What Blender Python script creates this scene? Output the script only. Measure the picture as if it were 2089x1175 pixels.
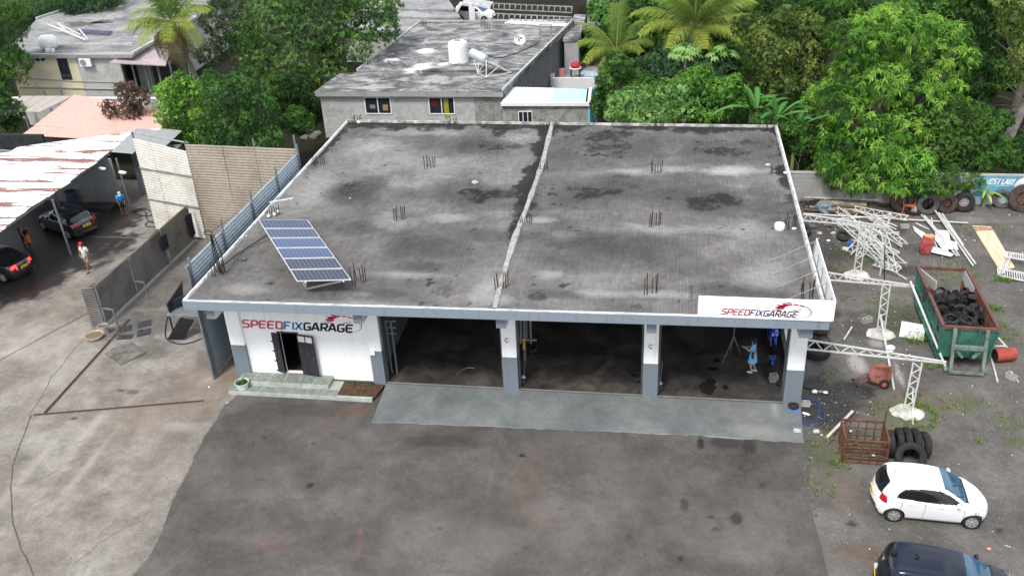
import bpy, bmesh, math, random
import numpy as np
from mathutils import Vector, Matrix, noise as mnoise
C = bpy.context
scene = C.scene
for o in list(bpy.data.objects): bpy.data.objects.remove(o)
rnd = random.Random(7)
PI = math.pi
# ---------------------------------------------------------------- camera
CAM = (17.8209, -31.9242, 23.2068); YAW, PITCH, ROLL, F = -.1772, .5123, -.0538, 1922.95
CX, CY = 1044.5, 587.5
def _axes():
    cy_, sy_, cp, sp = math.cos(YAW), math.sin(YAW), math.cos(PITCH), math.sin(PITCH)
    f = Vector((sy_*cp, cy_*cp, -sp)); r = Vector((cy_, -sy_, 0)); u = r.cross(f)
    cr, sr = math.cos(ROLL), math.sin(ROLL)
    return cr*r+sr*u, -sr*r+cr*u, f
AR, AU, AF = _axes()
CAMV = Vector(CAM)
cam = bpy.data.cameras.new('camera'); camo = bpy.data.objects.new('camera', cam)
scene.collection.objects.link(camo); scene.camera = camo
camo.matrix_world = Matrix(((AR.x, AU.x, -AF.x, CAM[0]), (AR.y, AU.y, -AF.y, CAM[1]), (AR.z, AU.z, -AF.z, CAM[2]), (0, 0, 0, 1)))
cam.sensor_fit = 'HORIZONTAL'; cam.sensor_width = 36; cam.lens = 36*F/2089
cam.clip_start = .5; cam.clip_end = 1500
# ---------------------------------------------------------------- world and light
SUN_EL, SUN_AZ = 56, 200          # degrees; azimuth the light comes from, clockwise from +Y
scene.world = bpy.data.worlds.new('World'); scene.world.use_nodes = True
wn = scene.world.node_tree; wn.nodes.clear()
def wnode(t, **k):
    n = wn.nodes.new(t)
    for a, b in k.items(): setattr(n, a, b)
    return n
sky = wnode('ShaderNodeTexSky', sky_type='NISHITA', sun_disc=False, sun_elevation=math.radians(SUN_EL), sun_rotation=math.radians(SUN_AZ))
sky.dust_density = 2.5; sky.air_density = 1.0
bg = wnode('ShaderNodeBackground'); bg.inputs['Strength'].default_value = .086
outw = wnode('ShaderNodeOutputWorld')
tcw = wnode('ShaderNodeTexCoord'); mpw = wnode('ShaderNodeMapping'); mpw.inputs['Scale'].default_value = (2.2, 2.2, 3.6)
nzw = wnode('ShaderNodeTexNoise'); nzw.inputs['Scale'].default_value = 1.5; nzw.inputs['Detail'].default_value = 7; nzw.inputs['Roughness'].default_value = .58
crw = wnode('ShaderNodeValToRGB'); crw.color_ramp.elements[0].position = .40; crw.color_ramp.elements[1].position = .57
crw.color_ramp.elements[0].color = (.22,)*3+(1,); crw.color_ramp.elements[1].color = (.97,)*3+(1,)
mxw = wnode('ShaderNodeMix', data_type='RGBA')
mxw.inputs['B'].default_value = (9.0, 9.3, 9.9, 1)
L = wn.links.new
L(tcw.outputs['Generated'], mpw.inputs['Vector']); L(mpw.outputs['Vector'], nzw.inputs['Vector']); L(nzw.outputs['Fac'], crw.inputs['Fac'])
L(crw.outputs['Color'], mxw.inputs['Factor']); L(sky.outputs['Color'], mxw.inputs['A']); L(mxw.outputs['Result'], bg.inputs['Color']); L(bg.outputs['Background'], outw.inputs['Surface'])
sd = bpy.data.lights.new('sun', 'SUN'); sd.energy = 1.5; sd.angle = math.radians(12); sd.color = (1, .965, .91)
so = bpy.data.objects.new('sun', sd); scene.collection.objects.link(so)
az, el = math.radians(SUN_AZ), math.radians(SUN_EL)
sv = Vector((math.sin(az)*math.cos(el), math.cos(az)*math.cos(el), math.sin(el)))
so.rotation_euler = sv.to_track_quat('Z', 'Y').to_euler(); so.location = (0, 0, 60)
scene.view_settings.view_transform = 'Standard'; scene.view_settings.look = 'None'
scene.view_settings.exposure = 1.16; scene.view_settings.gamma = 1; scene.view_settings.use_curve_mapping = False
scene.cycles.max_bounces = 6; scene.cycles.transparent_max_bounces = 8
# ---------------------------------------------------------------- geometry helpers
def ray(px, py): return AF + (px-CX)/F*AR - (py-CY)/F*AU
def G(px, py, z=0.0):
    d = ray(px, py); return CAMV + d*((z-CAMV.z)/d.z)
def GY(px, py, y):
    d = ray(px, py); return CAMV + d*((y-CAMV.y)/d.y)
def GP(px, py, p0, n):
    d = ray(px, py); return CAMV + d*((Vector(p0)-CAMV).dot(n)/d.dot(n))
def dist(p): return (Vector(p)-CAMV).dot(AF)
def hgt(base, top, z=0.0):
    """height of a vertical thing whose foot and top are seen at these photo pixels"""
    B = G(base[0], base[1], z); best = (1e9, 0)
    for i in range(1, 1600):
        h = i*.01; d = B+Vector((0, 0, h))-CAMV; w = d.dot(AF); y = CY-F*d.dot(AU)/w
        e = abs(y-top[1])
        if e < best[0]: best = (e, h)
    return best[1]
def link(o): scene.collection.objects.link(o); return o
def thing(name, label, cat, loc=(0, 0, 0), rz=0, group=None, tilt=None):
    o = link(bpy.data.objects.new(name, None)); o.empty_display_size = .2
    o.location = loc; o.rotation_euler = (tilt[0] if tilt else 0, tilt[1] if tilt else 0, rz)
    o['label'] = label; o['category'] = cat
    if group: o['group'] = group
    return o
def tag(o, label=None, cat=None, group=None, kind=None):
    if label: o['label'] = label
    if cat: o['category'] = cat
    if group: o['group'] = group
    if kind: o['kind'] = kind
    return o
def wmat(o):
    m = Matrix.LocRotScale(o.location, o.rotation_euler, o.scale)
    return wmat(o.parent) @ m if o.parent else m
def dup(o, parent=None):
    c = o.copy(); link(c); c.parent = parent
    for ch in list(o.children): dup(ch, c)
    return c
class MB:
    """mesh builder: collects faces, builds ONE object"""
    def __init__(s): s.v = []; s.f = []; s.m = []
    def add(s, vs, fs, mi=0):
        n = len(s.v); s.v += [tuple(v) for v in vs]; s.f += [tuple(i+n for i in f) for f in fs]; s.m += [mi]*len(fs); return s
    def box(s, a, b, mi=0):
        (x0, y0, z0), (x1, y1, z1) = a, b
        return s.add([(x0,y0,z0),(x1,y0,z0),(x1,y1,z0),(x0,y1,z0),(x0,y0,z1),(x1,y0,z1),(x1,y1,z1),(x0,y1,z1)],
            [(0,3,2,1),(4,5,6,7),(0,1,5,4),(1,2,6,5),(2,3,7,6),(3,0,4,7)], mi)
    def obox(s, c, size, M=None, mi=0):
        hx, hy, hz = size[0]/2, size[1]/2, size[2]/2
        vs = [Vector((x, y, z)) for z in (-hz, hz) for x, y in ((-hx,-hy),(hx,-hy),(hx,hy),(-hx,hy))]
        if M is not None: vs = [M @ v for v in vs]
        c = Vector(c); return s.add([v+c for v in vs], [(0,3,2,1),(4,5,6,7),(0,1,5,4),(1,2,6,5),(2,3,7,6),(3,0,4,7)], mi)
    def bar(s, p, q, w, h=None, mi=0, up=(0, 0, 1)):
        p, q = Vector(p), Vector(q); d = q-p; L_ = d.length
        if L_ < 1e-6: return s
        x = d/L_; upv = Vector(up)
        if abs(x.dot(upv)) > .98: upv = Vector((1, 0, 0)) if abs(x.x) < .9 else Vector((0, 1, 0))
        y = upv.cross(x).normalized(); z = x.cross(y)
        return s.obox((p+q)/2, (L_, w, h or w), Matrix((x, y, z)).transposed(), mi)
    def tube(s, pts, r, n=8, mi=0, caps=True):
        pts = [Vector(p) for p in pts]; rs = r if isinstance(r, (list, tuple)) else [r]*len(pts)
        base = len(s.v); k = len(pts); prev = None
        for i, p in enumerate(pts):
            d = (pts[min(i+1, k-1)]-pts[max(i-1, 0)]).normalized()
            if prev is None:
                a = d.cross(Vector((0, 0, 1)))
                if a.length < .05: a = d.cross(Vector((0, 1, 0)))
                a.normalize()
            else:
                a = prev-d*prev.dot(d)
                a = a.normalized() if a.length > 1e-5 else d.orthogonal().normalized()
            prev = a; b = d.cross(a)
            for j in range(n):
                t = 2*PI*j/n; s.v.append(tuple(p+(a*math.cos(t)+b*math.sin(t))*rs[i]))
        for i in range(k-1):
            for j in range(n):
                j2 = (j+1) % n
                s.f.append((base+i*n+j, base+i*n+j2, base+(i+1)*n+j2, base+(i+1)*n+j)); s.m.append(mi)
        if caps:
            s.f.append(tuple(base+j for j in range(n))[::-1]); s.m.append(mi)
            s.f.append(tuple(base+(k-1)*n+j for j in range(n))); s.m.append(mi)
        return s
    def lathe(s, prof, c=(0, 0, 0), n=20, M=None, mi=0, close=False):
        base = len(s.v); c = Vector(c); k = len(prof)
        for (r, z) in prof:
            for j in range(n):
                t = 2*PI*j/n; v = Vector((r*math.cos(t), r*math.sin(t), z))
                if M is not None: v = M @ v
                s.v.append(tuple(v+c))
        rr = range(k) if close else range(k-1)
        for i in rr:
            for j in range(n):
                j2 = (j+1) % n; i2 = (i+1) % k
                s.f.append((base+i*n+j, base+i*n+j2, base+i2*n+j2, base+i2*n+j)); s.m.append(mi)
        return s
    def prism(s, poly, z0, z1, mi=0):
        n = len(poly); z0s = z0 if hasattr(z0, '__len__') else [z0]*n; z1s = z1 if hasattr(z1, '__len__') else [z1]*n
        vs = [(p[0], p[1], z0s[i]) for i, p in enumerate(poly)]+[(p[0], p[1], z1s[i]) for i, p in enumerate(poly)]
        return s.add(vs, [tuple(range(n))[::-1], tuple(range(n, 2*n))]+[(i, (i+1) % n, (i+1) % n+n, i+n) for i in range(n)], mi)
    def slab(s, quad, t, mi=0):
        """thick panel: quad of 3d points, thickness t along its back normal"""
        q = [Vector(p) for p in quad]; n = (q[1]-q[0]).cross(q[2]-q[0]).normalized()*t
        vs = q+[p-n for p in q]; k = len(q)
        return s.add(vs, [tuple(range(k)), tuple(range(k, 2*k))[::-1]]+[(i, i+k, (i+1) % k+k, (i+1) % k) for i in range(k)], mi)
    def blob(s, c, r, n=8, m=6, jit=.15, rd=rnd, mi=0, M=None):
        rx, ry, rz = r if hasattr(r, '__len__') else (r, r, r); base = len(s.v); c = Vector(c)
        for i in range(m+1):
            th = PI*i/m
            for j in range(n):
                ph = 2*PI*j/n; k = 1+rd.uniform(-jit, jit) if 0 < i < m else 1
                v = Vector((rx*math.sin(th)*math.cos(ph)*k, ry*math.sin(th)*math.sin(ph)*k, rz*math.cos(th)*k))
                if M is not None: v = M @ v
                s.v.append(tuple(c+v))
        for i in range(m):
            for j in range(n):
                j2 = (j+1) % n; s.f.append((base+i*n+j, base+(i+1)*n+j, base+(i+1)*n+j2, base+i*n+j2)); s.m.append(mi)
        return s
    def build(s, name, mats, parent=None, smooth=False, world=True, bevel=0):
        me = bpy.data.meshes.new(name)
        vs = s.v
        if parent is not None and world:
            Mi = wmat(parent).inverted(); vs = [tuple(Mi @ Vector(v)) for v in vs]
        me.from_pydata(vs, [], s.f); 
        if not isinstance(mats, (list, tuple)): mats = [mats]
        for m in mats: me.materials.append(m)
        me.polygons.foreach_set('material_index', s.m)
        if smooth: me.polygons.foreach_set('use_smooth', [True]*len(me.polygons))
        if smooth and smooth != 'all': me.set_sharp_from_angle(angle=math.radians(40))
        me.update()
        o = link(bpy.data.objects.new(name, me)); o.parent = parent
        if bevel:
            b = o.modifiers.new('bevel', 'BEVEL'); b.width = bevel; b.segments = 2; b.limit_method = 'ANGLE'
        return o
def struct(o): o['kind'] = 'structure'; return o
def fastmesh(name, verts, faces, mat, cols=None, parent=None, smooth=False, k=4):
    """numpy mesh: verts (N,3), faces (M,k); cols (N,) or (N,3) as point attributes"""
    me = bpy.data.meshes.new(name); n = len(verts); m = len(faces)
    me.vertices.add(n); me.vertices.foreach_set('co', np.asarray(verts, np.float32).ravel())
    me.loops.add(m*k); me.loops.foreach_set('vertex_index', np.asarray(faces, np.int32).ravel())
    me.polygons.add(m); me.polygons.foreach_set('loop_start', np.arange(0, m*k, k, dtype=np.int32))
    me.update(calc_edges=True)
    if smooth: me.polygons.foreach_set('use_smooth', np.ones(m, bool))
    if cols is not None:
        for nm, a in cols.items():
            a = np.asarray(a, np.float32)
            if a.ndim == 1:
                at = me.attributes.new(nm, 'FLOAT', 'POINT'); at.data.foreach_set('value', a)
            else:
                at = me.attributes.new(nm, 'FLOAT_COLOR', 'POINT')
                at.data.foreach_set('color', np.concatenate([a, np.ones((len(a), 1), np.float32)], 1).ravel())
    me.materials.append(mat); me.validate()
    o = link(bpy.data.objects.new(name, me)); o.parent = parent
    return o
# value noise in numpy
def vnoise(x, y, seed=0, octaves=4, rough=.5):
    rs = np.random.RandomState(seed); T = rs.rand(256, 256); out = 0; a = 1; tot = 0
    x = np.asarray(x, float); y = np.asarray(y, float)
    for o_ in range(octaves):
        xi = np.floor(x).astype(int); yi = np.floor(y).astype(int); fx = x-xi; fy = y-yi
        fx = fx*fx*(3-2*fx); fy = fy*fy*(3-2*fy)
        g = lambda i, j: T[(i) % 256, (j) % 256]
        out = out+a*((g(xi, yi)*(1-fx)+g(xi+1, yi)*fx)*(1-fy)+(g(xi, yi+1)*(1-fx)+g(xi+1, yi+1)*fx)*fy)
        tot += a; a *= rough; x = x*2.03+17; y = y*2.03+31
    return out/tot
# ---------------------------------------------------------------- materials
class NT:
    def __init__(s, name):
        s.m = bpy.data.materials.new(name); s.m.use_nodes = True; s.t = s.m.node_tree; s.b = s.t.nodes['Principled BSDF']
        s.out = s.t.nodes['Material Output']
    def n(s, t, ins=None, **k):
        x = s.t.nodes.new(t)
        for a, b in k.items(): setattr(x, a, b)
        if ins:
            for a, b in ins.items():
                if hasattr(b, 'node'): s.t.links.new(b, x.inputs[a])
                else: x.inputs[a].default_value = b
        return x
    def set(s, k, v):
        if hasattr(v, 'node'): s.t.links.new(v, s.b.inputs[k])
        else: s.b.inputs[k].default_value = v
    def coord(s, kind='obj', scale=(1, 1, 1), rot=(0, 0, 0)):
        if kind == 'world': o = s.n('ShaderNodeNewGeometry').outputs['Position']
        else: o = s.n('ShaderNodeTexCoord').outputs['Object']
        return s.n('ShaderNodeMapping', {'Vector': o, 'Scale': scale, 'Rotation': rot}).outputs['Vector']
    def noise(s, vec, scale=5, detail=4, rough=.55, dist=0):
        return s.n('ShaderNodeTexNoise', {'Vector': vec, 'Scale': scale, 'Detail': detail, 'Roughness': rough, 'Distortion': dist}).outputs['Fac']
    def ramp(s, fac, stops):
        r = s.n('ShaderNodeValToRGB', {'Fac': fac}); e = r.color_ramp.elements
        while len(e) < len(stops): e.new(.5)
        for i, (p, c) in enumerate(stops):
            e[i].position = p; e[i].color = c4(c)
        return r.outputs['Color']
    def mix(s, fac, a, b, mode='MIX'):
        x = s.n('ShaderNodeMix', data_type='RGBA', blend_type=mode)
        for k, v in (('Factor', fac), ('A', a), ('B', b)):
            if hasattr(v, 'node'): s.t.links.new(v, x.inputs[k])
            else: x.inputs[k].default_value = v if k == 'Factor' else c4(v)
        return x.outputs['Result']
    def math(s, op, a, b=0.0):
        x = s.n('ShaderNodeMath', operation=op)
        for i, v in enumerate((a, b)):
            if hasattr(v, 'node'): s.t.links.new(v, x.inputs[i])
            else: x.inputs[i].default_value = v
        return x.outputs[0]
    def attr(s, nm, out='Fac'): return s.n('ShaderNodeAttribute', attribute_name=nm).outputs[out]
    def bump(s, h, strength=.3, dist=.02):
        s.set('Normal', s.n('ShaderNodeBump', {'Height': h, 'Strength': strength, 'Distance': dist}).outputs['Normal'])
def c4(c): return (c, c, c, 1) if not hasattr(c, '__len__') else (tuple(c)+(1,))[:4]
MATS = {}
def M(name, col, rough=.7, metal=0, var=.18, scale=2.5, bump=.25, bscale=25, col2=None, lo=.35, hi=.7, kind='obj', stretch=(1, 1, 1), spec=.25, coat=0):
    if name in MATS: return MATS[name]
    t = NT(name); v = t.coord(kind, stretch)
    f = t.noise(v, scale, 6, .6)
    a = [x*(1-var) for x in col]; b = list(col2) if col2 else [min(1, x*(1+var)) for x in col]
    t.set('Base Color', t.ramp(f, [(lo, a), (hi, b)])); t.set('Roughness', rough); t.set('Metallic', metal); t.set('Specular IOR Level', spec)
    if coat: t.set('Coat Weight', coat); t.set('Coat Roughness', .03)
    if bump: t.bump(t.noise(t.coord(kind), bscale, 4, .6), bump, .01)
    MATS[name] = t.m; return t.m
# ================================================================ GROUND
def pxr(p, r): return r*dist(p)/F
def field(X, Y, spots, z, seed=1, jag=.5, fr=1.3, soft=.35):
    """irregular patches; spots = (px, py, rx, ry, strength) in photo pixels at height z; returns 0..1 field"""
    out = np.zeros_like(X); nz = vnoise(X*fr+50, Y*fr+50, seed, 5, .6)-.5
    for (px, py, rx, ry, s) in spots:
        c = G(px, py, z); a = pxr(c, rx); q = G(px, py+ry, z); b = max((c-q).length, .05)
        d = np.sqrt(((X-c.x)/a)**2+((Y-c.y)/b)**2)+nz*jag*2
        out = np.maximum(out, s*np.clip((1-d)/soft, 0, 1))
    return out
def ruled(name, rows, z, mat, nx, fields, zf=None, kind='structure', k=4):
    """rows: list of (y, x_left, x_right)"""
    ys = np.array([r[0] for r in rows]); xl = np.array([r[1] for r in rows]); xr = np.array([r[2] for r in rows])
    t = np.linspace(0, 1, nx); X = xl[:, None]*(1-t)+xr[:, None]*t; Y = np.repeat(ys[:, None], nx, 1)
    Z = np.full_like(X, z) if zf is None else zf(X, Y)
    V = np.stack([X.ravel(), Y.ravel(), Z.ravel()], 1); i = np.arange((len(ys)-1)*nx).reshape(-1, nx)[:, :-1].ravel()
    Fc = np.stack([i, i+1, i+nx+1, i+nx], 1)
    o = fastmesh(name, V, Fc, mat, {kk: ff(X.ravel(), Y.ravel()) for kk, ff in fields.items()})
    if kind: o['kind'] = kind
    return o
def edge(pts, z=0, seed=3, jit=.06, swap=False):
    P = sorted([(G(x, y, z).y, G(x, y, z).x) for x, y in pts]); ys = [p[0] for p in P]; xs = [p[1] for p in P]
    def f(y):
        y = np.asarray(y, float)
        return np.interp(y, ys, xs)+(vnoise(y*2.3, y*0+seed*7.7, seed, 5, .6)-.5)*jit*2
    return f
# base earth reaching the horizon
t = NT('earth'); v = t.coord('world')
f1 = t.noise(v, .35, 6, .6); f2 = t.noise(v, 9, 5, .7)
c = t.ramp(f1, [(.35, (.009, .009, .006)), (.55, (.018, .018, .011)), (.7, (.014, .022, .009))])
t.set('Base Color', t.mix(t.math('MULTIPLY', f2, .7), c, (.03, .026, .02))); t.set('Roughness', 1); t.set('Specular IOR Level', .08); t.bump(f2, .6, .05)
mb = MB(); mb.add([(-700, -60, 0), (700, -60, 0), (700, 900, 0), (-700, 900, 0)], [(0, 1, 2, 3)])
struct(mb.build('ground', t.m))
# shared: gravel / asphalt / concrete sheet material driven by attributes
def ground_mat(name, stops, fine=60, light=(.45, .43, .4), dark=(.02, .018, .017), brown=(.16, .09, .05), green=(.06, .085, .025), wet=.25, fa=.45, scale=.55, cracks=0, swirl=.22):
    t = NT(name); v = t.coord('world')
    base = t.ramp(t.noise(v, scale, 8, .62, .3), stops)
    f2 = t.noise(v, fine*.45, 6, .85); f3 = t.noise(v, 5, 9, .78, .6); f4 = t.noise(v, 1.7, 10, .74, .5)
    base = t.mix(swirl, base, t.ramp(f4, [(.36, .22), (.5, .5), (.64, .78)]), 'OVERLAY')
    if cracks:
        vd = t.n('ShaderNodeVectorMath', {0: v, 1: t.n('ShaderNodeVectorMath', {0: t.n('ShaderNodeTexNoise', {'Vector': v, 'Scale': 1.3, 'Detail': 6}).outputs['Color'], 1: (1.6, 1.6, 0)}, operation='MULTIPLY').outputs[0]}, operation='ADD').outputs[0]
        vor = t.n('ShaderNodeTexVoronoi', {'Vector': vd, 'Scale': cracks}, feature='DISTANCE_TO_EDGE').outputs['Distance']
        ck = t.math('MULTIPLY', t.ramp(vor, [(.0, 1), (.012, 0)]), t.ramp(t.noise(v, .5, 3), [(.48, 0), (.6, 1)])); base = t.mix(t.math('MULTIPLY', ck, .35), base, dark)
    base = t.mix(fa, base, t.ramp(f2, [(.34, .15), (.5, .5), (.66, .88)]), 'OVERLAY')
    base = t.mix(fa*.7, base, t.ramp(f3, [(.3, .3), (.7, .7)]), 'OVERLAY')
    base = t.mix(t.math('MULTIPLY', t.attr('brown'), .8), base, brown)
    base = t.mix(t.math('MULTIPLY', t.attr('green'), f3), base, green)
    base = t.mix(t.attr('light'), base, light)
    base = t.mix(t.attr('dark'), base, dark)
    t.set('Base Color', base); t.set('Roughness', t.math('SUBTRACT', .9, t.math('MULTIPLY', t.attr('dark'), 1-wet-.2))); t.set('Specular IOR Level', .2)
    t.bump(t.math('ADD', t.math('MULTIPLY', f2, .6), f3), .5, .02); return t.m
gravelM = ground_mat('gravel', [(.3, (.062, .058, .053)), (.5, (.103, .095, .087)), (.72, (.147, .135, .121))], 70, fa=.75, scale=.4)
asphM = ground_mat('asphalt', [(.32, (.055, .051, .047)), (.5, (.082, .076, .07)), (.68, (.118, .109, .1))], 90, light=(.2, .19, .175), fa=.55, scale=.35, brown=(.17, .085, .05), cracks=.22)
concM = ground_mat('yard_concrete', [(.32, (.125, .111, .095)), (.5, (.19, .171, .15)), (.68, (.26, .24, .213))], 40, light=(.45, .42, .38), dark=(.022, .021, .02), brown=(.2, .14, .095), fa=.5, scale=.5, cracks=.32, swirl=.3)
zero = lambda X, Y: np.zeros_like(X)
# gravel yard on the right
greens = [(1700,560,40,18,.8),(1765,520,60,25,.9),(1885,830,50,30,1),(1950,690,40,25,.7),(2030,680,60,20,.9),(1975,820,55,25,.8),(1840,850,70,35,.9),(1690,930,50,40,.9),(1730,710,40,30,.7),(1680,980,25,40,.6),
 (1700,770,30,20,.7),(1830,640,60,30,.7),(1900,420,90,14,.7),(2060,860,40,20,.8),(2070,905,30,12,.8),(1960,560,60,30,.6),(1780,900,60,25,.6),(1990,640,70,40,.7),(1950,1000,20,10,.4)]
aR = edge([(1632,822),(1638,902),(1650,960),(1655,1030),(1668,1090),(1690,1175),(1700,1300)], 0, 5, .07)
ruled('gravel_yard', [(y, 22.9, 47) for y in np.arange(-15, 21.6, .13)], .004, gravelM, 190, {
 'dark': lambda X, Y: np.clip(field(X, Y, [(1690,828,78,44,.92),(1745,797,60,22,.88),(1665,790,30,24,.7),(1700,640,22,20,.75),(1740,660,24,30,.3),(1680,500,50,60,.55),(1850,552,34,12,.6),(1810,470,46,16,.6),(1738,1069,12,7,.9),(2040,1082,7,5,.95),(1700,870,38,20,.6),(1660,700,22,50,.5),(1640,560,40,110,.5),(1760,420,160,22,.45),(1848,1030,8,4,.5)], 0, 3), 0, 1),
 'brown': lambda X, Y: field(X, Y, [(1790,440,210,24,.5),(1860,820,120,50,.35),(1730,560,60,30,.4),(1710,900,60,40,.35),(1725,1000,50,60,.3),(1765,1130,70,30,.4),(1900,600,80,60,.2)], 0, 4, soft=.9),
 'light': lambda X, Y: field(X, Y, [(1750,742,20,30,.5),(1835,765,8,28,.5),(1790,700,22,10,.45),(1985,450,60,10,.15)], 0, 8, soft=.6),
 'green': lambda X, Y: np.clip(field(X, Y, greens, 0, 6, soft=.8)*1.2, 0, 1)})
# concrete yard on the left
aL = edge([(510,780),(478,812),(462,822),(430,872),(412,900),(385,960),(362,1000),(345,1035),(330,1085),(305,1135),(270,1175),(200,1260)], 0, 9, .09)
cy = np.arange(-16, 30, .14)
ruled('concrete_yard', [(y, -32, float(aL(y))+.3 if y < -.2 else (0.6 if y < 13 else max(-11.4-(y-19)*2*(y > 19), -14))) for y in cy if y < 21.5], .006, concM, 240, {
 'dark': lambda X, Y: np.clip(field(X, Y, [(300,660,90,34,.45),(330,600,80,40,.4),(290,720,60,14,.35),(185,590,16,10,.75),(95,598,14,10,.5),(152,853,8,3,.9),(271,852,14,4,0),(270,800,14,4,.6),(248,797,10,3,.8),(285,776,5,2,.8),(240,560,70,16,.35),(130,500,150,60,.95),(50,570,110,50,.97),(20,480,160,80,.97),(215,455,75,40,.9),(60,540,150,60,.95),(350,560,60,90,.3),(460,700,40,80,.35)], 0, 13, soft=.25), 0, 1),  # big spots under the shed: wet floor, with its shade put in too
 'brown': lambda X, Y: field(X, Y, [(430,760,70,70,.9),(400,830,90,40,.5),(190,600,120,50,.35),(300,850,150,90,.4),(330,980,80,80,.25),(100,650,90,30,.4),(470,770,50,40,.8)], 0, 14, soft=1),
 'light': lambda X, Y: np.clip(field(X, Y, [(60,960,16,210,.25),(170,960,14,110,.25),(180,880,18,70,.25),(70,700,120,50,.3),(130,760,70,50,.25),(420,770,40,20,.3),(370,870,70,16,.3)], 0, 16, soft=.8)+.0, 0, 1),
 'green': zero})
# asphalt apron in front of the garage
_r = random.Random(31); DRIPS = [(_r.uniform(420, 1640), _r.uniform(880, 1170), _r.uniform(1.2, 4), _r.uniform(.8, 2.5), _r.uniform(.3, .7)) for _ in range(90)]
ar = np.arange(-16, .25, .1)
ruled('asphalt_apron', [(y, float(aL(y)), float(aR(y))) for y in ar], .012, asphM, 270, {
 'dark': lambda X, Y: np.clip(field(X, Y, DRIPS+[(633,990,7,6,.9),(1065,930,8,4,.9),(1430,905,8,14,.8),(1530,912,18,18,.6),(1480,905,36,10,.5),(1502,1058,17,17,.75),(1450,1055,8,4,.8),(1388,1140,5,6,.85),(540,893,4,3,.8),(1395,1030,9,16,.55),(1460,1080,10,5,.6),(640,905,5,3,.7),(1040,874,6,3,.8),(1760,1069,9,8,.9),(1555,990,10,6,.5),(600,835,140,14,.3),(900,900,110,14,.25),(500,860,60,30,.3),(1620,1090,16,30,.2)], 0, 23, soft=.3, jag=.4), 0, 1),
 'brown': lambda X, Y: field(X, Y, [(720,840,50,18,.7),(735,1085,9,7,1.2),(728,1115,18,25,.35),(1075,990,60,110,.3),(1100,1060,60,60,.25),(650,880,50,30,.3),(550,1110,60,26,.3)], 0, 24, soft=1, jag=.25),
 'light': lambda X, Y: field(X, Y, [(980,1100,260,70,.25),(1200,1050,300,60,.2),(700,900,90,60,.18),(520,1100,90,20,.25),(1500,1100,150,50,.2),(1005,960,6,120,.25)], 0, 26, soft=1.1, jag=.5),
 'green': zero})
# old concrete lip along the edge of the apron
mb = MB(); P = []
ys = np.arange(-15.5, -1.7, .22)
for y in ys:
    x = float(aL(y)); w = .05+.07*rnd.random(); P.append((x-w, x+.02+.03*rnd.random(), y))
vs = []; fs = []
for a, b, y in P: vs += [(a, y, .010), (a+.02, y, .03), (b-.02, y, .032), (b, y, .013)]
for i in range(len(P)-1):
    for j in range(3): fs.append((i*4+j, i*4+j+1, i*4+j+5, i*4+j+4))
mb.add(vs, fs); struct(mb.build('kerb_lip', M('lip_concrete', (.17, .158, .138), .95, var=.35, scale=3, spec=.1)))
# cast joint and drain slots in the concrete yard
def strip(pts, w, z, mat, name, jit=0, h=.012):
    mb = MB(); pts = [G(x, y, 0) for x, y in pts]; out = []
    for a, b in zip(pts[:-1], pts[1:]):
        k = max(1, int((b-a).length/.5))
        out += [a.lerp(b, i/k) for i in range(k)]
    out.append(pts[-1]); vs = []
    for i, p in enumerate(out):
        d = (out[min(i+1, len(out)-1)]-out[max(i-1, 0)]).normalized(); n = Vector((-d.y, d.x, 0))
        o_ = n*rnd.uniform(-jit, jit)
        vs += [(*(p+n*w/2+o_).xy, z), (*(p-n*w/2+o_).xy, z)]
    mb.add(vs, [(2*i, 2*i+1, 2*i+3, 2*i+2) for i in range(len(out)-1)]); return struct(mb.build(name, mat))
slotM = M('drain_dark', (.03, .022, .016), .9, var=.5, scale=6)
def drain(pts, w=.13):
    """sunken slot with two raised rusty edges"""
    P = [G(x, y, 0) for x, y in pts]; mb = MB()
    d = (P[1]-P[0]).normalized(); n = Vector((-d.y, d.x, 0))
    mb.bar(P[0]+Vector((0, 0, .008)), P[1]+Vector((0, 0, .008)), w, .008, 0)
    for s in (-1, 1): mb.bar(P[0]+n*s*w*.5+Vector((0, 0, .015)), P[1]+n*s*w*.5+Vector((0, 0, .015)), .02, .03, 1)
    return struct(mb.build('drain_channel', [slotM, M('drain_edge', (.16, .11, .075), .85, var=.4, scale=8)]))
drain([(92, 843), (265, 652)]); drain([(68, 847), (416, 818)], .11)
jointM = M('joint_dark', (.09, .08, .07), .95, var=.4, scale=5)
strip([(65,846),(45,900),(27,950),(22,1010),(28,1070),(45,1120),(70,1180)], .05, .0115, jointM, 'joint', .03)
strip([(60,845),(90,800),(105,770),(130,740),(150,715),(168,695)], .03, .0115, jointM, 'joint', .04)
strip([(150,1150),(200,1110),(260,1075),(297,1060)], .02, .0115, jointM, 'joint', .05)
strip([(22,990),(60,985),(120,960)], .015, .0115, jointM, 'joint', .06)
strip([(0,735),(90,687),(178,640)], .03, .03, M('cable_black', (.02, .02, .02), .6), 'ground_cable', .01)
# patched slab piece raised on the yard
patch = thing('concrete_patch', 'broken dark grey concrete slab piece lying on the yard below the four mats', 'slab', G(258, 722))
mb = MB(); q = [(214,722),(235,710),(252,705),(270,698),(285,712),(299,720),(280,730),(262,738),(247,746),(238,738)]
mb.prism([G(x, y).xy for x, y in q][::-1], .007, .055); mb.build('slab_piece', M('patch_concrete', (.13, .12, .105), .9, var=.4, scale=3, bump=.6, bscale=12), patch)
mb = MB()
for a, b in (((238,724),(275,716)),((250,716),(262,728)),((225,730),(250,738))):
    mb.bar(G(*a)+Vector((0, 0, .057)), G(*b)+Vector((0, 0, .057)), .03, .008)
mb.build('crack', jointM, patch)
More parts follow.
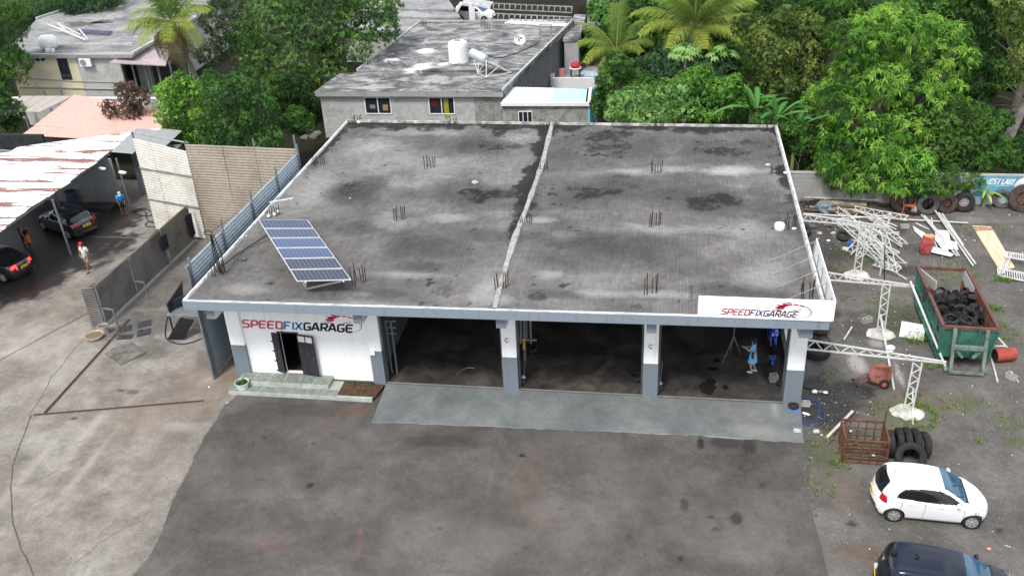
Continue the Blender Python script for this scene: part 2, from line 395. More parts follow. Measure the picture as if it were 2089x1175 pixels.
# ================================================================ GARAGE
H = 4.98
FL, BL, BR, FR = Vector((-.84, -2.01, H)), Vector((-.64, 19.04, H)), Vector((23.91, 18.6, H)), Vector((23.94, -1.64, H))
def painted(name, col, dirt, z0, amt):
    t = NT(name); v = t.coord('world'); st = t.noise(t.coord('world', (3.5, 3.5, .35)), 1.6, 7, .65); n = t.noise(v, 2.2, 7, .65); fine = t.noise(v, 30, 3, .6)
    z = t.n('ShaderNodeSeparateXYZ', {'Vector': t.n('ShaderNodeNewGeometry').outputs['Position']}).outputs['Z']
    spl = t.math('MULTIPLY', t.ramp(t.math('SUBTRACT', t.math('ADD', t.math('MULTIPLY', n, 1.1), z0), z), [(.35, 0), (.9, 1)]), .75)
    s2 = t.math('MULTIPLY', t.ramp(st, [(.54, 0), (.72, 1)]), amt)
    b = t.mix(s2, col, dirt); b = t.mix(spl, b, [x*.8 for x in dirt]); b = t.mix(.12, b, t.ramp(fine, [(.3, .3), (.7, .7)]), 'OVERLAY')
    t.set('Base Color', b); t.set('Roughness', .6); t.bump(fine, .1, .01); return t.m
white = painted('white_paint', (.82, .82, .81), (.42, .38, .32), -.1, .3)
greyP = painted('grey_paint', (.155, .185, .215), (.11, .1, .09), -.2, .35)
fasciaP = painted('fascia_grey_paint', (.2, .24, .275), (.1, .105, .105), -9, .55)
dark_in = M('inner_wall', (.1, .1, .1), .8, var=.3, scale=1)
garage = thing('garage', 'long white and grey single storey garage workshop with flat stained roof and three open bays', 'garage building', (11.5, 8, 0))
# --- roof surface (stained concrete) as a fine sheet between the four corners
t = NT('roof_concrete'); v = t.coord('world')
wav = t.n('ShaderNodeTexWave', {'Vector': t.coord('world', (1, .03, 1)), 'Scale': 2.6, 'Distortion': 1.6, 'Detail': 3, 'Detail Scale': 2.0, 'Detail Roughness': .6}, wave_type='BANDS', bands_direction='X').outputs['Fac']
n1 = t.noise(v, .32, 8, .6, .4); n2 = t.noise(v, 3, 8, .7); n3 = t.noise(t.coord('world', (3, .25, 1)), 3.2, 6, .7)
base = t.ramp(n1, [(.3, (.074, .07, .066)), (.5, (.118, .112, .105)), (.7, (.18, .173, .162))])
base = t.mix(.3, base, t.ramp(n3, [(.3, .2), (.5, .5), (.7, .82)]), 'OVERLAY')
base = t.mix(.5, base, t.ramp(n2, [(.3, .3), (.7, .75)]), 'OVERLAY')
base = t.mix(t.math('MULTIPLY', t.attr('light'), t.math('ADD', .25, n2)), base, (.4, .393, .38))
base = t.mix(t.math('MULTIPLY', t.attr('comb'), .085), base, t.ramp(wav, [(.25, .1), (.5, .5), (.85, .8)]), 'OVERLAY')
base = t.mix(t.attr('grey'), base, t.mix(.35, (.012, .0105, .0095), base))
base = t.mix(t.attr('dark'), base, (.014, .015, .013))
t.set('Base Color', base); t.set('Roughness', .95); t.set('Specular IOR Level', .15)
hh = t.math('ADD', t.math('MULTIPLY', t.math('MULTIPLY', wav, t.attr('comb')), .6), t.math('MULTIPLY', n2, .8))
t.bump(hh, .45, .03); roofM = t.m
darks = [(712,380,14,8,.75),(712,385,26,16,.5),(1010,302,26,8,.8),(985,395,52,11,.9),(968,405,30,10,.9),(1040,398,22,8,.8),(1063,400,16,6,.7),
 (1213,390,44,12,.85),(1190,398,24,10,.8),(1245,392,22,8,.8),(1450,412,55,11,.8),(1475,405,30,10,.85),(1425,424,30,8,.7),(1470,310,52,8,.8),(1500,312,34,6,.7),(1240,280,36,16,.75),(1220,300,28,12,.7),(1265,305,20,10,.6),(1275,272,18,6,.8),
 (1050,465,9,22,.85),(1072,410,14,22,.75),(1085,380,10,26,.85),(1100,330,10,30,.8),(1112,295,8,16,.85),(1020,268,14,14,.85),(1055,300,22,7,.6),(1062,440,18,6,.7),(1110,270,10,10,.9),
 (1295,625,14,5,.5),(1410,595,3,22,.5),(1092,606,20,7,.6),(860,622,6,6,.5),(905,590,22,14,.35),(800,260,26,8,.9),(870,262,26,8,.8),(905,258,40,7,.6),(1385,270,14,4,.7),(1425,290,8,3,.7),(1470,288,12,3,.7),(1445,282,6,3,.7),
 (1520,290,16,5,.6),(1585,270,10,10,.85),(1180,470,5,3,.5),(1365,405,6,3,.8),(1295,382,10,3,.6),(1270,360,20,4,.4)]
greys = [(735,390,78,36,.8),(880,505,110,28,.6),(850,545,60,16,.4),(945,300,110,26,.55),(985,400,130,34,.65),(1210,395,150,44,.6),(1240,510,190,52,.85),(1180,525,90,24,.5),(1470,312,90,26,.6),(1450,410,120,34,.65),
 (1250,300,110,52,.5),(1000,480,100,20,.4),(780,600,60,12,.3),(1560,400,50,60,.25),(1130,600,70,10,.3),(1480,590,90,16,.3),(820,400,60,20,.35),(1090,400,30,60,.5),(1560,300,40,40,.4),(700,470,60,16,.4),(1360,500,80,20,.3),(640,480,50,40,.25),(1150,330,60,60,.4),(1550,600,80,10,.3)]
lights = [(1475,350,90,12,.9),(1390,345,70,9,.7),(1120,560,30,12,.5),(1000,590,38,34,.7),(1330,470,140,14,.55),(880,340,80,40,.45),(830,330,150,50,.4),(800,450,60,24,.5),(760,300,70,24,.5),(920,445,60,10,.4),(1330,600,80,10,.6),(1150,480,60,12,.4),
 (700,620,200,10,.4),(1480,470,160,14,.35),(860,270,120,10,.5),(1060,280,60,14,.5),(1550,470,60,30,.4),(500,590,60,14,.3),(900,360,40,8,.4),(745,600,36,8,.6),(1020,610,30,12,.6),(830,560,120,9,.35),(1100,450,50,6,.5),(1300,350,60,8,.5),(1240,600,80,10,.4),(620,400,60,60,.3),(1560,560,60,40,.35)]
def chip_edge(X, Y):
    d = np.minimum(18.75-Y, (24-X)*1.3); d = np.minimum(d, (X+.55)*2.2+np.clip((14-Y)*.35, 0, 9))
    n = vnoise(X*1.1, Y*1.1, 5, 5, .65)
    return np.clip((n*2.3-.3-d)/.3, 0, 1)*np.clip((Y-3)/8, 0, 1)
def speck(X, Y):
    a = vnoise(X*3.1, Y*3.1, 77, 3, .6); b = vnoise(X*.35, Y*.35, 78, 3, .6)
    return np.clip((a+b*.5-1.06)/.04, 0, 1)*.8
def near_seam(X, Y):
    xs = np.interp(Y, [-2, 0, 5, 10, 14, 19], SEAMX); n = vnoise(X*.9, Y*.9, 31, 5, .6)
    return np.clip((n*1.8-.42-np.abs(X-xs+.3))/.15, 0, 1)*np.clip((Y-5)/3, 0, 1)*.9
seampx = [(1009,632),(1024,575),(1049,490),(1075,425),(1108,330),(1127,252)]
SP = [G(x, y, H) for x, y in seampx]; SEAMX = None
_sy = [p.y for p in SP]; _sx = [p.x for p in SP]
SEAMX = list(np.interp([-2, 0, 5, 10, 14, 19], _sy, _sx))
rows = []
for k in np.linspace(0, 1, 230):
    y = FL.y+k*(BL.y-FL.y); rows.append((y, FL.x+k*(BL.x-FL.x), FR.x+k*(BR.x-FR.x)))
def skew(X, Y): return Y+(X-FL.x)/(24.7)*( (FR.y-FL.y)*(1-(Y+2)/21)+(BR.y-BL.y)*((Y+2)/21) )
def dark_roof(X, Y):
    Y2 = skew(X, Y); brk = vnoise(X*5, Y2*5, 12, 3, .7)
    return np.clip(np.clip(field(X, Y2, darks, H, 41, 1.05, 1.5, .3)*np.clip((brk-.3)*7, .12, 1)+chip_edge(X, Y2)*.9+speck(X, Y2)+near_seam(X, Y2), 0, 1), 0, .95)
nx = 270; ys = np.array([r[0] for r in rows]); tt = np.linspace(0, 1, nx)
X = np.array([r[1] for r in rows])[:, None]*(1-tt)+np.array([r[2] for r in rows])[:, None]*tt; Y = np.repeat(ys[:, None], nx, 1); Y2 = skew(X, Y)
Z = H+.004*vnoise(X*.5, Y*.5, 3)
V = np.stack([X.ravel(), Y2.ravel(), Z.ravel()], 1); Vl = V-np.array(garage.location)
i = np.arange((len(ys)-1)*nx).reshape(-1, nx)[:, :-1].ravel()
fx, fyy = X.ravel(), Y.ravel()
comb = np.clip((vnoise(fx*.25, fyy*.25, 9, 4)-.36)*5, 0, 1)
fastmesh('roof_surface', Vl, np.stack([i, i+1, i+nx+1, i+nx], 1), roofM, {'dark': dark_roof(fx, fyy), 'grey': np.clip(field(fx, skew(fx, fyy), greys, H, 43, .4, .5, 1.0), 0, 1)**.42, 'light': np.clip(field(fx, skew(fx, fyy), lights, H, 45, .7, .8, 1.0), 0, 1)**.8, 'comb': comb*(.35+.65*np.clip((fx-8)/8, 0, 1))}, garage)
slabM = M('slab_concrete', (.3, .3, .29), .85, var=.3, scale=2)
def q2(a): return (a.x, a.y)
mb = MB(); mb.prism([q2(FL), q2(FR), q2(BR), q2(BL)], H-.3, H-.012); mb.build('roof_slab', slabM, garage)
# upstand kerbs round the roof, uneven
kerbW = M('kerb_whitewash', (.55, .55, .53), .85, var=.35, scale=2.2, bump=.5, bscale=9)
kerbG = M('kerb_grey', (.27, .265, .25), .9, var=.35, scale=2.5, bump=.5, bscale=9, col2=(.5, .49, .47), lo=.4, hi=.65)
def kerb(a, b, w, h, name='roof_kerb', n=70, mat=None, jit=.02, side=1):
    mb = MB(); d = (b-a).normalized(); nrm = Vector((-d.y, d.x, 0))*side; vs = []
    for i in range(n+1):
        p = a.lerp(b, i/n); ww = w+rnd.uniform(-jit, jit); hh_ = h+rnd.uniform(-jit, jit)*.6
        vs += [p+Vector((0, 0, -.05)), p+Vector((0, 0, h)), p+nrm*ww*.8+Vector((0, 0, hh_)), p+nrm*ww+Vector((0, 0, -.05))]
    mb.add(vs, [(i*4+j, i*4+j+1, i*4+j+5, i*4+j+4) for i in range(n) for j in range(3)]+[(0, 3, 2, 1), (n*4, n*4+1, n*4+2, n*4+3)])
    return mb.build(name, mat or kerbW, garage)
kerb(FL+Vector((-.006,.0,0)), FR, .10, .05); kerb(BL, FL, .13, .09, side=1, mat=kerbW, jit=.035, n=110); kerb(BR, BL, .14, .12, side=1, mat=kerbG, jit=.03, n=110); kerb(FR, BR, .11, .09, side=1, mat=kerbW, jit=.035, n=110)
seamM = M('seam_mortar', (.3, .29, .27), .9, var=.3, scale=4, bump=.5)
mb = MB(); vs = []
pts = [SP[0].lerp(SP[1], k/6) for k in range(6)]+[SP[1].lerp(SP[2], k/6) for k in range(6)]+[SP[2].lerp(SP[3], k/6) for k in range(6)]+[SP[3].lerp(SP[4], k/8) for k in range(8)]+[SP[4].lerp(SP[5], k/8) for k in range(9)]
for p in pts:
    w = .13+rnd.uniform(-.03, .03); h = .09+rnd.uniform(-.02, .02)
    vs += [p+Vector((-w, 0, .002)), p+Vector((-w*.8, 0, h)), p+Vector((w*.8, 0, h)), p+Vector((w, 0, .002))]
mb.add(vs, [(i*4+j, i*4+j+1, i*4+j+5, i*4+j+4) for i in range(len(pts)-1) for j in range(3)]); mb.build('roof_seam', seamM, garage)
# --- structure below: columns, beams, walls
c3a, c3b = G(1028, 797, .2), G(1057, 798, .2); c4a, c4b = G(1311, 808, .2), G(1340, 810, .2); c5a, c5b = G(1597, 820, .2), G(1632, 825, .2)
c2a, c2b = G(760, 789, .2), G(783, 790, .2); c1a, c1b = G(481.8, 772, .2), G(507, 777, .2)
yF = (c3a.y+c4a.y+c5a.y)/3            # front face of the columns
COLS = [(c1a.x, c1b.x), (c2a.x, c2b.x), (c3a.x, c3b.x), (c4a.x, c4b.x), (c5a.x, c5b.x)]
GZ = 1.62
for i, (a, b) in enumerate(COLS):
    mb = MB(); mb.box((a, yF, GZ+.2), (b, yF+.6, H-.3)); col = mb.build('column', white, garage)
    e = .012
    mb = MB(); mb.box((a-e, yF-e, .0), (b+e, yF+.6+e, GZ+.2)); mb.build('column_base_paint', greyP, col)
FB = H-.37
def front(x): return FL.lerp(FR, (x-FL.x)/(FR.x-FL.x))
mb = MB(); o = .02
mb.prism([(FL.x-.02, FL.y-.02), (FR.x+.02, FR.y-.02), (FR.x+.02, FR.y+.18), (FL.x-.02, FL.y+.18)], FB, H+.02); mb.build('fascia', fasciaP, garage)
mb = MB(); mb.prism([(FL.x-.02, FL.y+.185), (FL.x+.16, FL.y+.185), (BL.x+.16, BL.y), (BL.x-.02, BL.y)], FB, H+.02); mb.build('side_fascia', fasciaP, garage)
mb = MB(); mb.prism([(FR.x-.16, FR.y+.185), (FR.x+.02, FR.y+.185), (BR.x+.02, BR.y), (BR.x-.16, BR.y)], FB, H+.02); mb.build('side_fascia', slabM, garage)
for i, (a, b) in enumerate(COLS):
    xc = (a+b)/2; f = front(xc); w = .19 if i < 4 else .24
    mb = MB(); z1 = H-.3
    mb.add([(xc-w, f.y+.2, z1), (xc+w, f.y+.2, z1), (xc+w, yF+.1, z1), (xc-w, yF+.1, z1), (xc-w, f.y+.2, FB-.52), (xc+w, f.y+.2, FB-.52), (xc+w, yF+.1, FB-.62), (xc-w, yF+.1, FB-.62)],
           [(0,1,2,3),(7,6,5,4),(1,5,6,2),(0,3,7,4),(2,6,7,3)], 0)
    mb.add([(xc-w, f.y+.199, z1), (xc+w, f.y+.199, z1), (xc+w, f.y+.199, FB-.52), (xc-w, f.y+.199, FB-.52)], [(0,3,2,1)], 1)
    mb.build('beam_end', [white, greyP], garage)
Wy = yF+.12     # office front wall plane
yB = 18.5; xL0, xR0 = COLS[0][0]+.05, COLS[4][1]-.05
def WP(px, py, y=None): return GY(px, py, Wy if y is None else y)
d_tl, d_tr, d_bl, d_br = WP(570, 678), WP(602.6, 680), WP(585, 768), WP(624, 771)
dx0, dx1, dz0, dz1 = (d_tl.x+d_bl.x)/2-.02, (d_tr.x+d_br.x)/2, .42, (d_tl.z+d_tr.z)/2
wx0, wx1 = COLS[0][1], COLS[1][1]-.02
mb = MB()
mb.box((wx0, Wy, .0), (dx0, Wy+.2, H-.3)); mb.box((dx1, Wy, 0), (COLS[1][0], Wy+.2, H-.3)); mb.box((dx0, Wy, dz1), (dx1, Wy+.2, H-.3)); mb.box((dx0, Wy, 0), (dx1, Wy+.2, dz0))
fw = mb.build('front_wall', white, garage)
mb = MB(); mb.box((xL0, yF+.6, 0), (xL0+.2, yB, H-.31)); mb.box((xL0+.2, yB-.2, 0), (xR0, yB, H-.31)); mb.build('rear_wall', M('blockwork', (.3, .3, .29), .9, var=.25, scale=2), garage)
mb = MB(); x0, x1 = xR0-.2, xR0
mb.box((x0, yF+.6, 0), (x1, yF+1.1, H-.31)); mb.box((x0, yF+1.1, 0), (x1, yF+4.6, .9)); mb.box((x0, yF+1.1, 3.6), (x1, yF+4.6, H-.31)); mb.box((x0, yF+4.6, 0), (x1, yB-.21, H-.31))
rw = mb.build('side_wall', white, garage)
wf = MB(); 
for k in range(4): wf.box((x0+.06, yF+1.1+k*1.15, .9), (x0+.12, yF+1.16+k*1.15, 3.6))
wf.box((x0+.06, yF+1.1, 2.3), (x0+.12, yF+4.6, 2.36)); win = wf.build('window_frame', M('dark_steel', (.05, .05, .055), .5, .6), garage)
# office partition and interior
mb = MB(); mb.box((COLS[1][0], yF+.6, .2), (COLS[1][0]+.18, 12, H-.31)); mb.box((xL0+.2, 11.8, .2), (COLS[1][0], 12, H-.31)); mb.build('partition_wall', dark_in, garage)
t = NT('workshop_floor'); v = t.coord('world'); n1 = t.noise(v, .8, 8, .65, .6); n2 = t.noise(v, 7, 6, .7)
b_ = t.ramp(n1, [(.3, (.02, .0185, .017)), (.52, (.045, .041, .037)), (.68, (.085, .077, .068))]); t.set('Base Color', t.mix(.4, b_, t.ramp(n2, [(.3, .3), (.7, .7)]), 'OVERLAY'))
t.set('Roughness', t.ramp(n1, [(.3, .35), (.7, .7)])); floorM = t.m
mb = MB(); mb.box((xL0+.2, yF+.02, .0), (xR0-.2, yB-.2, .2)); mb.build('workshop_floor', floorM, garage)
strM = M('threshold_concrete', (.2, .19, .18), .8)
for k in (1, 2, 3):
    a, b = COLS[k][1]+.02, COLS[k+1][0]-.02
    mb = MB(); mb.box((a, yF+.03, .2), (b, yF+.1, .225)); mb.build('threshold', strM, garage)
    # shutter guides and rolled shutter above
    for x in (a, b-.07):
        mb = MB(); mb.box((x, yF+.16, .2), (x+.07, yF+.26, FB-.05)); mb.box((x, yF+.3, .2), (x+.07, yF+.36, FB-.05)); mb.build('shutter_guide', M('guide_steel', (.12, .125, .13), .45, .5), garage)
    mb = MB(); mb.tube([(a, yF+.55, FB-.28), (b, yF+.55, FB-.28)], .22, 14); mb.box((a, yF+.3, FB-.2), (b, yF+.34, H-.31)); mb.build('rolled_shutter', M('shutter_steel', (.16, .165, .17), .5, .4), garage)
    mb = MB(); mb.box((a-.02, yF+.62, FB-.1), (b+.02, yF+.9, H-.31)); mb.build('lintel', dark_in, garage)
# interior columns
for k in (2, 3):
    for yy in (6.1, 12.3):
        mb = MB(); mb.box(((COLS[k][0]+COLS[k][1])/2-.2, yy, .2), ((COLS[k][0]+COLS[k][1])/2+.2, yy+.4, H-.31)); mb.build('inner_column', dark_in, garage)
# doors of the office
doorM = M('door_black_brown', (.035, .032, .038), .45, var=.25, scale=4)
fr = MB(); fr.box((dx0-.06, Wy-.04, dz0), (dx0, Wy+.12, dz1+.06)); fr.box((dx1, Wy-.04, dz0), (dx1+.06, Wy+.12, dz1+.06)); fr.box((dx0, Wy-.04, dz1), (dx1, Wy+.12, dz1+.06)); fr.build('door_frame', doorM, garage)
def door_leaf(hx, w, ang, lites, lab):
    """leaf hinged at x=hx folding outwards by ang degrees from the wall line"""
    A = math.radians(ang); dxv = Vector((math.cos(A), -abs(math.sin(A)), 0)); n = Vector((-dxv.y, dxv.x, 0))
    if n.y > 0: n = -n
    P0 = Vector((hx, Wy-.05, dz0+.02)); h = dz1-dz0-.03
    def pt(u, vv, o=0): return P0+dxv*u*w+Vector((0, 0, vv*h))+n*o
    mb = MB()
    def panel(u0, u1, v0, v1, o0, o1, B=mb):
        q = [pt(u0, v0, o1), pt(u1, v0, o1), pt(u1, v1, o1), pt(u0, v1, o1)]; r = [pt(u0, v0, o0), pt(u1, v0, o0), pt(u1, v1, o0), pt(u0, v1, o0)]
        B.add(q+r, [(0,1,2,3),(7,6,5,4),(0,4,5,1),(1,5,6,2),(2,6,7,3),(3,7,4,0)])
    panel(0, 1, 0, 1, 0, .035); d = mb.build('door_leaf', doorM, garage)
    if lites == 4:
        for k in range(4):
            B = MB(); panel(.0, .1, .02+k*.245, .225+k*.245, .035, .055, B); panel(.9, 1, .02+k*.245, .225+k*.245, .035, .055, B); B.build('door_panel', doorM, d)
            B = MB(); panel(.1, .9, .03+k*.245, .06+k*.245, .035, .055, B); B.build('door_rail', doorM, d)
    else:
        for u in (.08, .54):
            B = MB(); panel(u, u+.38, .83, .97, .035, .042, B); B.build('door_pane', M('pane_bright', (.6, .62, .62), .15), d)
        for u in (.02, .34, .67, .96):
            B = MB(); panel(u, u+.02, .01, .8, .035, .045, B); B.build('door_batten', doorM, d)
        B = MB(); panel(.8, .95, .43, .45, .035, .07, B); B.build('handle', M('chrome', (.6, .6, .6), .2, 1), d)
    return d
door_leaf(dx1+.01, WP(640.8, 684).x-dx1, 8, 2, '')
door_leaf(dx0-.0, -(dx0-WP(541, 677).x)*1.02, -14, 4, '')
ws = MB(); ws.box((dx0, Wy-.07, dz0-.05), (dx1, Wy-.0, dz0)); ws.build('door_sill', strM, garage)
# horseshoe hooks
for (px, py) in ((578, 674), (1034, 694), (1328, 707)):
    yy = Wy if px < 700 else yF; p = GY(px, py, yy-.02); mb = MB()
    mb.tube([p+Vector((.08*math.cos(a), 0, .09*math.sin(a))) for a in np.linspace(.8, 2*PI-.8, 12)], .014, 5); mb.build('horseshoe', M('rusty_iron', (.12, .1, .09), .7, .5), garage)
# meter box on the second column
p = GY(759, 718, yF-.03); mb = MB(); mb.box((p.x-.1, yF-.07, p.z-.14), (p.x+.12, yF-.013, p.z+.1)); mb.build('meter_box', white, garage)
# painted ramp
rTL, rTR, rBL, rBR = G(787, 790, .2), Vector((COLS[4][1]+.02, yF-.01, .2)), G(758, 861, .02), G(1637, 903, .02)
rampM = ground_mat('ramp_paint', [(.3, (.1, .112, .112)), (.5, (.135, .148, .148)), (.7, (.18, .19, .185))], 50, light=(.36, .36, .33), dark=(.06, .06, .06), brown=(.19, .15, .12), fa=.25, scale=.5)
n = 60; m_ = 220; s = np.linspace(0, 1, n); u = np.linspace(0, 1, m_)
mid = [(758,861),(900,866),(1060,873),(1250,880),(1420,888),(1640,903)]; BE = [G(x, y, .02) for x, y in mid]
bx = np.linspace(BE[0].x, BE[-1].x, m_); by = np.interp(bx, [p.x for p in BE], [p.y for p in BE])+(vnoise(bx*3, bx*0, 4, 4)-.5)*.12
tx = np.linspace(rTL.x-.05, rTR.x, m_); ty = np.full(m_, yF-.004)
X = tx[None]*(1-s[:, None])+bx[None]*s[:, None]; Y = ty[None]*(1-s[:, None])+by[None]*s[:, None]; Z = .2*(1-s[:, None])+.03*s[:, None]+0*X
X = np.vstack([X, X[-1:]]); Y = np.vstack([Y, Y[-1:]-.01]); Z = np.vstack([Z, Z[-1:]*0+.0])
nr = n+1; i = np.arange((nr-1)*m_).reshape(-1, m_)[:, :-1].ravel(); fx, fy2 = X.ravel(), Y.ravel()
o = fastmesh('ramp', np.stack([fx, fy2, Z.ravel()], 1), np.stack([i, i+m_, i+m_+1, i+1], 1), rampM, {
 'dark': field(fx, fy2, [(1450,790,30,16,0),(1480,860,26,14,.35),(1430,905,8,30,.5),(1050,850,6,3,.4),(900,830,10,5,.3)], .1, 51, soft=.6),
 'brown': field(fx, fy2, [(880,820,40,18,.35),(1500,850,70,30,.4),(1080,850,80,12,.2),(1560,880,60,18,.4)], .1, 52, soft=1),
 'light': field(fx, fy2, [(1580,835,12,22,.4),(1420,888,120,4,.8),(1560,880,70,18,.25)], .1, 53, soft=.8), 'green': np.zeros_like(fx)})
struct(o)
mb = MB(); a, b = rTR, Vector((BE[-1].x, BE[-1].y, .03)); mb.add([a, b, (b.x, b.y, 0), (a.x, a.y, 0)], [(0, 1, 2, 3)]); struct(mb.build('ramp_side', strM))
# tiled entrance steps
steps = thing('entrance_steps', 'tiled two level grey entrance step below the open black office door', 'steps', G(590, 800))
tileM = M('step_tile', (.2, .225, .2), .6, var=.28, scale=5, bump=.2); groutM = M('step_trim', (.36, .38, .34), .8, var=.2)
U0 = [G(508, 779, .40), G(668, 786, .40), G(650, 804, .40), G(512, 797, .40)]
x0, x1 = COLS[0][1]-.35, G(670, 783, .4).x; ya, yb, yc = Wy-.0, yF-.62, yF-1.12
x2 = G(690, 800, .2).x
mb = MB(); mb.box((x0, yb, 0), (x1, ya, .375)); mb.build('upper_step', groutM, steps)
mb = MB(); mb.box((x0-.25, yc, 0), (x2, yb-.003, .18)); mb.box((x1+.003, yb-.003, 0), (x2, ya, .18)); mb.build('lower_step', groutM, steps)
n = 6; w = (x1-x0)/n
for k in range(n):
    mb = MB(); mb.box((x0+k*w+.03, yb+.05, .375), (x0+(k+1)*w-.03, ya-.03, .39)); mb.build('tile', tileM, steps)
n = 7; w = (x2-x0+.25)/n
for k in range(n):
    mb = MB(); mb.box((x0-.25+k*w+.02, yc+.05, .18), (x0-.25+(k+1)*w-.02, yb-.03, .193)); mb.build('tile', tileM, steps)
# planting bed
bed = thing('planting_bed', 'small brown planting bed with a grey kerb between the steps and the ramp', 'flower bed', G(725, 805))
bx1 = rTL.x-.12
mb = MB(); mb.box((x2+.01, yc-.02, 0), (bx1-.25, yc+.12, .19)); mb.build('bed_kerb', groutM, bed)
mb = MB(); mb.add([(x2+.01, yc+.12, .13), (bx1-.2, yc+.12, .13), (bx1+.02, ya, .15), (x2+.01, ya, .15)], [(0, 1, 2, 3)]); mb.build('soil', M('bed_soil', (.09, .05, .03), .95, var=.6, scale=14, bump=1, bscale=30), bed)
rs = np.random.RandomState(5); V = []; Fc = []
for k in range(26):
    cx_, cy_ = x2+.15+rs.rand()*(bx1-x2-.45), yc+.22+rs.rand()*(ya-yc-.3)
    for j in range(9):
        a = rs.rand()*6.28; l = .05+.08*rs.rand(); b0 = len(V); d = np.array([math.cos(a), math.sin(a), .9]); s_ = np.array([-math.sin(a), math.cos(a), 0])*.012
        V += [np.array([cx_, cy_, .13])+s_, np.array([cx_, cy_, .13])-s_, np.array([cx_, cy_, .13])+d*l-s_*.4, np.array([cx_, cy_, .13])+d*l+s_*.4]; Fc.append((b0, b0+1, b0+2, b0+3))
o = fastmesh('seedlings', np.array(V)-np.array(bed.location), Fc, M('seedling_green', (.05, .07, .03), .7), parent=bed); o['kind'] = 'stuff'
for i, (px, py, rx, ry, m_) in enumerate(((1443,792,17,13,0),(1450,779,10,8,0),(1480,790,6,5,0),(1462,735,8,4,0),(1455,752,12,4,0))):
    c = G(px, py, .2); a = pxr(c, rx); b = (G(px, py+ry, .2)-c).length; pts = [(c.x+a*(1+.12*math.sin(3*q+i)+.05*math.sin(7*q+i))*math.cos(q), c.y+b*(1+.12*math.sin(4*q+i))*math.sin(q)) for q in np.linspace(0, 2*PI, 25)[:-1]]
    mb = MB(); mb.prism(pts, .2, .2015+.0006*i); mb.build('floor_stain', [M('oil_film', (.013, .012, .011), .5, bump=0), M('worn_floor', (.085, .078, .07), .7, var=.3)][m_], garage)
mb = MB(); a, b = G(1500, 782, .2), G(1592, 805, .2); mb.box((a.x, b.y, .2), (b.x, a.y, .212)); mb.build('floor_mat', M('floor_mat', (.05, .046, .043), .8, var=.3), garage)
# rebar starter clusters on the column grid of the roof
rebarM = M('rebar_rust', (.035, .024, .018), .85, var=.4, scale=6)
RB = [[(447,560),(733,577),(1023,588),(1327,598),(1645,608)],[(559,441),(815,448),(1072,455),(1335,460),(1611,466)],[(651,337),(877,343),(1107,347),(1339,353),(1580,354)],[(728,250),(923,254),(1125,259),(1343,261),(1570,264)]]
RH = [[.8,.8,.72,.8,.8],[.55,.75,.3,.7,.65],[.5,.7,.45,.6,.4],[.45,.35,.35,.6,.4]]
for r_, hr in zip(RB, RH):
    for (px, py), h in zip(r_, hr):
        p = G(px, py, H); mb = MB()
        for i in range(6):
            ox, oy = (-.22, -.1, .09, .2, -.17, .24)[i]+rnd.uniform(-.03, .03), (-.16, 0, .16)[i//2]+rnd.uniform(-.04, .04)
            hh_ = h*rnd.uniform(.8, 1.08); lx, ly = rnd.uniform(-.05, .05), rnd.uniform(-.04, .04)
            mb.tube([p+Vector((ox, oy, 0)), p+Vector((ox+lx*.5, oy+ly*.3, hh_*.5)), p+Vector((ox+lx, oy+ly, hh_))], .019, 5)
        mb.build('rebar_cluster', rebarM, garage)
# ---------------------------------------------------------------- lettering by strokes
GL = {
 'S': [[(4,6),(1,6),(.3,5.3),(.3,3.9),(.9,3.3),(3.2,3.1),(3.9,2.5),(3.9,.9),(3.2,.3),(0,.3)]],
 'P': [[(.5,0),(.5,5.9),(3.3,5.9),(4,5.2),(4,3.2),(3.3,2.5),(.9,2.5)]],
 'E': [[(4.2,5.9),(1.1,5.9),(.4,5.2),(.4,.9),(1.1,.3),(4,.3)],[(.6,3.2),(3.8,3.2)]],
 'D': [[(.5,.3),(.5,5.9),(3.1,5.9),(4,5),(4,1.2),(3.1,.3),(.5,.3)]],
 'F': [[(.5,0),(.5,5.9),(4,5.9)],[(.5,3.1),(3.4,3.1)]],
 'I': [[(.6,0),(.6,6.2)]],
 'X': [[(0,0),(4,6.2)],[(0,6.2),(4,0)]],
 'G': [[(4.1,5.9),(1.2,5.9),(.4,5.1),(.4,1.1),(1.2,.3),(3.3,.3),(3.9,.9),(3.9,2.8),(2.2,2.8)]],
 'A': [[(-.1,0),(1.7,6),(2.4,6),(4.2,0)],[(.8,1.9),(3.3,1.9)]],
 'R': [[(.5,0),(.5,5.9),(3.3,5.9),(4,5.2),(4,3.4),(3.3,2.7),(.9,2.7)],[(2.2,2.7),(4,0)]],
 'W': [[(0,6.2),(.9,0),(2,4),(3.1,0),(4.1,6.2)]], 'L': [[(.5,6.2),(.5,.3),(4,.3)]], 'K': [[(.5,0),(.5,6.2)],[(.7,3),(4,6.2)],[(1.5,3.6),(4,0)]], 'T': [[(0,5.9),(4.2,5.9)],[(2.1,5.9),(2.1,0)]],
}
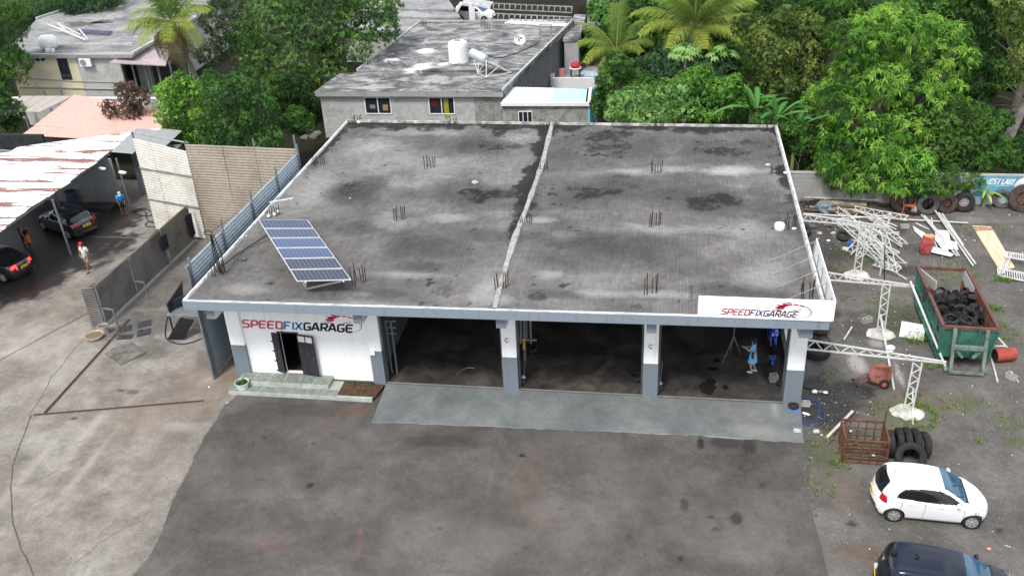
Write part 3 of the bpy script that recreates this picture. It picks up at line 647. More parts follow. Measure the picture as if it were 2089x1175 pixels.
def letter(mb, pts, w, Tm, mi=0, t=.006):
    """ribbon with mitred corners; Tm maps (x, y, depth) to 3d"""
    P = [Vector((a, b)) for a, b in pts]; n = len(P); Lf = []; Rt = []
    for i in range(n):
        d0 = (P[i]-P[i-1]).normalized() if i else (P[1]-P[0]).normalized(); d1 = (P[i+1]-P[i]).normalized() if i < n-1 else d0
        n0 = Vector((-d0.y, d0.x)); n1 = Vector((-d1.y, d1.x)); m = (n0+n1)
        m = m.normalized() if m.length > .2 else n0
        k = w/2/max(.5, m.dot(n0)); Lf.append(P[i]+m*k); Rt.append(P[i]-m*k)
    for i in range(n-1):
        q = [Rt[i], Rt[i+1], Lf[i+1], Lf[i]]
        mb.add([Tm(p.x, p.y, t) for p in q]+[Tm(p.x, p.y, 0) for p in q], [(0,1,2,3),(0,4,5,1),(1,5,6,2),(2,6,7,3),(3,7,4,0)], mi)
def wordmark(parent, p0, p1, capv, parts, nrm, shear=.28, sw=1.25, gap=.8):
    """p0,p1: baseline start and end; capv: vector of cap height"""
    total = 0; items = []
    for word, mat in parts:
        for ch in word:
            wd = 1.2 if ch == 'I' else 4.3
            items.append((ch, total, mat)); total += wd+gap
    total -= gap; ex = (p1-p0)/total; ey = capv/6.2
    idx = 0
    for word, mat in parts:
        for ch in word:
            _, x, _ = items[idx]; idx += 1; mb = MB()
            for st in GL[ch]: letter(mb, st, sw, lambda a, b, o_, x=x: p0+ex*(x+a+shear*b)+ey*b+nrm*o_)
            mb.build('letter', mat, parent)
redL = M('letter_red', (.36, .01, .04), .5, var=.08, bump=0); bluL = M('letter_blue', (.02, .02, .17), .5, var=.08, bump=0); blkL = M('letter_black', (.012, .012, .015), .5, bump=0)
redW = M('letter_red_faded', (.5, .08, .13), .6, var=.12, bump=0); bluW = M('letter_blue_faded', (.05, .2, .42), .6, var=.12, bump=0); gryL = M('letter_grey', (.45, .45, .46), .6, bump=0)
def emblem(parent, Tm, red, blk, gry):
    """speedometer arc with flames. Tm maps unit coords (0..1 wide, 0..1 high) to 3d"""
    mb = MB(); cxm, cym = .52, .32
    def arc(a0, a1, r0, r1, w0, w1, m, mi=0, n=14, cx_=cxm, cy_=cym, sy=1.0, nm='emblem_arc'):
        mb = MB(); vs = []
        for i in range(n+1):
            k = i/n; a = math.radians(a0+(a1-a0)*k); r = r0+(r1-r0)*k; w = w0+(w1-w0)*k
            for rr, o_ in ((r+w/2, .007), (r-w/2, .007)):
                vs.append(Tm(cx_+rr*math.cos(a), cy_+rr*math.sin(a)*sy, o_))
        mb.add(vs, [(2*i, 2*i+1, 2*i+3, 2*i+2) for i in range(n)]); mb.build(nm, m, parent)
    arc(160, 96, .44, .5, .26, .08, red); arc(92, 74, .5, .5, .08, .09, red); arc(70, 50, .5, .5, .09, .08, red)
    arc(50, -88, .52, .62, .02, .015, blk); arc(46, -20, .50, .52, .05, .015, gry)
    for (x, y, l, h) in ((.02, .5, .16, .1), (.07, .72, .16, .1), (.2, .86, .14, .1), (.3, .96, .16, .07), (-.02, .36, .2, .06)):
        mb = MB(); mb.add([Tm(x-l*.6, y+h*.35, .007), Tm(x+l*.3, y-h, .007), Tm(x+l*1.2, y-h*.7, .007), Tm(x+l*.5, y+h*.1, .007)], [(0, 1, 2, 3)]); mb.build('flame', red, parent)
    mb = MB(); mb.add([Tm(.5, .36, .007), Tm(.53, .30, .007), Tm(.86, .52, .007)], [(0, 1, 2)]); mb.build('needle', red, parent)
# wall lettering
nW = Vector((0, -1, 0)); yw = Wy-.002
a, b = GY(495, 667.5, yw), GY(728, 678.5, yw)
def onwall(px, py): return GY(px, py, yw)
capw = Vector((0, 0, (onwall(495, 652)-a).z*.98))
wordmark(garage, a, b-(b-a)*.035, capw, [('SPEED', redW), ('FIX', bluW), ('GARAGE', blkL)], nW, .15, 1.3)
e0, e1 = onwall(668, 668), onwall(734, 672); hv = onwall(690, 640).z-onwall(690, 672).z
emblem(garage, lambda x, y, o_: Vector((e0.x+(e1.x-e0.x)*x, yw-o_, e0.z+(e1.z-e0.z)*x+hv*(y)*.95)), redW, blkL, gryL)
# ---------------------------------------------------------------- roof signs
SY = FL.y-.1
sx0 = G(1423, 645, H+.03); sx1 = G(1697, 656, H+.03); syy = (sx0.y+sx1.y)/2
s0 = Vector((sx0.x, sx0.y, H+.025)); s1 = Vector((sx1.x, sx1.y, H+.025))
hS = ((GP(1423, 606, sx0, Vector((0, 1, 0))).z-s0.z)+(GP(1703, 613, sx1, Vector((0, 1, 0))).z-s1.z))/2
signW = M('sign_white', (.82, .82, .81), .45, var=.03, bump=0)
sign = thing('front_sign', 'long white roof sign reading SPEEDFIXGARAGE in red blue and black above the right bay', 'sign', (s0+s1)/2)
up = Vector((0, 0, hS)); mb = MB(); mb.slab([s0, s1, s1+up, s0+up], .05); mb.build('board', signW, sign)
dS = (s1-s0).normalized(); nS = Vector((dS.y, -dS.x, 0))
def onS(px, py): return GP(px, py, s0+nS*.002, nS)
a, b = onS(1470, 641), onS(1625, 648); cap = Vector((0, 0, (onS(1475, 629)-onS(1475, 641)).z))
wordmark(sign, a, b, cap, [('SPEED', redL), ('FIX', bluL), ('GARAGE', blkL)], nS, .3, 1.0, .7)
e0, e1 = onS(1582, 641), onS(1650, 645); hv = (onS(1600, 614).z-onS(1600, 642).z)
emblem(sign, lambda x, y, o_: Vector((e0.x+(e1.x-e0.x)*x, e0.y+(e1.y-e0.y)*x, e0.z+(e1.z-e0.z)*x+hv*y*.95))+nS*o_, redL, blkL, gryL)
for k in range(5):
    p = s0.lerp(s1, .08+k*.21)-nS*.06; mb = MB(); mb.bar(p, p+up*.97, .04); mb.bar(p+up*.8, p-nS*.8+Vector((0, 0, .02)), .03); mb.build('sign_brace', M('galv', (.35, .36, .37), .45, .6), sign)
side = thing('side_sign', 'plain white side board braced with thin rods along the right roof edge', 'sign', s1)
e = s1+Vector((.02, .03, 0)); eb = G(1665, 486, s1.z+hS); eb = Vector((eb.x, eb.y, s1.z))
mb = MB(); mb.slab([e, eb, eb+up, e+up], -.04); mb.build('board', signW, side)
for k in range(5):
    p = e.lerp(eb, .06+k*.225)+Vector((-.07, 0, 0)); mb = MB(); mb.bar(p, p+up*.97, .035)
    mb.tube([p+up*.93, p+Vector((-1.7, -.25, .0))], .018, 5); mb.build('sign_brace', M('galv', (.35, .36, .37), .45, .6), side)
# ================================================================ LEFT SIDE: fences, shed, wash yard
def corr(quad, pitch, amp, nseg=6, sag=.015, vert=False, rd=rnd):
    """corrugated sheet as mesh data: quad tl,tr,br,bl; ribs run along the top edge (or vertically)"""
    tl, tr, br, bl = [Vector(p) for p in quad]
    if vert: tl, tr, br, bl = bl, tl, tr, br
    H_ = ((tl-bl).length+(tr-br).length)/2; rows_ = max(4, int(H_/pitch*4)); nrm = (tr-tl).cross(bl-tl).normalized()
    vs = []; fs = []; ph = rd.random()*6
    for i in range(rows_+1):
        v = i/rows_; off = amp*(1, 0, -1, 0)[i % 4]
        for j in range(nseg+1):
            u = j/nseg; p = tl.lerp(tr, u).lerp(bl.lerp(br, u), v)
            vs.append(p+nrm*(off+sag*math.sin(ph+u*5+v*3)))
    for i in range(rows_):
        for j in range(nseg): a = i*(nseg+1)+j; fs.append((a, a+1, a+nseg+2, a+nseg+1))
    return vs, fs
def sheet_mat(name, col, rust, lo=.5, hi=.62, rs=1.2, stretch=(1, 1, 1), rough=.45, metal=.25, var=.15, base2=None):
    t = NT(name); v = t.coord('world', stretch); f = t.noise(v, rs, 8, .6, .3); g = t.noise(t.coord('world'), 5, 6, .6)
    b = t.ramp(g, [(.3, [x*(1-var) for x in col]), (.7, base2 or [min(1, x*(1+var)) for x in col])])
    k = t.ramp(f, [(lo, 0), (hi, 1)]); b = t.mix(k, b, t.mix(g, rust, [x*.55 for x in rust]))
    t.set('Base Color', b); t.set('Metallic', metal); t.set('Roughness', rough); return t.m
blueS = sheet_mat('galvanised_sheet', (.34, .40, .44), (.25, .22, .18), .66, .85, .6)
brownS = sheet_mat('dusty_sheet', (.33, .285, .225), (.17, .12, .08), .42, .8, .35, rough=.7, metal=.1)
paleS = sheet_mat('pale_sheet', (.62, .6, .53), (.42, .32, .23), .5, .85, .35, rough=.65, metal=.05)
lowS = sheet_mat('dark_sheet', (.17, .157, .14), (.1, .085, .075), .45, .75, .8, rough=.65, metal=.15)
postM = M('post_steel', (.2, .22, .23), .6, .4, var=.2)
def fence(name, label, P0, P1, h0, h1, n, mat, posts, pitch=.15, amp=.028, group=None, lean=(0, 0), side=1, rails=()):
    P0, P1 = Vector(P0), Vector(P1); t_ = thing(name, label, 'fence', (P0+P1)/2, group=group); d = (P1-P0)/n; ln = Vector((lean[0], lean[1], 0))
    nn = Vector((-(P1-P0).y, (P1-P0).x, 0)).normalized()*side
    for k in range(n):
        a, b = P0+d*k, P0+d*(k+1); ha, hb = h0+(h1-h0)*k/n, h0+(h1-h0)*(k+1)/n; o = nn*(.012 if k % 2 else 0)
        up = Vector((0, 0, 1)); mb = MB()
        mb.add(*corr([a+up*ha+ln*ha/5+o, b+up*hb+ln*hb/5+o, b+up*.04+o, a+up*.04+o], pitch, amp)); mb.build('corrugated_sheet', mat, t_, smooth='all')
    for u, ph in posts:
        p = P0.lerp(P1, u)+nn*.06; mb = MB(); mb.bar(p, p+Vector((0, 0, ph))+ln*ph/5, .09, .07); mb.build('post', postM, t_)
    for z in rails:
        mb = MB(); mb.bar(P0+Vector((0, 0, z))-nn*.07, P1+Vector((0, 0, z))-nn*.07, .05, .05); mb.build('rail', postM, t_)
    return t_
B0 = Vector((-1.4, -.3, 0)); B1 = Vector((-1.2, 12.45, 0))
fence('corrugated_fence', 'tall blue grey corrugated metal fence running along the left side of the garage', B0, B1, 5.6, 5.6, 4, blueS, [(0, 5.65), (.02, 5.9), (.27, 6.15), (.52, 6.1), (.76, 6.05), (.995, 6.1)], .17, .035, side=-1)
Wc = Vector((-7.8, 13.1, 0))
fence('corrugated_fence', 'wide tall brown dusty corrugated fence closing the back of the wash yard', Wc, Vector((-1.25, 12.6, 0)), 5.75, 5.75, 3, brownS, [(0, 5.9), (.62, 6.2), (.985, 6.5)], .16, .019, side=1)
fence('corrugated_fence', 'tall cream white corrugated fence panel left of the brown fence', Vector((-11.5, 14.2, 0)), Wc+Vector((-.02, -.02, 0)), 5.65, 5.35, 3, paleS, [(0, 6.0), (1, 5.9)], .16, .013, side=1, rails=(2.0, 3.9))
mb = MB(); mb.tube([(-11.5, 14.4, 5.9), (-7.7, 13.3, 5.75)], .045, 8); mb.build('fence_pipe_rail', M('pipe_grey', (.33, .33, .32), .6, .3), None)
o = bpy.data.objects['fence_pipe_rail']; tag(o, 'long grey pipe running above the cream white fence panel', 'pipe')
L0, L1 = Vector((-8.75, 3.55, 0)), Vector((-8.45, 12.9, 0))
lf = fence('corrugated_fence', 'low dark corrugated fence between the shed drive and the wash yard', L0, L1, 2.2, 2.2, 3, lowS, [(0.01, 2.25), (.34, 2.25), (.67, 2.25), (.99, 2.25)], .13, .034, side=-1)
e0 = L0+Vector((-.55, -.15, 0)); mb = MB(); mb.add(*corr([e0+Vector((0, 0, 2.2)), L0+Vector((-.02, 0, 2.2)), L0+Vector((-.02, 0, .05)), e0+Vector((0, 0, .05))], .115, .022)); mb.build('corrugated_sheet', lowS, lf, smooth='all')
for (a, b, c_) in (((205,628),(226,630),(241,668)), ((266,570),(291,572),(303,611)), ((325,517),(345,520),(352,548))):
    u = (G(*c_)-Vector((0, 0, 0))); p = Vector((L0.x+.1, u.y+.1, 0)); mb = MB()
    mb.bar(p+Vector((.05, 0, 1.0)), Vector((u.x, u.y, 1.0)), .06); mb.bar(Vector((u.x, u.y, 0)), Vector((u.x, u.y, 1.02)), .06); mb.bar(p, p+Vector((0, 0, 1.0)), .06); mb.build('brace', postM, lf)
mb = MB(); mb.bar(L0+Vector((.05, -.05, .06)), L1+Vector((.05, 0, .06)), .14, .12); mb.build('plinth', groutM, lf)
# clothes/dark covers hung on the low fence
darkcl = M('dark_cloth', (.02, .025, .035), .8, var=.4, scale=5)
def drape(name, label, cat, c, w, h, mat, rz=0, folds=5, amp=.05, group=None):
    """hanging cloth with folds, thickness"""
    t_ = MB(); n, m_ = 18, 8; c = Vector(c); ux = Vector((math.cos(rz), math.sin(rz), 0)); nx_ = Vector((-math.sin(rz), math.cos(rz), 0)); vs = []; sd_ = rnd.random()*9
    for s_ in (0, 1):
        for j in range(m_+1):
            v = j/m_
            for i in range(n+1):
                u = i/n-.5; a = amp*(.3+v); o = a*math.sin(folds*6.28*u+sd_)+.03*s_
                vs.append(c+ux*u*w*(1-.12*math.sin(v*3+sd_))+Vector((0, 0, -v*h*(1+.06*math.sin(i*1.7+sd_))))+nx_*o)
    K = (n+1)*(m_+1); fs = []
    for s_ in (0, 1):
        for j in range(m_):
            for i in range(n):
                a = s_*K+j*(n+1)+i; f = (a, a+1, a+n+2, a+n+1); fs.append(f if s_ else f[::-1])
    t_.add(vs, fs); o = t_.build(name, mat, None, smooth='all'); tag(o, label, cat, group); return o
drape('hanging_cover', 'dark blue cover hung over the far end post of the low dark fence', 'cover', Vector((L1.x+.15, L1.y-.25, 1.75)), .55, 1.25, darkcl, 1.5)
drape('hanging_shirt', 'small dark blue shirt hung on a bracket of the low dark fence', 'shirt', Vector((-8.3, 9.7, 1.9)), .5, .75, darkcl, 1.4)
# mats on the ground
for (px, py, w, h, rz, lb) in ((255, 671, .62, .55, .45, 'dark square rubber mat at the back left of the four mats'), (295, 661, .62, .55, .5, 'dark rubber mat furthest back right beside the fence yard'), (294, 679, .62, .55, .45, 'dark rubber mat at the front right of the four mats'), (256, 688, .7, .4, .15, 'dark grey oblong mat nearest the broken slab piece')):
    p = G(px, py); c_, s_ = math.cos(rz), math.sin(rz); mb = MB(); n = 10; vs = []
    for z in (0, 1):
        for i in range(n+1):
            for j in range(n+1):
                x, y = (i/n-.5)*w, (j/n-.5)*h; vs.append((p.x+x*c_-y*s_, p.y+x*s_+y*c_, .018+z*.02+.008*math.sin(i*1.3)*math.cos(j)))
    K = (n+1)**2; fs = [tuple(a+z*K for a in ((i*(n+1)+j, (i+1)*(n+1)+j, (i+1)*(n+1)+j+1, i*(n+1)+j+1)[::1 if z else -1])) for z in (0, 1) for i in range(n) for j in range(n)]
    mb.add(vs, fs); o = mb.build('rubber_mat', M('rubber_mat', (.04, .042, .047), .8, var=.5, scale=5), None); tag(o, lb, 'mat', 'rubber mats drying on the wash yard')
# bucket and basin
def bucket(name, label, cat, p, r0, r1, h, mat, fill=None, rim=.02, group=None, thick=.02):
    t_ = thing(name, label, cat, p, group=group); mb = MB(); mb.lathe([(.001, 0), (r0, 0), (r1, h), (r1+rim, h), (r1+rim, h-.03), (r1-thick, h-.03), (r0-thick, .03), (.001, .03)], p, 20); mb.build('shell', mat, t_, smooth=True)
    if fill:
        mb = MB(); mb.lathe([(.001, h*.8), (r1-thick*1.2, h*.8)], p, 16); mb.build('contents', fill, t_)
    return t_
dirtyW = M('dirty_plastic', (.42, .38, .32), .6, var=.35, scale=6)
b_ = bucket('bucket', 'dirty white plastic bucket by the front post of the low fence', 'bucket', G(214, 680, .0), .19, .24, .45, dirtyW, M('slop', (.12, .1, .07), .4))
mb = MB(); p = G(214, 680); mb.tube([p+Vector((.25*math.cos(a), .06, .42+.2*math.sin(a))) for a in np.linspace(0, PI, 9)], .008, 5); mb.build('handle', postM, b_)
bucket('basin', 'wide shallow beige basin beside the dirty white bucket', 'basin', G(194, 690), .3, .42, .2, M('beige_plastic', (.45, .36, .25), .6, var=.3), M('slop2', (.16, .12, .08), .5))
o = MB(); p = G(203, 697); [o.blob(p+Vector((rnd.uniform(-.12, .12), rnd.uniform(-.08, .08), .03)), .04) for _ in range(1)]; o = o.build('rag', M('orange_rag', (.5, .15, .06), .8), None); tag(o, 'small orange rag on the ground by the beige basin', 'rag')
# hose on wash yard
def cable(name, label, cat, pts, r, mat, z=.03, closed=False, group=None, w=(0, 0, 0)):
    P = []
    pts = [p if isinstance(p, Vector) else G(p[0], p[1], z) for p in pts]
    n = len(pts)
    for i in range(n-1):
        p0, p1, p2, p3 = pts[max(i-1, 0)], pts[i], pts[i+1], pts[min(i+2, n-1)]
        for k in range(6):
            t_ = k/6; P.append(.5*((2*p1)+(p2-p0)*t_+(2*p0-5*p1+4*p2-p3)*t_*t_+(3*p1-p0-3*p2+p3)*t_**3))
    P.append(pts[-1]); mb = MB(); mb.tube(P, r, 6); o = mb.build(name, mat, None, smooth=True); return tag(o, label, cat, group)
hoseB = M('hose_black', (.02, .02, .022), .5)
cable('hose', 'black hose looping under the dark ramp stand beside the fence', 'hose', [(343,640),(338,665),(338,688),(352,698),(372,702),(395,697),(412,690)], .03, hoseB)
cable('hose', 'thin grey hose snaking from the fence bucket past the mats', 'hose', [(214,694),(230,690),(243,680),(236,676),(250,665)], .014, M('hose_grey', (.12, .14, .15), .5))
cable('hose', 'black pressure hose coiled on the wet floor by the man in blue', 'hose', [(272,432),(280,426),(300,428),(312,434),(305,441),(290,440),(276,436),(280,430),(296,432),(300,448),(315,455),(330,452),(320,462),(300,462),(298,455),(312,452)], .03, hoseB, .03)
# dark servicing stand with slatted deck and hanging black sheet
st = thing('service_stand', 'dark steel service stand with slatted deck and hanging black sheet beside the tall fence', 'stand', G(375, 690))
dkS = M('dark_steel2', (.04, .045, .055), .4, .5); grS = M('deck_steel', (.28, .29, .3), .45, .5)
X0, X1, Y0, Y1 = -3.6, -1.65, 3.9, 4.9
q = [G(341, 641, 1.0), G(396, 641, 1.0), G(384, 624, 1.0), G(352, 622, 1.0)]
x0, y0 = q[0].x, q[0].y; x1, y1 = -1.6, q[3].y+.3
for k in range(9):
    mb = MB(); yy = y0+.05+k*(y1-y0)/9; mb.box((x0, yy, .96), (x1, yy+.07, 1.0)); mb.build('deck_slat', grS, st)
mb = MB(); mb.bar((x0, y0, .94), (x1, y0, .94), .07, .1); mb.bar((x0, y1, .94), (x1, y1, .94), .07, .1); mb.bar((x0, y0, .94), (x0, y1, .94), .07, .1); mb.build('deck_frame', grS, st)
for (x, y) in ((x0+.05, y0+.05), (x0+.05, y1-.05), (x1-.05, y1-.05), (x1-.05, y0+.05)):
    mb = MB(); mb.bar((x, y, 0), (x, y, .94), .06); mb.build('leg', dkS, st)
mb = MB(); mb.slab([(x0+.02, y1+.4, 1.02), (x0+.05, y0+.1, 1.02), (x0+.02, y0+.1, 1.5), (x0, y1+.7, 1.75)], .06); mb.slab([(x0+.02, y0+.3, 1.02), (x0+1.0, y1+.25, 1.02), (x0+1.0, y1+.25, 1.55), (x0+.0, y0+.35, 1.45)], .05); mb.build('tail_panel', dkS, st)
mb = MB(); mb.slab([G(341, 692, .04), G(374, 693, .04), G(396, 652, .9), G(367, 648, .9)], .03); mb.build('black_sheet', M('black_sheet', (.008, .008, .009), .9, var=.1), st)
# ---------------------------------------------------------------- shed
shed = thing('open_shed', 'open car wash shed with a white rust streaked corrugated roof', 'shed', (-19, 14, 0))
t = NT('rust_white_roof'); v = t.coord('world', (.22, 1.8, 1), (0, 0, -.0)); f = t.noise(v, 1.0, 7, .62, .1); f2 = t.noise(t.coord('world', (.5, 1, 1)), 9, 5, .65); f3 = t.noise(t.coord('world'), .22, 2, .5)
k = t.ramp(t.math('ADD', f, t.math('MULTIPLY', t.math('SUBTRACT', f2, .5), .14)), [(.535, 0), (.575, 1)])
b_ = t.ramp(t.noise(t.coord('world', (.3, 1, 1)), 2.5, 6, .6), [(.3, (.5, .52, .53)), (.65, (.7, .71, .71))])
t.set('Base Color', t.mix(k, b_, t.ramp(f2, [(.35, (.16, .07, .06)), (.65, (.26, .12, .09))]))); t.set('Roughness', .55); rustW = t.m
ra, rb = G(0, 420, 3.4), G(120, 402, 3.4); rdv = (rb-ra).normalized()
n = 18; dy = (22.2-4.5)/n; sheets = []
for k in range(n):
    yy = 4.2+k*dy; xr = -15.35+rnd.uniform(-.12, .12)+(.5 if k in (15, 16) else 0)+(1.2 if k == 17 else 0)
    P = Vector((xr, yy, 3.42)); Lf = P-rdv*(18 if k < 14 else 8.6+(17-k)*.7 if k < 18 else 5); o = Vector((0, 0, .02 if k % 2 else 0)); tilt = Vector((0, 0, rnd.uniform(-.02, .05)))
    w = Vector((0, dy*1.06, .015))
    mb = MB(); mb.add(*corr([Lf+w+o+tilt, P+w+o, P+o+tilt, Lf+o], .13, .014, 10, .01)); mb.build('roof_sheet', rustW, shed, smooth='all')
poleM = M('pole_grey', (.2, .22, .23), .5, .4)
for (px, py) in ((145, 520), (0, 622), (268, 428), (128, 443)):
    p = G(px, py); mb = MB(); mb.tube([p, p+Vector((-.1, .0, 3.38))], .06, 10); mb.build('pole', poleM, shed)
mb = MB(); mb.bar((-15.5, 4.5, 3.33), (-15.5, 19.8, 3.33), .07, .1); mb.bar((-17.5, 4.5, 3.33), (-17.5, 20, 3.33), .07, .1); mb.build('purlin', poleM, shed)
for yy in (7, 10.5, 14, 17.5):
    mb = MB(); mb.bar((-33, yy+.2, 3.3), (-15.4, yy, 3.3), .06, .08); mb.build('rafter', poleM, shed)
wbl, wbr = G(118, 408), G(253, 422)
mb = MB(); mb.add(*corr([wbl+Vector((-8, .9, 3.3)), wbr+Vector((0, 0, 3.2)), wbr, wbl+Vector((-8, .9, 0))], .16, .02, 8)); mb.build('back_sheet', sheet_mat('grey_white_sheet', (.27, .28, .28), (.25, .2, .16), .62, .9), shed, smooth='all')
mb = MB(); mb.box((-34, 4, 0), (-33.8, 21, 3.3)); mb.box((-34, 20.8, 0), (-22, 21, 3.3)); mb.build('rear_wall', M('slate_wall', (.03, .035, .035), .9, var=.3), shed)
for (px, py) in ((208, 344), (250, 352)):
    p = G(px, py, 3.0); mb = MB(); mb.obox(p, (.5, .18, .12), Matrix.Rotation(-.3, 3, 'Z')); mb.build('flood_lamp', white, shed, bevel=.03)
# slate coloured lean-to behind the cream fence
lt = thing('lean_to', 'slate grey sheet metal lean-to squeezed between the shed and the cream fence', 'lean-to', (-13.5, 18.5, 0))
mb = MB(); mb.box((-15.1, 19.2, 0), (-11.6, 19.35, 3.3)); mb.box((-11.75, 14.9, 0), (-11.6, 19.2, 3.3)); mb.build('wall', M('slate_wall2', (.15, .17, .185), .8, var=.35, scale=2), lt)
gs = sheet_mat('grey_ribbed', (.27, .28, .28), (.22, .2, .18), .6, .9)
for k in range(2):
    mb = MB(); a, b = Vector((-15.3+k*1.6, 17.6, 3.5)), Vector((-13.7+k*1.6, 17.3, 3.5)); mb.add(*corr([a+Vector((0, 3.4, .25)), b+Vector((0, 3.4, .25)), b, a], .2, .03, 2, vert=False)); mb.build('roof_sheet', gs, lt, smooth='all')
# clutter inside shed
for (px, py, w, d, h, nm, lb, m) in ((205, 428, 2.0, .9, .35, 'pallet_stack', 'low dark pallet stack on the wet shed floor behind the first dark car', M('dark_wood', (.05, .045, .04), .8)),):
    p = G(px, py); t_ = thing(nm, lb, 'pallets', p)
    for lv in range(2):
        for k in range(6):
            mb = MB(); mb.obox(p+Vector((-w/2+w*(k+.5)/6, 0, .13+lv*.16)), (w/7, d, .03)); mb.build('deck_board', m, t_)
        for k in range(3):
            mb = MB(); mb.obox(p+Vector((0, -d/2+.06+k*(d/2-.06), .06+lv*.16)), (w, .1, .09)); mb.build('bearer', m, t_)
bucket('water_drum', 'dull blue barrel standing in the dark back corner of the shed', 'barrel', G(150, 418), .3, .3, .95, M('dull_blue', (.05, .09, .13), .5), M('water', (.03, .04, .05), .2))
# ================================================================ VEGETATION
def leafmat(name, rough=.6, trans=.25):
    t = NT(name); a = t.attr('Col', 'Color'); t.set('Base Color', a); t.set('Roughness', rough); t.set('Specular IOR Level', .13)
    tr = t.n('ShaderNodeBsdfTranslucent', {'Color': t.mix(.5, a, (.25, .4, .05), 'SCREEN')}); mx = t.n('ShaderNodeMixShader', {'Fac': trans})
    t.t.links.new(t.b.outputs[0], mx.inputs[1]); t.t.links.new(tr.outputs[0], mx.inputs[2]); t.t.links.new(mx.outputs[0], t.out.inputs['Surface']); return t.m
leafM = leafmat('leaf'); barkM = M('bark', (.12, .1, .085), .9, var=.4, scale=6, bump=.8, bscale=14); barkP = M('bark_pale', (.42, .38, .34), .85, var=.35, scale=3, bump=.6, bscale=9)
def norm(a): return a/np.maximum(np.linalg.norm(a, axis=1, keepdims=True), 1e-9)
def foliage(lobes, n, ll, lw, cols, seed, whorl=9, droop=.5, upbias=.35, shell=(.82, 1.06), fill=.25, open_=.9, young=.0, ycol=(.25, .32, .05), lump=.28, sub=0):
    """lobes (k,6): centre and radii. Returns verts, faces, cols"""
    rs = np.random.RandomState(seed); lobes = np.array(lobes, float)
    if sub:
        out = []
        for l in lobes:
            out.append(np.r_[l[:3], l[3:]*.74])
            for _ in range(sub):
                d = rs.randn(3); d[2] = abs(d[2])*.9-.15*rs.rand(); d /= np.linalg.norm(d); k = rs.uniform(.3, .5)
                out.append(np.r_[l[:3]+d*l[3:]*rs.uniform(.58, .8), l[3:]*k])
        lobes = np.array(out)
    area = (lobes[:, 3]*lobes[:, 4]+lobes[:, 3]*lobes[:, 5]+lobes[:, 4]*lobes[:, 5]); pr = area/area.sum()
    li = rs.choice(len(lobes), n, p=pr); d = norm(rs.randn(n, 3)); d[:, 2] = d[:, 2]+upbias*rs.rand(n); d = norm(d)
    c = lobes[li, :3]; r = lobes[li, 3:]
    # lumpy radius: clusters of shoots, gaps between
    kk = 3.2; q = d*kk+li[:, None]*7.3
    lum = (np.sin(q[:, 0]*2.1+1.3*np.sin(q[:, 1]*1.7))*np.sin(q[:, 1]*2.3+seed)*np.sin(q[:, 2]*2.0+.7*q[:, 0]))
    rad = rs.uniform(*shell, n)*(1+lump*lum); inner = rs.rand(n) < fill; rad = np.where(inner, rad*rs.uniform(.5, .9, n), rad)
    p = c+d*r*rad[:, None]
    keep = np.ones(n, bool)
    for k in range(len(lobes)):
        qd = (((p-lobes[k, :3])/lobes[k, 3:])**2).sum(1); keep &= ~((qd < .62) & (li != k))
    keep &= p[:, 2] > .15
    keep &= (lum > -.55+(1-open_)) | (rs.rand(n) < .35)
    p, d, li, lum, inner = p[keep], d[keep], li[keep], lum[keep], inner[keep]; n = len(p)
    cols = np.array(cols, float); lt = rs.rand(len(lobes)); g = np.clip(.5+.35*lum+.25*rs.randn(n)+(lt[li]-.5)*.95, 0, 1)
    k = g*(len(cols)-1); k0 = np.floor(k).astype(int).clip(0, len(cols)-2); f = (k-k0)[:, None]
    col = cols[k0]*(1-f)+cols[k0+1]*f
    if young: 
        ym = (rs.rand(n) < young*(.4+1.2*(lt[li] > .5))) & ~inner; col[ym] = np.array(ycol)*(.8+.4*rs.rand(ym.sum(), 1))
    N = n*whorl; P = np.repeat(p, whorl, 0); D = np.repeat(d, whorl, 0); Cc = np.repeat(col, whorl, 0)*(.88+.24*rs.rand(N, 1))
    t = rs.randn(N, 3); t -= (t*D).sum(1, keepdims=True)*D; t = norm(t)
    dirv = norm(t+D*rs.uniform(.1, .9, (N, 1))); dirv[:, 2] -= droop*rs.rand(N); dirv = norm(dirv)
    L_ = ll*rs.uniform(.6, 1.25, (N, 1)); W_ = lw*rs.uniform(.7, 1.2, (N, 1))
    sd_ = np.cross(dirv, D+.3*rs.randn(N, 3)); sd_ = norm(sd_)
    base = P+rs.randn(N, 3)*ll*.12; tip = base+dirv*L_; tip[:, 2] -= droop*.25*L_[:, 0]; mid = base+dirv*L_*.45+D*.04*L_
    V = np.stack([base, mid+sd_*W_/2, tip, mid-sd_*W_/2], 1).reshape(-1, 3)
    Fc = np.arange(N*4).reshape(-1, 4)
    return V, Fc, np.repeat(Cc, 4, 0)
TRI = [0]
def limbs(base, lobes, r0, mat, parent, name='trunk', seed=0, lean=(0, 0)):
    rd = random.Random(seed); b = Vector(base); lobes = sorted(lobes, key=lambda l: -l[3])[:9]
    zc = sum(l[2] for l in lobes)/len(lobes); zf = max(.8, zc*.45); fork = b+Vector((lean[0], lean[1], zf)); mb = MB()
    mb.tube([b, b.lerp(fork, .5)+Vector((rd.uniform(-.1, .1), rd.uniform(-.1, .1), 0)), fork], [r0, r0*.8, r0*.65], 9); tr = mb.build(name, mat, parent, smooth=True)
    for l in lobes:
        c = Vector(l[:3]); m = fork.lerp(c, .5)+Vector((rd.uniform(-.3, .3), rd.uniform(-.3, .3), .2)); mb = MB()
        mb.tube([fork, m, c], [r0*.45, r0*.28, r0*.1], 6)
        for _ in range(3):
            e = c+Vector((rd.uniform(-1, 1)*l[3]*.8, rd.uniform(-1, 1)*l[4]*.8, rd.uniform(0, .8)*l[5])); mb.tube([m.lerp(c, .6), e], [r0*.14, r0*.05], 4)
        mb.build('branch', mat, tr)
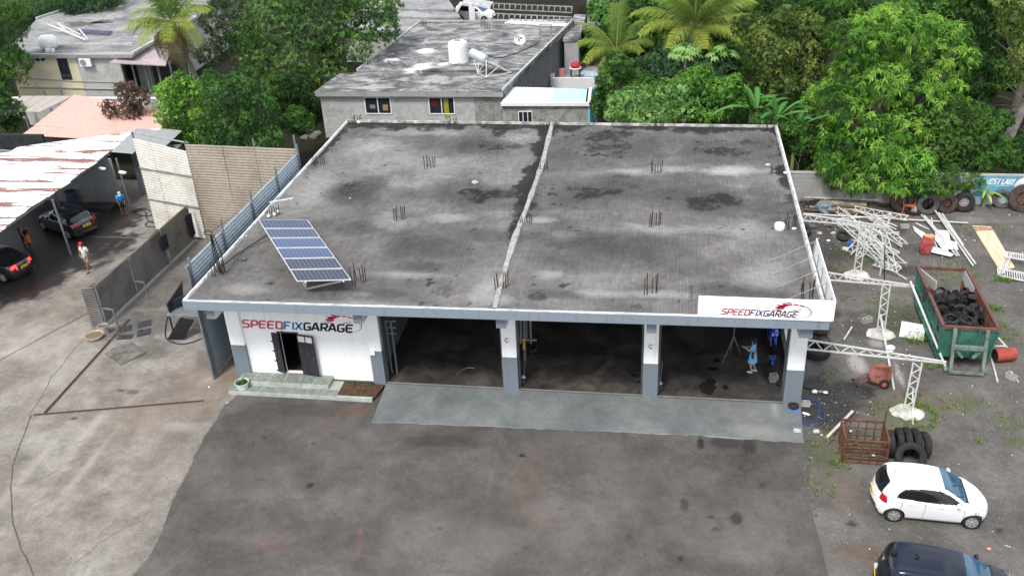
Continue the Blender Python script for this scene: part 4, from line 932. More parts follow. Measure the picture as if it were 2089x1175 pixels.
def tree(name, label, lobes_px, Y, n, ll, lw, cols, base=None, r0=.22, cat='tree', group=None, bark=None, depth=1.0, lean=(0, 0), **kw):
    """lobes_px: (px, py, rx_px, ry_px, dy) - centres in photo pixels on the vertical plane y=Y+dy, radii in pixels"""
    lobes = []
    for l in lobes_px:
        px, py, rx, ry = l[:4]; dy = l[4] if len(l) > 4 else 0
        c = GY(px, py, Y+dy); s = dist(c)/F; lobes.append((c.x, c.y, c.z, rx*s, rx*s*depth, ry*s))
    cx_ = sum(l[0]*l[3] for l in lobes)/sum(l[3] for l in lobes); cy_ = sum(l[1]*l[3] for l in lobes)/sum(l[3] for l in lobes)
    b = Vector(base) if base else Vector((cx_, cy_, 0)); t_ = thing(name, label, cat, b, group=group)
    seed = abs(hash(label)) % 99991 if False else sum(ord(ch)*(i+1) for i, ch in enumerate(label)) % 99991
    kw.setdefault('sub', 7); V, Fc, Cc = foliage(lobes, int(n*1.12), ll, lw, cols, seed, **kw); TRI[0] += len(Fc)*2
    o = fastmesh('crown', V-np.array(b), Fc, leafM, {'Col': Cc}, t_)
    limbs(b, lobes, r0, bark or barkM, t_, seed=seed, lean=lean); return t_
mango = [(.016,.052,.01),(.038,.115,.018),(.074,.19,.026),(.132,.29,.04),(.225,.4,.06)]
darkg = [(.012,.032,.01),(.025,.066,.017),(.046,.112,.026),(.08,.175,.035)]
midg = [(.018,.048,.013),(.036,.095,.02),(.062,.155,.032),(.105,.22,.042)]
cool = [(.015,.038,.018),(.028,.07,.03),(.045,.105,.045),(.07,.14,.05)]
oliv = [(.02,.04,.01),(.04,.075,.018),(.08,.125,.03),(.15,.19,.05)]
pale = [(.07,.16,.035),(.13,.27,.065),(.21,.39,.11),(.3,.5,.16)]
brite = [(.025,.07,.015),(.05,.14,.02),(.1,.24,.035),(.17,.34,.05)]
# right: big mango and the finer dark tree beside it
tree('mango_tree', 'huge bright green mango tree with drooping long leaves behind the yard wall', [(1755,90,70,60),(1850,75,90,60,1),(1930,120,55,75),(1800,170,70,60,-1),(1880,190,70,60,-.5),(1710,215,60,48,-1.5),(1765,255,55,45,-2),(1850,255,60,35,-2),(1930,180,50,60,0),(1730,150,55,45),(1800,110,70,60,2),(1700,265,40,24,-1.5),(1870,120,80,60,1.5)], 24, 6200, .34, .07, mango, base=(31.8, 24.5, 0), r0=.4, droop=.9, whorl=10, young=.05, ycol=(.26, .42, .06), lump=.34, upbias=.5)
tree('mango_tree', 'low bright mango tree hanging over the wall left of the truck tyres', [(1700,310,44,46,-1),(1790,310,70,45,-1),(1850,330,50,45,-1.4),(1720,368,40,20,-2.3),(1760,345,70,36,-1),(1800,365,60,26,-2.3),(1690,350,30,26,-2.2),(1745,376,34,16,-2.5),(1850,370,44,20,-2.5)], 22, 3000, .33, .07, mango, base=(29, 21.6, 0), r0=.22, droop=.9, whorl=10, lump=.34, young=.08, ycol=(.18, .4, .06))
tree('shade_tree', 'dense fine leaved green tree at the right shoulder of the big mango', [(1930,240,60,50),(1970,290,48,55),(1900,300,70,50,-.5),(1945,355,55,40,-1),(1870,358,56,32,-1),(1985,250,30,40),(1900,372,60,26,-2.9),(1960,366,40,24,-2.8),(1835,372,34,22,-2.9),(1890,392,30,14,-3.1)], 22.5, 6200, .17, .07, [(.018,.045,.012),(.035,.09,.02),(.06,.14,.03),(.11,.21,.04)], base=(33.8, 22.6, 0), whorl=8, droop=.3, lump=.3)
# behind the garage, centre right
tree('citrus_tree', 'dull olive dark leaved tree standing left of the big mango', [(1580,120,60,60),(1620,70,55,50,1),(1600,190,60,55,-1),(1650,170,40,60,-.5),(1545,70,50,45,1.5),(1630,250,40,50,-2),(1560,200,40,40,0),(1660,110,40,50)], 27, 6500, .19, .085, oliv, base=(26.5, 27, 0), whorl=8, young=.06, ycol=(.2,.24,.05), lump=.3)
tree('shrub', 'dark tangled shrub hugging the back right corner of the garage', [(1640,305,36,40),(1625,265,36,36),(1650,345,30,30),(1605,300,20,50)], 22, 2400, .16, .07, oliv, base=(26.6, 22, 0), r0=.1, whorl=8, cat='shrub')
tree('shrub', 'pale lime feathery shrub right behind the garage roof edge', [(1290,215,50,38),(1350,205,56,40),(1400,225,40,30),(1330,235,70,26,-.6),(1260,240,30,20),(1380,190,30,26)], 23.5, 4600, .13, .06, pale, base=(16.6, 23.6, 0), r0=.1, whorl=9, cat='shrub', lump=.3, droop=.2)
tree('shrub', 'mid green leafy shrub between the pale shrub and the banana plants', [(1450,215,46,42),(1480,190,40,40,.6),(1430,170,46,30,1),(1500,225,40,30,0),(1440,240,40,20,-.5)], 24, 3600, .2, .08, brite, base=(21.5, 24, 0), r0=.1, whorl=8, cat='shrub')
tree('shrub', 'dark green bushy shrub against the blue side wall behind the garage', [(1240,170,26,36),(1228,215,22,36),(1262,135,30,30),(1300,170,34,26,1)], 26, 2600, .16, .07, midg, base=(13.4, 26, 0), r0=.1, whorl=8, cat='shrub')
tree('shrub', 'bluish green broad bush under the tall palm crown', [(1350,150,50,34),(1400,160,50,30,.5),(1310,140,40,30,1),(1450,140,50,34,1.5),(1370,120,50,24,2)], 29, 3200, .2, .09, cool, base=(18, 29, 0), r0=.12, whorl=8, cat='shrub')
tree('breadfruit_tree', 'dark glossy broad leaved tree above the potted plant terrace', [(1270,45,50,46),(1300,85,46,36),(1250,20,46,30,2),(1320,20,60,40,3),(1250,90,34,30,1)], 40, 2600, .5, .2, [(.012,.04,.012),(.025,.075,.02),(.05,.13,.03),(.11,.24,.05)], base=(16.5, 42, 0), r0=.25, whorl=8, upbias=.7, droop=.3)
tree('dense_tree', 'dark blue green tree mass behind the tall palm at the top edge', [(1540,30,60,50),(1480,10,60,40,4),(1590,10,60,40,3),(1640,10,50,40,4),(1560,80,46,36,-2),(1420,0,50,30,5)], 42, 4200, .3, .11, darkg, base=(29, 46, 0), r0=.3, whorl=8)
tree('dense_tree', 'mid green tree peeking above the big mango at the top edge', [(1700,15,60,30),(1790,5,70,36),(1880,10,60,36),(1660,40,40,30),(1950,10,50,40)], 36, 3800, .26, .09, midg, base=(35, 38, 0), r0=.3, whorl=8)
tree('dense_tree', 'shaded dark tree right of the mango above the bare clearing', [(2000,60,40,70),(2010,10,60,50),(1990,130,30,40),(2030,100,30,40,2)], 34, 3000, .24, .1, darkg, base=(42, 36, 0), r0=.3, whorl=8)
tree('pale_trunk_tree', 'light olive tree with a thick pale trunk at the right edge', [(2070,40,34,50),(2085,110,30,50),(2060,10,40,30),(2110,70,40,70),(2100,150,30,30)], 27, 2800, .2, .07, [(.06,.1,.02),(.11,.17,.035),(.18,.24,.06),(.24,.3,.09)], base=G(2058, 280, 0), r0=.34, bark=barkP, whorl=8, droop=.8, lean=(.9, 0))
tree('hedge_bush', 'rounded dark hedge bush above the mural wall at the right edge', [(2030,310,34,36),(2070,320,40,34),(2095,300,30,40),(2010,335,24,24)], 21.5, 3200, .15, .07, midg, base=(38, 21.5, 0), r0=.1, cat='shrub', whorl=8)
tree('bush', 'low leafy bush in the clearing beside the pale trunk', [(2020,260,26,26),(2000,235,26,20),(2045,245,20,20)], 26, 1600, .18, .07, midg, base=(39, 26, 0), r0=.08, cat='shrub', whorl=8)
# centre left
tree('spreading_tree', 'large dark spreading tree filling the space between the two houses', [(560,60,80,60),(650,50,80,60,1),(600,120,80,55,-1),(700,100,60,50,0),(540,130,60,50,-1),(680,160,50,36,-2),(740,40,60,40,3),(780,60,44,40,2),(620,190,40,30,-2),(500,100,44,50,1),(640,10,90,50,4),(760,10,60,30,4),(640,215,30,24,-2)], 36, 10500, .24, .1, [(.016,.042,.015),(.034,.084,.026),(.06,.13,.038),(.1,.195,.05)], base=(-8.5, 36, 0), r0=.38, whorl=8, lump=.36, young=.05, ycol=(.16,.24,.04))
tree('grey_green_tree', 'greyish fine twig tree behind the left coconut palm', [(470,60,50,60),(430,110,30,40),(480,20,50,40),(440,40,40,40)], 42, 2800, .22, .09, [(.02,.035,.02),(.035,.055,.03),(.055,.085,.045),(.08,.11,.06)], base=(-18, 43, 0), r0=.2, whorl=8)
tree('bushy_tree', 'bright lime green bushy tree left of the darker round tree', [(375,200,46,48),(350,240,40,38),(400,240,44,42),(390,278,50,28,-.6),(345,195,30,30,1),(430,180,28,28,1),(430,285,40,22,-1)], 22.5, 5200, .15, .07, brite, base=(-11.6, 22.5, 0), r0=.14, whorl=9, lump=.34, young=.25, ycol=(.22,.4,.06))
tree('bushy_tree', 'rounded deep green bushy tree behind the brown corrugated fence', [(480,200,54,60),(450,250,54,54),(520,240,50,54),(480,280,66,30,-.6),(545,272,38,34),(440,195,38,44),(500,165,38,34,1),(530,295,40,20,-1)], 21, 6800, .15, .065, [(.016,.05,.016),(.03,.09,.024),(.055,.14,.034),(.09,.2,.045)], base=(-8, 21.3, 0), r0=.18, whorl=9, lump=.3)
tree('shrub', 'young dark shrub in the shade beside the old grey house', [(610,235,20,20),(625,250,18,16)], 26, 500, .26, .09, midg, base=(-7, 26.5, 0), r0=.05, cat='shrub', whorl=8)
tree('purple_leaf_tree', 'thin purple brown leaved tree in front of the pink roof', [(255,190,26,24),(225,225,24,22),(285,200,26,22),(265,232,30,20),(240,255,24,16),(285,250,20,16)], 26, 1500, .2, .08, [(.06,.03,.035),(.1,.055,.055),(.15,.09,.085)], base=G(305, 275, 0), r0=.1, whorl=6, fill=.3, lump=.5, bark=M('bark_red', (.12, .08, .07), .9))
tree('dark_tree', 'tall dark feathery tree cropped by the left edge', [(10,60,50,60),(30,130,34,50),(0,180,34,50),(-20,110,60,60),(20,15,50,40)], 34, 4600, .22, .06, [(.015,.045,.02),(.03,.08,.03),(.055,.14,.035),(.11,.24,.04)], base=(-39, 35, 0), r0=.3, droop=.8, whorl=9)
tree('dark_tree', 'dark feathery tree behind the far left house roof', [(110,25,60,34),(170,10,60,34),(60,40,40,36),(220,-5,50,20)], 52, 4800, .26, .08, cool, base=(-44, 53, 0), r0=.3, droop=.8, whorl=9)
tree('shrub', 'shadowy bush at the foot of the left edge tree', [(10,230,34,30),(20,255,24,20),(-10,215,30,40)], 27, 1500, .2, .08, darkg, base=(-31, 27.5, 0), r0=.1, cat='shrub', whorl=8)
tree('shrub', 'leafy bush hiding the banana stems at the back right roof corner', [(1600,262,34,28),(1560,250,30,20,.5),(1632,290,26,30,0)], 21.2, 1500, .17, .07, midg, base=(25.6, 21.2, 0), r0=.08, cat='shrub', whorl=8)
tree('shrub', 'shaded bush filling the gap left of the tall papaya', [(1510,150,40,34,2),(1480,120,40,34,4),(1530,110,40,30,5)], 29, 1900, .2, .08, midg, base=(23.5, 31, 0), r0=.08, cat='shrub', whorl=8)
tree('shrub', 'shadowed bush below the spreading tree near the brown fence', [(575,215,30,26),(590,180,30,24),(560,180,30,30),(655,200,22,20,1)], 31, 1500, .24, .09, darkg, base=(-9.5, 31, 0), r0=.08, cat='shrub', whorl=8)
tree('shrub', 'low shadowed bush left of the rocks in the dark gap', [(610,262,22,16),(590,250,20,20)], 24.5, 500, .22, .08, darkg, base=(-8, 24.5, 0), r0=.05, cat='shrub', whorl=7)  # dark bush added to stand for the shade in this gap
tree('shade_tree', 'dark tree filling the shade above the bare clearing', [(2005,190,26,24),(2030,150,30,34,3),(1990,220,20,16,-2)], 32, 1500, .22, .09, darkg, base=(42, 33, 0), r0=.1, whorl=8)
# far background
for i, (px, py, rx, ry, Y, lb) in enumerate(((900,-20,80,24,80,'far tree beyond the racks cropped at the top left of centre'),(1120,8,40,16,74,'low bright green tree beyond the roof racks'),(1180,0,36,20,76,'far tree right of the low bright green tree'),(1050,-25,90,26,90,'farthest dim tree above the middle house roof'),(1400,-30,150,30,70,'far tree line behind the tall palm'),(1700,-40,160,40,66,'far tree line behind the mango crowns'),(2000,-40,120,50,62,'far tree line behind the right dark tree'),(2060,60,60,60,50,'far dark tree behind the pale trunk tree'),(300,-30,120,26,90,'far tree line behind the left house'),(1960,170,40,60,40,'deep shade tree standing beside the clearing'),(2080,190,40,50,42,'deep shade tree behind the pale trunk'),(1450,80,60,50,38,'dim leafy tree behind the tall palm trunk'),(1350,70,50,50,36,'dim leafy tree between the two palms'),(590,230,24,20,34,'small dim tree in the dark gap by the old house'),(1215,100,30,34,46,'creeper covered tree at the far end of the terrace'))):
    cs = [brite, midg, darkg, cool][i % 4] if i not in (9, 10, 13) else darkg
    lob = [(px+rnd.uniform(-rx, rx)*.6, py+rnd.uniform(-ry, ry)*.5, rx*.5, ry*.7, rnd.uniform(-2, 2)) for _ in range(5)]+[(px, py, rx*.6, ry)]
    tree('background_tree', lb, lob, Y, 1500 if i != 1 else 1100, .36, .14, cs, r0=.25, whorl=7, group='trees far behind the houses')
# ------------------------------------------------ palms
def frond(L_, droopf, leafl, yel, seed, n=44, w=.05, old=0):
    """one feather leaf rising along +X and bending down; returns mesh builder arrays"""
    rs = np.random.RandomState(seed); V = []; Fc = []; Cc = []
    g0, g1 = np.array((.05,.12,.025)), np.array((.26,.3,.05))
    if old: g0, g1 = np.array((.14,.11,.05)), np.array((.2,.16,.09))
    def pos(t): 
        x = L_*(t-.18*droopf*t**3); z = L_*(.35*t-droopf*.85*t**2.2); return np.array((x, 0, z))
    P = [pos(t) for t in np.linspace(0, 1, 14)]
    for i in range(13):
        a, b = P[i], P[i+1]; r = .05*(1-i/14)+.012; k = len(V)
        V += [a+(0, r, 0), a-(0, r, 0), b-(0, r, 0), b+(0, r, 0)]; Fc.append((k, k+1, k+2, k+3)); Cc += [(.25, .26, .08)]*4
        k = len(V); V += [a+(0, 0, r), a-(0, 0, r), b-(0, 0, r), b+(0, 0, r)]; Fc.append((k, k+1, k+2, k+3)); Cc += [(.25, .26, .08)]*4
    for i in range(n):
        t = .14+.86*i/n; p = pos(t); q = pos(min(1, t+.02)); d = (q-p); d /= max(1e-6, np.linalg.norm(d)); l = leafl*math.sin(PI*(.12+.82*t))**.6*rs.uniform(.85, 1.1)
        for s_ in (-1, 1):
            out = np.array((.55*d[0], s_*.8, .12-.25*rs.rand())); out /= np.linalg.norm(out)
            m = p+out*l*.5; tip = p+out*l*.92+np.array((.05, 0, -l*(.42+.35*rs.rand()))); ww = w*rs.uniform(.7, 1.1); k = len(V); e = d*ww
            yl = np.clip(yel*(.3+t)+rs.uniform(-.15, .15), 0, 1); c = g0*(1-yl)+g1*yl
            V += [p-e*.5, p+e*.5, m+e, m-e]; Fc.append((k, k+1, k+2, k+3)); Cc += [c]*4
            k = len(V); V += [m-e, m+e, tip+e*.15, tip-e*.15]; Fc.append((k, k+1, k+2, k+3)); Cc += [c, c, c*1.15, c*1.15]
    return np.array(V), np.array(Fc), np.array(Cc)
def palm(name, label, base, top, r0, L_, fr, nuts=0, seed=1, leafl=1.0, w=.05, dead=0, n=44):
    """fr: list of (azimuth deg, elevation tilt deg, droop, yellowness, length factor)"""
    base, top = Vector(base), Vector(top); t_ = thing(name, label, 'palm tree', base); mb = MB()
    m = base.lerp(top, .5)+Vector(((base-top).x*.15, 0, 0)); pts = []; rr = []
    for i in range(17):
        t = i/16; p = base*(1-t)**2+m*2*t*(1-t)+top*t*t; pts.append(p); rr.append((r0*(1-.45*t))*(1.04 if i % 2 else .96))
    mb.tube(pts, rr, 10); mb.build('trunk', M('palm_bark', (.2, .18, .15), .9, var=.35, scale=5), t_, smooth=True)
    for i, (azd, tl, dr, yl, lf) in enumerate(fr):
        V, Fc, Cc = frond(L_*lf, dr, leafl, yl, seed*50+i, n, w, old=(yl < 0)); TRI[0] += len(Fc)*2
        R_ = (Matrix.Rotation(math.radians(azd), 3, 'Z') @ Matrix.Rotation(-math.radians(tl), 3, 'Y')); R_ = np.array(R_)
        V = V @ R_.T + np.array(top-base); fastmesh('frond', V, Fc, leafM, {'Col': Cc}, t_)
    for i in range(nuts):
        a = i*2.4; mb = MB(); mb.blob(top+Vector((.3*math.cos(a), .3*math.sin(a)-.15, -.45-.28*(i % 3)-.05*i)), (.16, .16, .19), 10, 7, .02); mb.build('coconut', M('coconut_orange', (.55, .27, .07), .5), t_, smooth=True)
    return t_
cp = GY(350, 48, 33)
palm('coconut_palm', 'coconut palm with orange coconuts in front of the far left house', (cp.x+.9, 34.2, 0), cp, .28, 3.6, [(-70,8,.75,.75,1),(-110,5,.8,.8,1),(-140,15,.7,.8,1.0),(-40,15,.65,.8,1.05),(-10,25,.6,.75,1.1),(20,40,.5,.5,1),(170,20,.65,.75,1.05),(140,35,.5,.4,1),(100,50,.4,.3,1.1),(60,55,.4,.25,1.1),(200,8,.8,.7,.9),(-90,60,.3,.25,1),(0,65,.3,.2,1),(180,60,.3,.2,1),(40,20,.6,.5,1),(120,15,.6,.5,1),(-25,0,.9,.9,.9),
    (-60,-35,.9,-1,.85),(-100,-40,.9,-1,.85),(-20,-40,.8,-1,.75),(-140,-35,.9,-1,.8),(170,-40,.8,-1,.75)], 12, 3, .95, .036)
cp = GY(1418, 62, 33)
palm('coconut_palm', 'tall coconut palm with long arching fronds behind the garage', (cp.x+.4, 33.6, 0), cp, .28, 4.7, [(-80,5,.65,.7,.75),(-115,12,.7,.8,.95),(-150,18,.7,.85,1),(-175,25,.6,.7,1.05),(-40,12,.7,.85,.95),(-15,20,.65,.85,1.05),(10,30,.55,.6,1),(30,50,.4,.3,1.05),(60,62,.3,.2,1.1),(90,72,.2,.15,1.15),(120,60,.3,.25,1.1),(150,45,.4,.4,1.1),(170,40,.45,.4,1),(0,55,.35,.3,1),(-60,45,.45,.5,.9),(-120,45,.45,.5,.9),(45,35,.5,.4,1),(135,30,.5,.4,1),(80,80,.15,.1,1.0),(-90,75,.2,.2,.9)], 0, 9, 1.0, .038, n=54)
cp = GY(1258, 105, 33)
palm('palm', 'smaller palm with arching fronds above the potted plants', (cp.x+.2, 33.4, 0), cp, .2, 3.4, [(-90,15,.7,.5,.9),(-130,15,.75,.7,1),(-160,25,.65,.6,1),(170,40,.5,.4,1),(100,60,.3,.3,1),(-50,20,.6,.5,.9),(-20,25,.6,.4,.9),(30,45,.5,.3,.9),(60,70,.2,.2,1),(-110,-5,.8,.8,.95)], 0, 15, .8, .036, n=40)
# papayas: thin trunk and a head of pale hand shaped leaves
def papaya(label, base, top, R_, n, seed, cols):
    base, top = Vector(base), Vector(top); t_ = thing('papaya_tree', label, 'papaya tree', base, group='papaya trees behind the garage'); mb = MB(); mb.tube([base, base.lerp(top, .5)+Vector((.12, 0, 0)), top], [.13, .1, .07], 8); mb.build('trunk', M('papaya_bark', (.3, .27, .22), .9), t_, smooth=True)
    rs = np.random.RandomState(seed)
    for i in range(n):
        a = rs.rand()*6.28; el_ = rs.uniform(-.25, 1.2); l = R_*rs.uniform(.6, 1.0); st_ = top+Vector((math.cos(a)*math.cos(el_), math.sin(a)*math.cos(el_), math.sin(el_)*.6))*l
        V = []; Fc = []; Cc = []; c = np.array(cols[rs.randint(len(cols))])
        tiltv = Vector((math.cos(a)*.4, math.sin(a)*.4, 1)).normalized(); ax = tiltv.orthogonal().normalized(); ay = tiltv.cross(ax)
        s0_ = np.array(top-base); s1_ = np.array(st_-base); V += [s0_+(.01, 0, 0), s0_-(.01, 0, 0), s1_-(.01, 0, 0), s1_+(.01, 0, 0)]; Fc.append((0, 1, 2, 3)); Cc += [(.3,.36,.15)]*4
        for k in range(8):
            b = k*PI/4+.2*rs.rand(); d = ax*math.cos(b)+ay*math.sin(b); s_ = ax*-math.sin(b)+ay*math.cos(b); r = rs.uniform(.28, .42); q = len(V)
            for vv in (st_, st_+d*r*.5+s_*.07, st_+d*r-Vector((0, 0, r*.35)), st_+d*r*.5-s_*.07): V.append(np.array(vv-base))
            Fc.append((q, q+1, q+2, q+3)); Cc += [c*rs.uniform(.85, 1.15)]*4
        fastmesh('leaf', np.array(V), Fc, leafM, {'Col': np.array(Cc)}, t_)
pc = [(.14,.28,.06),(.2,.36,.1),(.26,.42,.14)]
papaya('tall papaya tree with a pale green head in front of the tall palm', (GY(1395,190,27).x, 27, 0), GY(1398, 108, 27), .95, 46, 3, pc)
papaya('leaning papaya tree with few yellowing leaves right of the tall papaya', (GY(1425,200,27).x, 27, 0), GY(1422, 150, 27), .8, 16, 4, [(.3,.34,.08),(.18,.3,.08)])
papaya('short papaya with spread bright leaves low behind the roof edge', (GY(1455,225,25).x, 25, 0), GY(1455, 180, 25), .9, 24, 5, pc)
papaya('papaya sapling with bright leaves right of the clearing shrub', (GY(1470,120,30).x, 30, 0), GY(1475, 110, 30), 1.0, 22, 6, pc)
# banana plants
def banana(name, label, base, n, L_, seed, cat='banana plant', spread=1.0, w=.3, stem=1.0, sc=1, cols=((.035,.11,.03),(.07,.19,.04)), group=None):
    base = Vector(base); t_ = thing(name, label, cat, base, group=group); rs = np.random.RandomState(seed); mb = MB(); mb.tube([base, base+Vector((0, 0, stem))], [.13*sc, .08*sc], 8); mb.build('stem', M('banana_stem', (.16, .2, .07), .7), t_, smooth=True)
    for i in range(n):
        a = i*2.4+rs.rand(); l = L_*rs.uniform(.75, 1.1); el_ = rs.uniform(.8, 1.45); dr = rs.uniform(.35, 1.2)*spread; c = np.array(cols[0])*(1-(k_ := rs.rand()))+np.array(cols[1])*k_
        h = np.array((math.cos(a), math.sin(a), 0)); s_ = np.array((-math.sin(a), math.cos(a), 0)); V = []; Cc = []; m_ = 12
        for j in range(m_+1):
            t = j/m_; p = np.array((0, 0, stem*.9))+h*l*(math.cos(el_)*t+.35*dr*t*t)+np.array((0, 0, l*(math.sin(el_)*t-dr*.65*t**2.5)))
            ww = w*sc*(0.04 if t < .18 else math.sin(PI*min(1, (t-.15)/.87))**.6)*(1+.12*rs.rand()); V += [p+s_*ww-np.array((0, 0, ww*.45)), p+np.array((0, 0, .0)), p-s_*ww-np.array((0, 0, ww*.45))]; Cc += [c*rs.uniform(.85, 1.15), c*1.9, c*rs.uniform(.85, 1.15)]
        Fc = [(3*j+e, 3*j+e+1, 3*j+e+4, 3*j+e+3) for j in range(m_) for e in (0, 1)]
        fastmesh('leaf', np.array(V), Fc, leafM, {'Col': np.array(Cc)}, t_, smooth=True)
    return t_
bg_ = 'banana plants at the back right corner of the garage'
for (px, py, Y, n, L_, lb, st_) in ((1585,230,21.5,8,2.7,'large banana plant with wide dark leaves touching the garage roof corner',1.2),(1545,225,23,7,3.2,'upright narrow leaved banana plant left of the largest one',1.4),(1510,215,24.5,7,3.0,'leaning banana plant furthest left behind the roof edge',1.4),(1625,250,21.2,6,2.2,'small banana plant close to the mango tree',1.0)):
    p = GY(px, py, Y); banana('banana_plant', lb, (p.x, Y, 0), n, L_, int(px), stem=max(.8, p.z), group=bg_, w=.17)
banana('banana_plant', 'young yellowing banana plant among tyres in front of the mural wall', G(2005, 420), 8, 1.0, 77, stem=.75, w=.09, spread=1.3, sc=1.0, cols=((.12,.2,.04),(.3,.34,.07)))
# ------------------------------------------------ weeds of the yard (nobody could count)
def tufts(name, label, spots, n_per, h, seed, cols, cat='weeds', parentless=True):
    rs = np.random.RandomState(seed); P = []
    for (px, py, rx, ry, s) in spots:
        c = G(px, py); a = pxr(c, rx); b = (G(px, py+ry)-c).length; k = max(6, int(n_per*s*a*b*3.14)); r = np.sqrt(rs.rand(k)); th = rs.rand(k)*6.28
        x = c.x+a*r*np.cos(th); y = c.y+b*r*np.sin(th); m = vnoise(x*1.6+9, y*1.6+9, 5, 3) > .45; P.append(np.stack([x[m], y[m], np.full(m.sum(), .01)], 1))
    P = np.concatenate(P); bl = 7; N = len(P)*bl; Q = np.repeat(P, bl, 0)+np.concatenate([rs.randn(N, 2)*.035, np.zeros((N, 1))], 1)
    a = rs.rand(N)*6.28; hh_ = h*rs.uniform(.4, 1.3, N); d = np.stack([np.cos(a)*.6*hh_, np.sin(a)*.6*hh_, hh_], 1); s_ = np.stack([-np.sin(a), np.cos(a), a*0], 1)*.012
    V = np.stack([Q-s_, Q+s_, Q+d*.6+s_*.8, Q+d], 1).reshape(-1, 3); cols = np.array(cols); Cc = np.repeat(cols[rs.randint(len(cols), size=N)]*rs.uniform(.7, 1.2, (N, 1)), 4, 0)
    o = fastmesh(name, V, np.arange(N*4).reshape(-1, 4), leafM, {'Col': Cc}); tag(o, label, cat, kind='stuff'); TRI[0] += N*2
wc = [(.07,.13,.03),(.13,.19,.05),(.2,.24,.08),(.3,.28,.14)]
tufts('weeds', 'low scattered green weeds growing through the gravel yard', greens+[(1690,905,50,40,.8),(1660,1000,20,60,.7),(2000,470,60,14,.4),(1800,620,80,50,.3)], 30, .1, 3, wc)
tufts('weeds', 'dense green tufts around the truss feet and skip', [(1860,835,45,28,1),(1880,860,30,14,1),(2040,628,30,10,1.2),(2045,570,22,7,1.3),(1870,690,30,14,1),(1700,935,26,14,.9),(1998,900,9,6,1),(1905,745,26,14,.6)], 110, .16, 4, [(.06,.14,.03),(.12,.22,.04),(.2,.28,.07)])
tufts('undergrowth', 'rank grass and leaf litter under the trees behind the garage', [(1950,230,120,60,.12),(620,270,60,30,.4),(2060,330,60,30,.3),(1700,330,80,40,.15)], 26, .3, 6, [(.03,.06,.02),(.05,.09,.025)])
# ================================================================ HOUSES BEHIND
def roofconc(name, lo, mid, hi, whitef=.0, sc=.7, seedv=(0, 0, 0), limes=()):
    t = NT(name); g = t.n('ShaderNodeNewGeometry').outputs['Position']; v = t.n('ShaderNodeMapping', {'Vector': g, 'Location': seedv, 'Scale': (.8, 1.4, 1)}).outputs['Vector']
    f = t.noise(v, sc, 9, .68, .8); f2 = t.noise(v, 4, 7, .7, .5)
    b = t.ramp(f, [(.34, (lo,)*3), (.48, (mid,)*3), (.62, (hi, hi, hi*.97))]); b = t.mix(.6, b, t.ramp(f2, [(.3, .22), (.7, .8)]), 'OVERLAY')
    for (px, py, rx, ry) in limes:
        c = G(px, py, 3.6); a = pxr(c, rx); bb = (G(px, py+ry, 3.6)-c).length
        w = t.n('ShaderNodeMapping', {'Vector': g, 'Location': (-c.x/a, -c.y/bb, 0), 'Scale': (1/a, 1/bb, 0)}).outputs['Vector']
        ln = t.n('ShaderNodeVectorMath', {0: w}, operation='LENGTH').outputs['Value']
        k = t.ramp(t.math('ADD', ln, t.math('MULTIPLY', t.math('SUBTRACT', f2, .5), 2.6)), [(.55, 1), (1.0, 0)]); b = t.mix(t.math('MULTIPLY', k, .92), b, (.66, .66, .64))
    t.set('Base Color', b); t.set('Roughness', .95); t.set('Specular IOR Level', .12); t.bump(f2, .3, .02); return t.m
r2 = roofconc('roof_weathered', .05, .13, .32, limes=((862,137,24,8),(868,105,22,7),(838,143,18,4),(798,124,18,5),(905,132,14,4))); r1 = roofconc('roof_plain', .13, .22, .3, sc=.4, seedv=(5, 3, 0))
def wallmat(name, col, stain, brick=False, lo=.45, hi=.7, sc=1.2):
    t = NT(name); v = t.coord('world'); f = t.noise(v, sc, 8, .7, .6); g = t.noise(v, 12, 5, .7)
    b = t.mix(t.math('MULTIPLY', t.ramp(f, [(lo, 0), (hi, 1)]), t.ramp(g, [(.35, .2), (.65, 1)])), col, stain); t.set('Base Color', b); t.set('Roughness', .88); t.bump(g, .3, .01); return t.m
hw = wallmat('render_grey', (.42, .42, .40), (.16, .16, .14)); hwD = wallmat('render_mouldy', (.34, .34, .31), (.07, .075, .06), lo=.38, hi=.6, sc=1.8)
cream = wallmat('cream_render', (.62, .55, .38), (.3, .3, .28), lo=.5, hi=.75, sc=.5)
whiteF = M('frame_white', (.75, .75, .75), .4, var=.05, bump=0)
glassD = M('glass_dark', (.02, .025, .03), .08, var=.1, bump=0, spec=.8)
def window(parent, P, ux, w, h, nl, frame, glass, nrm, wf=.06, back=None, panes=None):
    """framed window: P lower-left corner, ux unit along wall, nrm outward"""
    P, ux, nrm = Vector(P), Vector(ux), Vector(nrm); up = Vector((0, 0, 1)); mb = MB(); o = nrm*.04
    def bx(u0, u1, v0, v1, d=.05, B=mb):
        q = [P+ux*u0+up*v0+nrm*d, P+ux*u1+up*v0+nrm*d, P+ux*u1+up*v1+nrm*d, P+ux*u0+up*v1+nrm*d]; r = [p-nrm*(d+.05) for p in q]
        B.add(q+r, [(0,1,2,3),(7,6,5,4),(0,4,5,1),(1,5,6,2),(2,6,7,3),(3,7,4,0)])
    bx(0, w, 0, wf); bx(0, w, h-wf, h); bx(0, wf, wf, h-wf); bx(w-wf, w, wf, h-wf)
    for k in range(1, nl): bx(w*k/nl-wf*.45, w*k/nl+wf*.45, wf, h-wf, .055)
    f = mb.build('window', frame, parent)
    for k in range(nl):
        B = MB(); bx(w*k/nl+.02, w*(k+1)/nl-.02, wf*.6, h-wf*.6, .012, B); B.build('pane', (panes[k] if panes else glass), f)
    return f
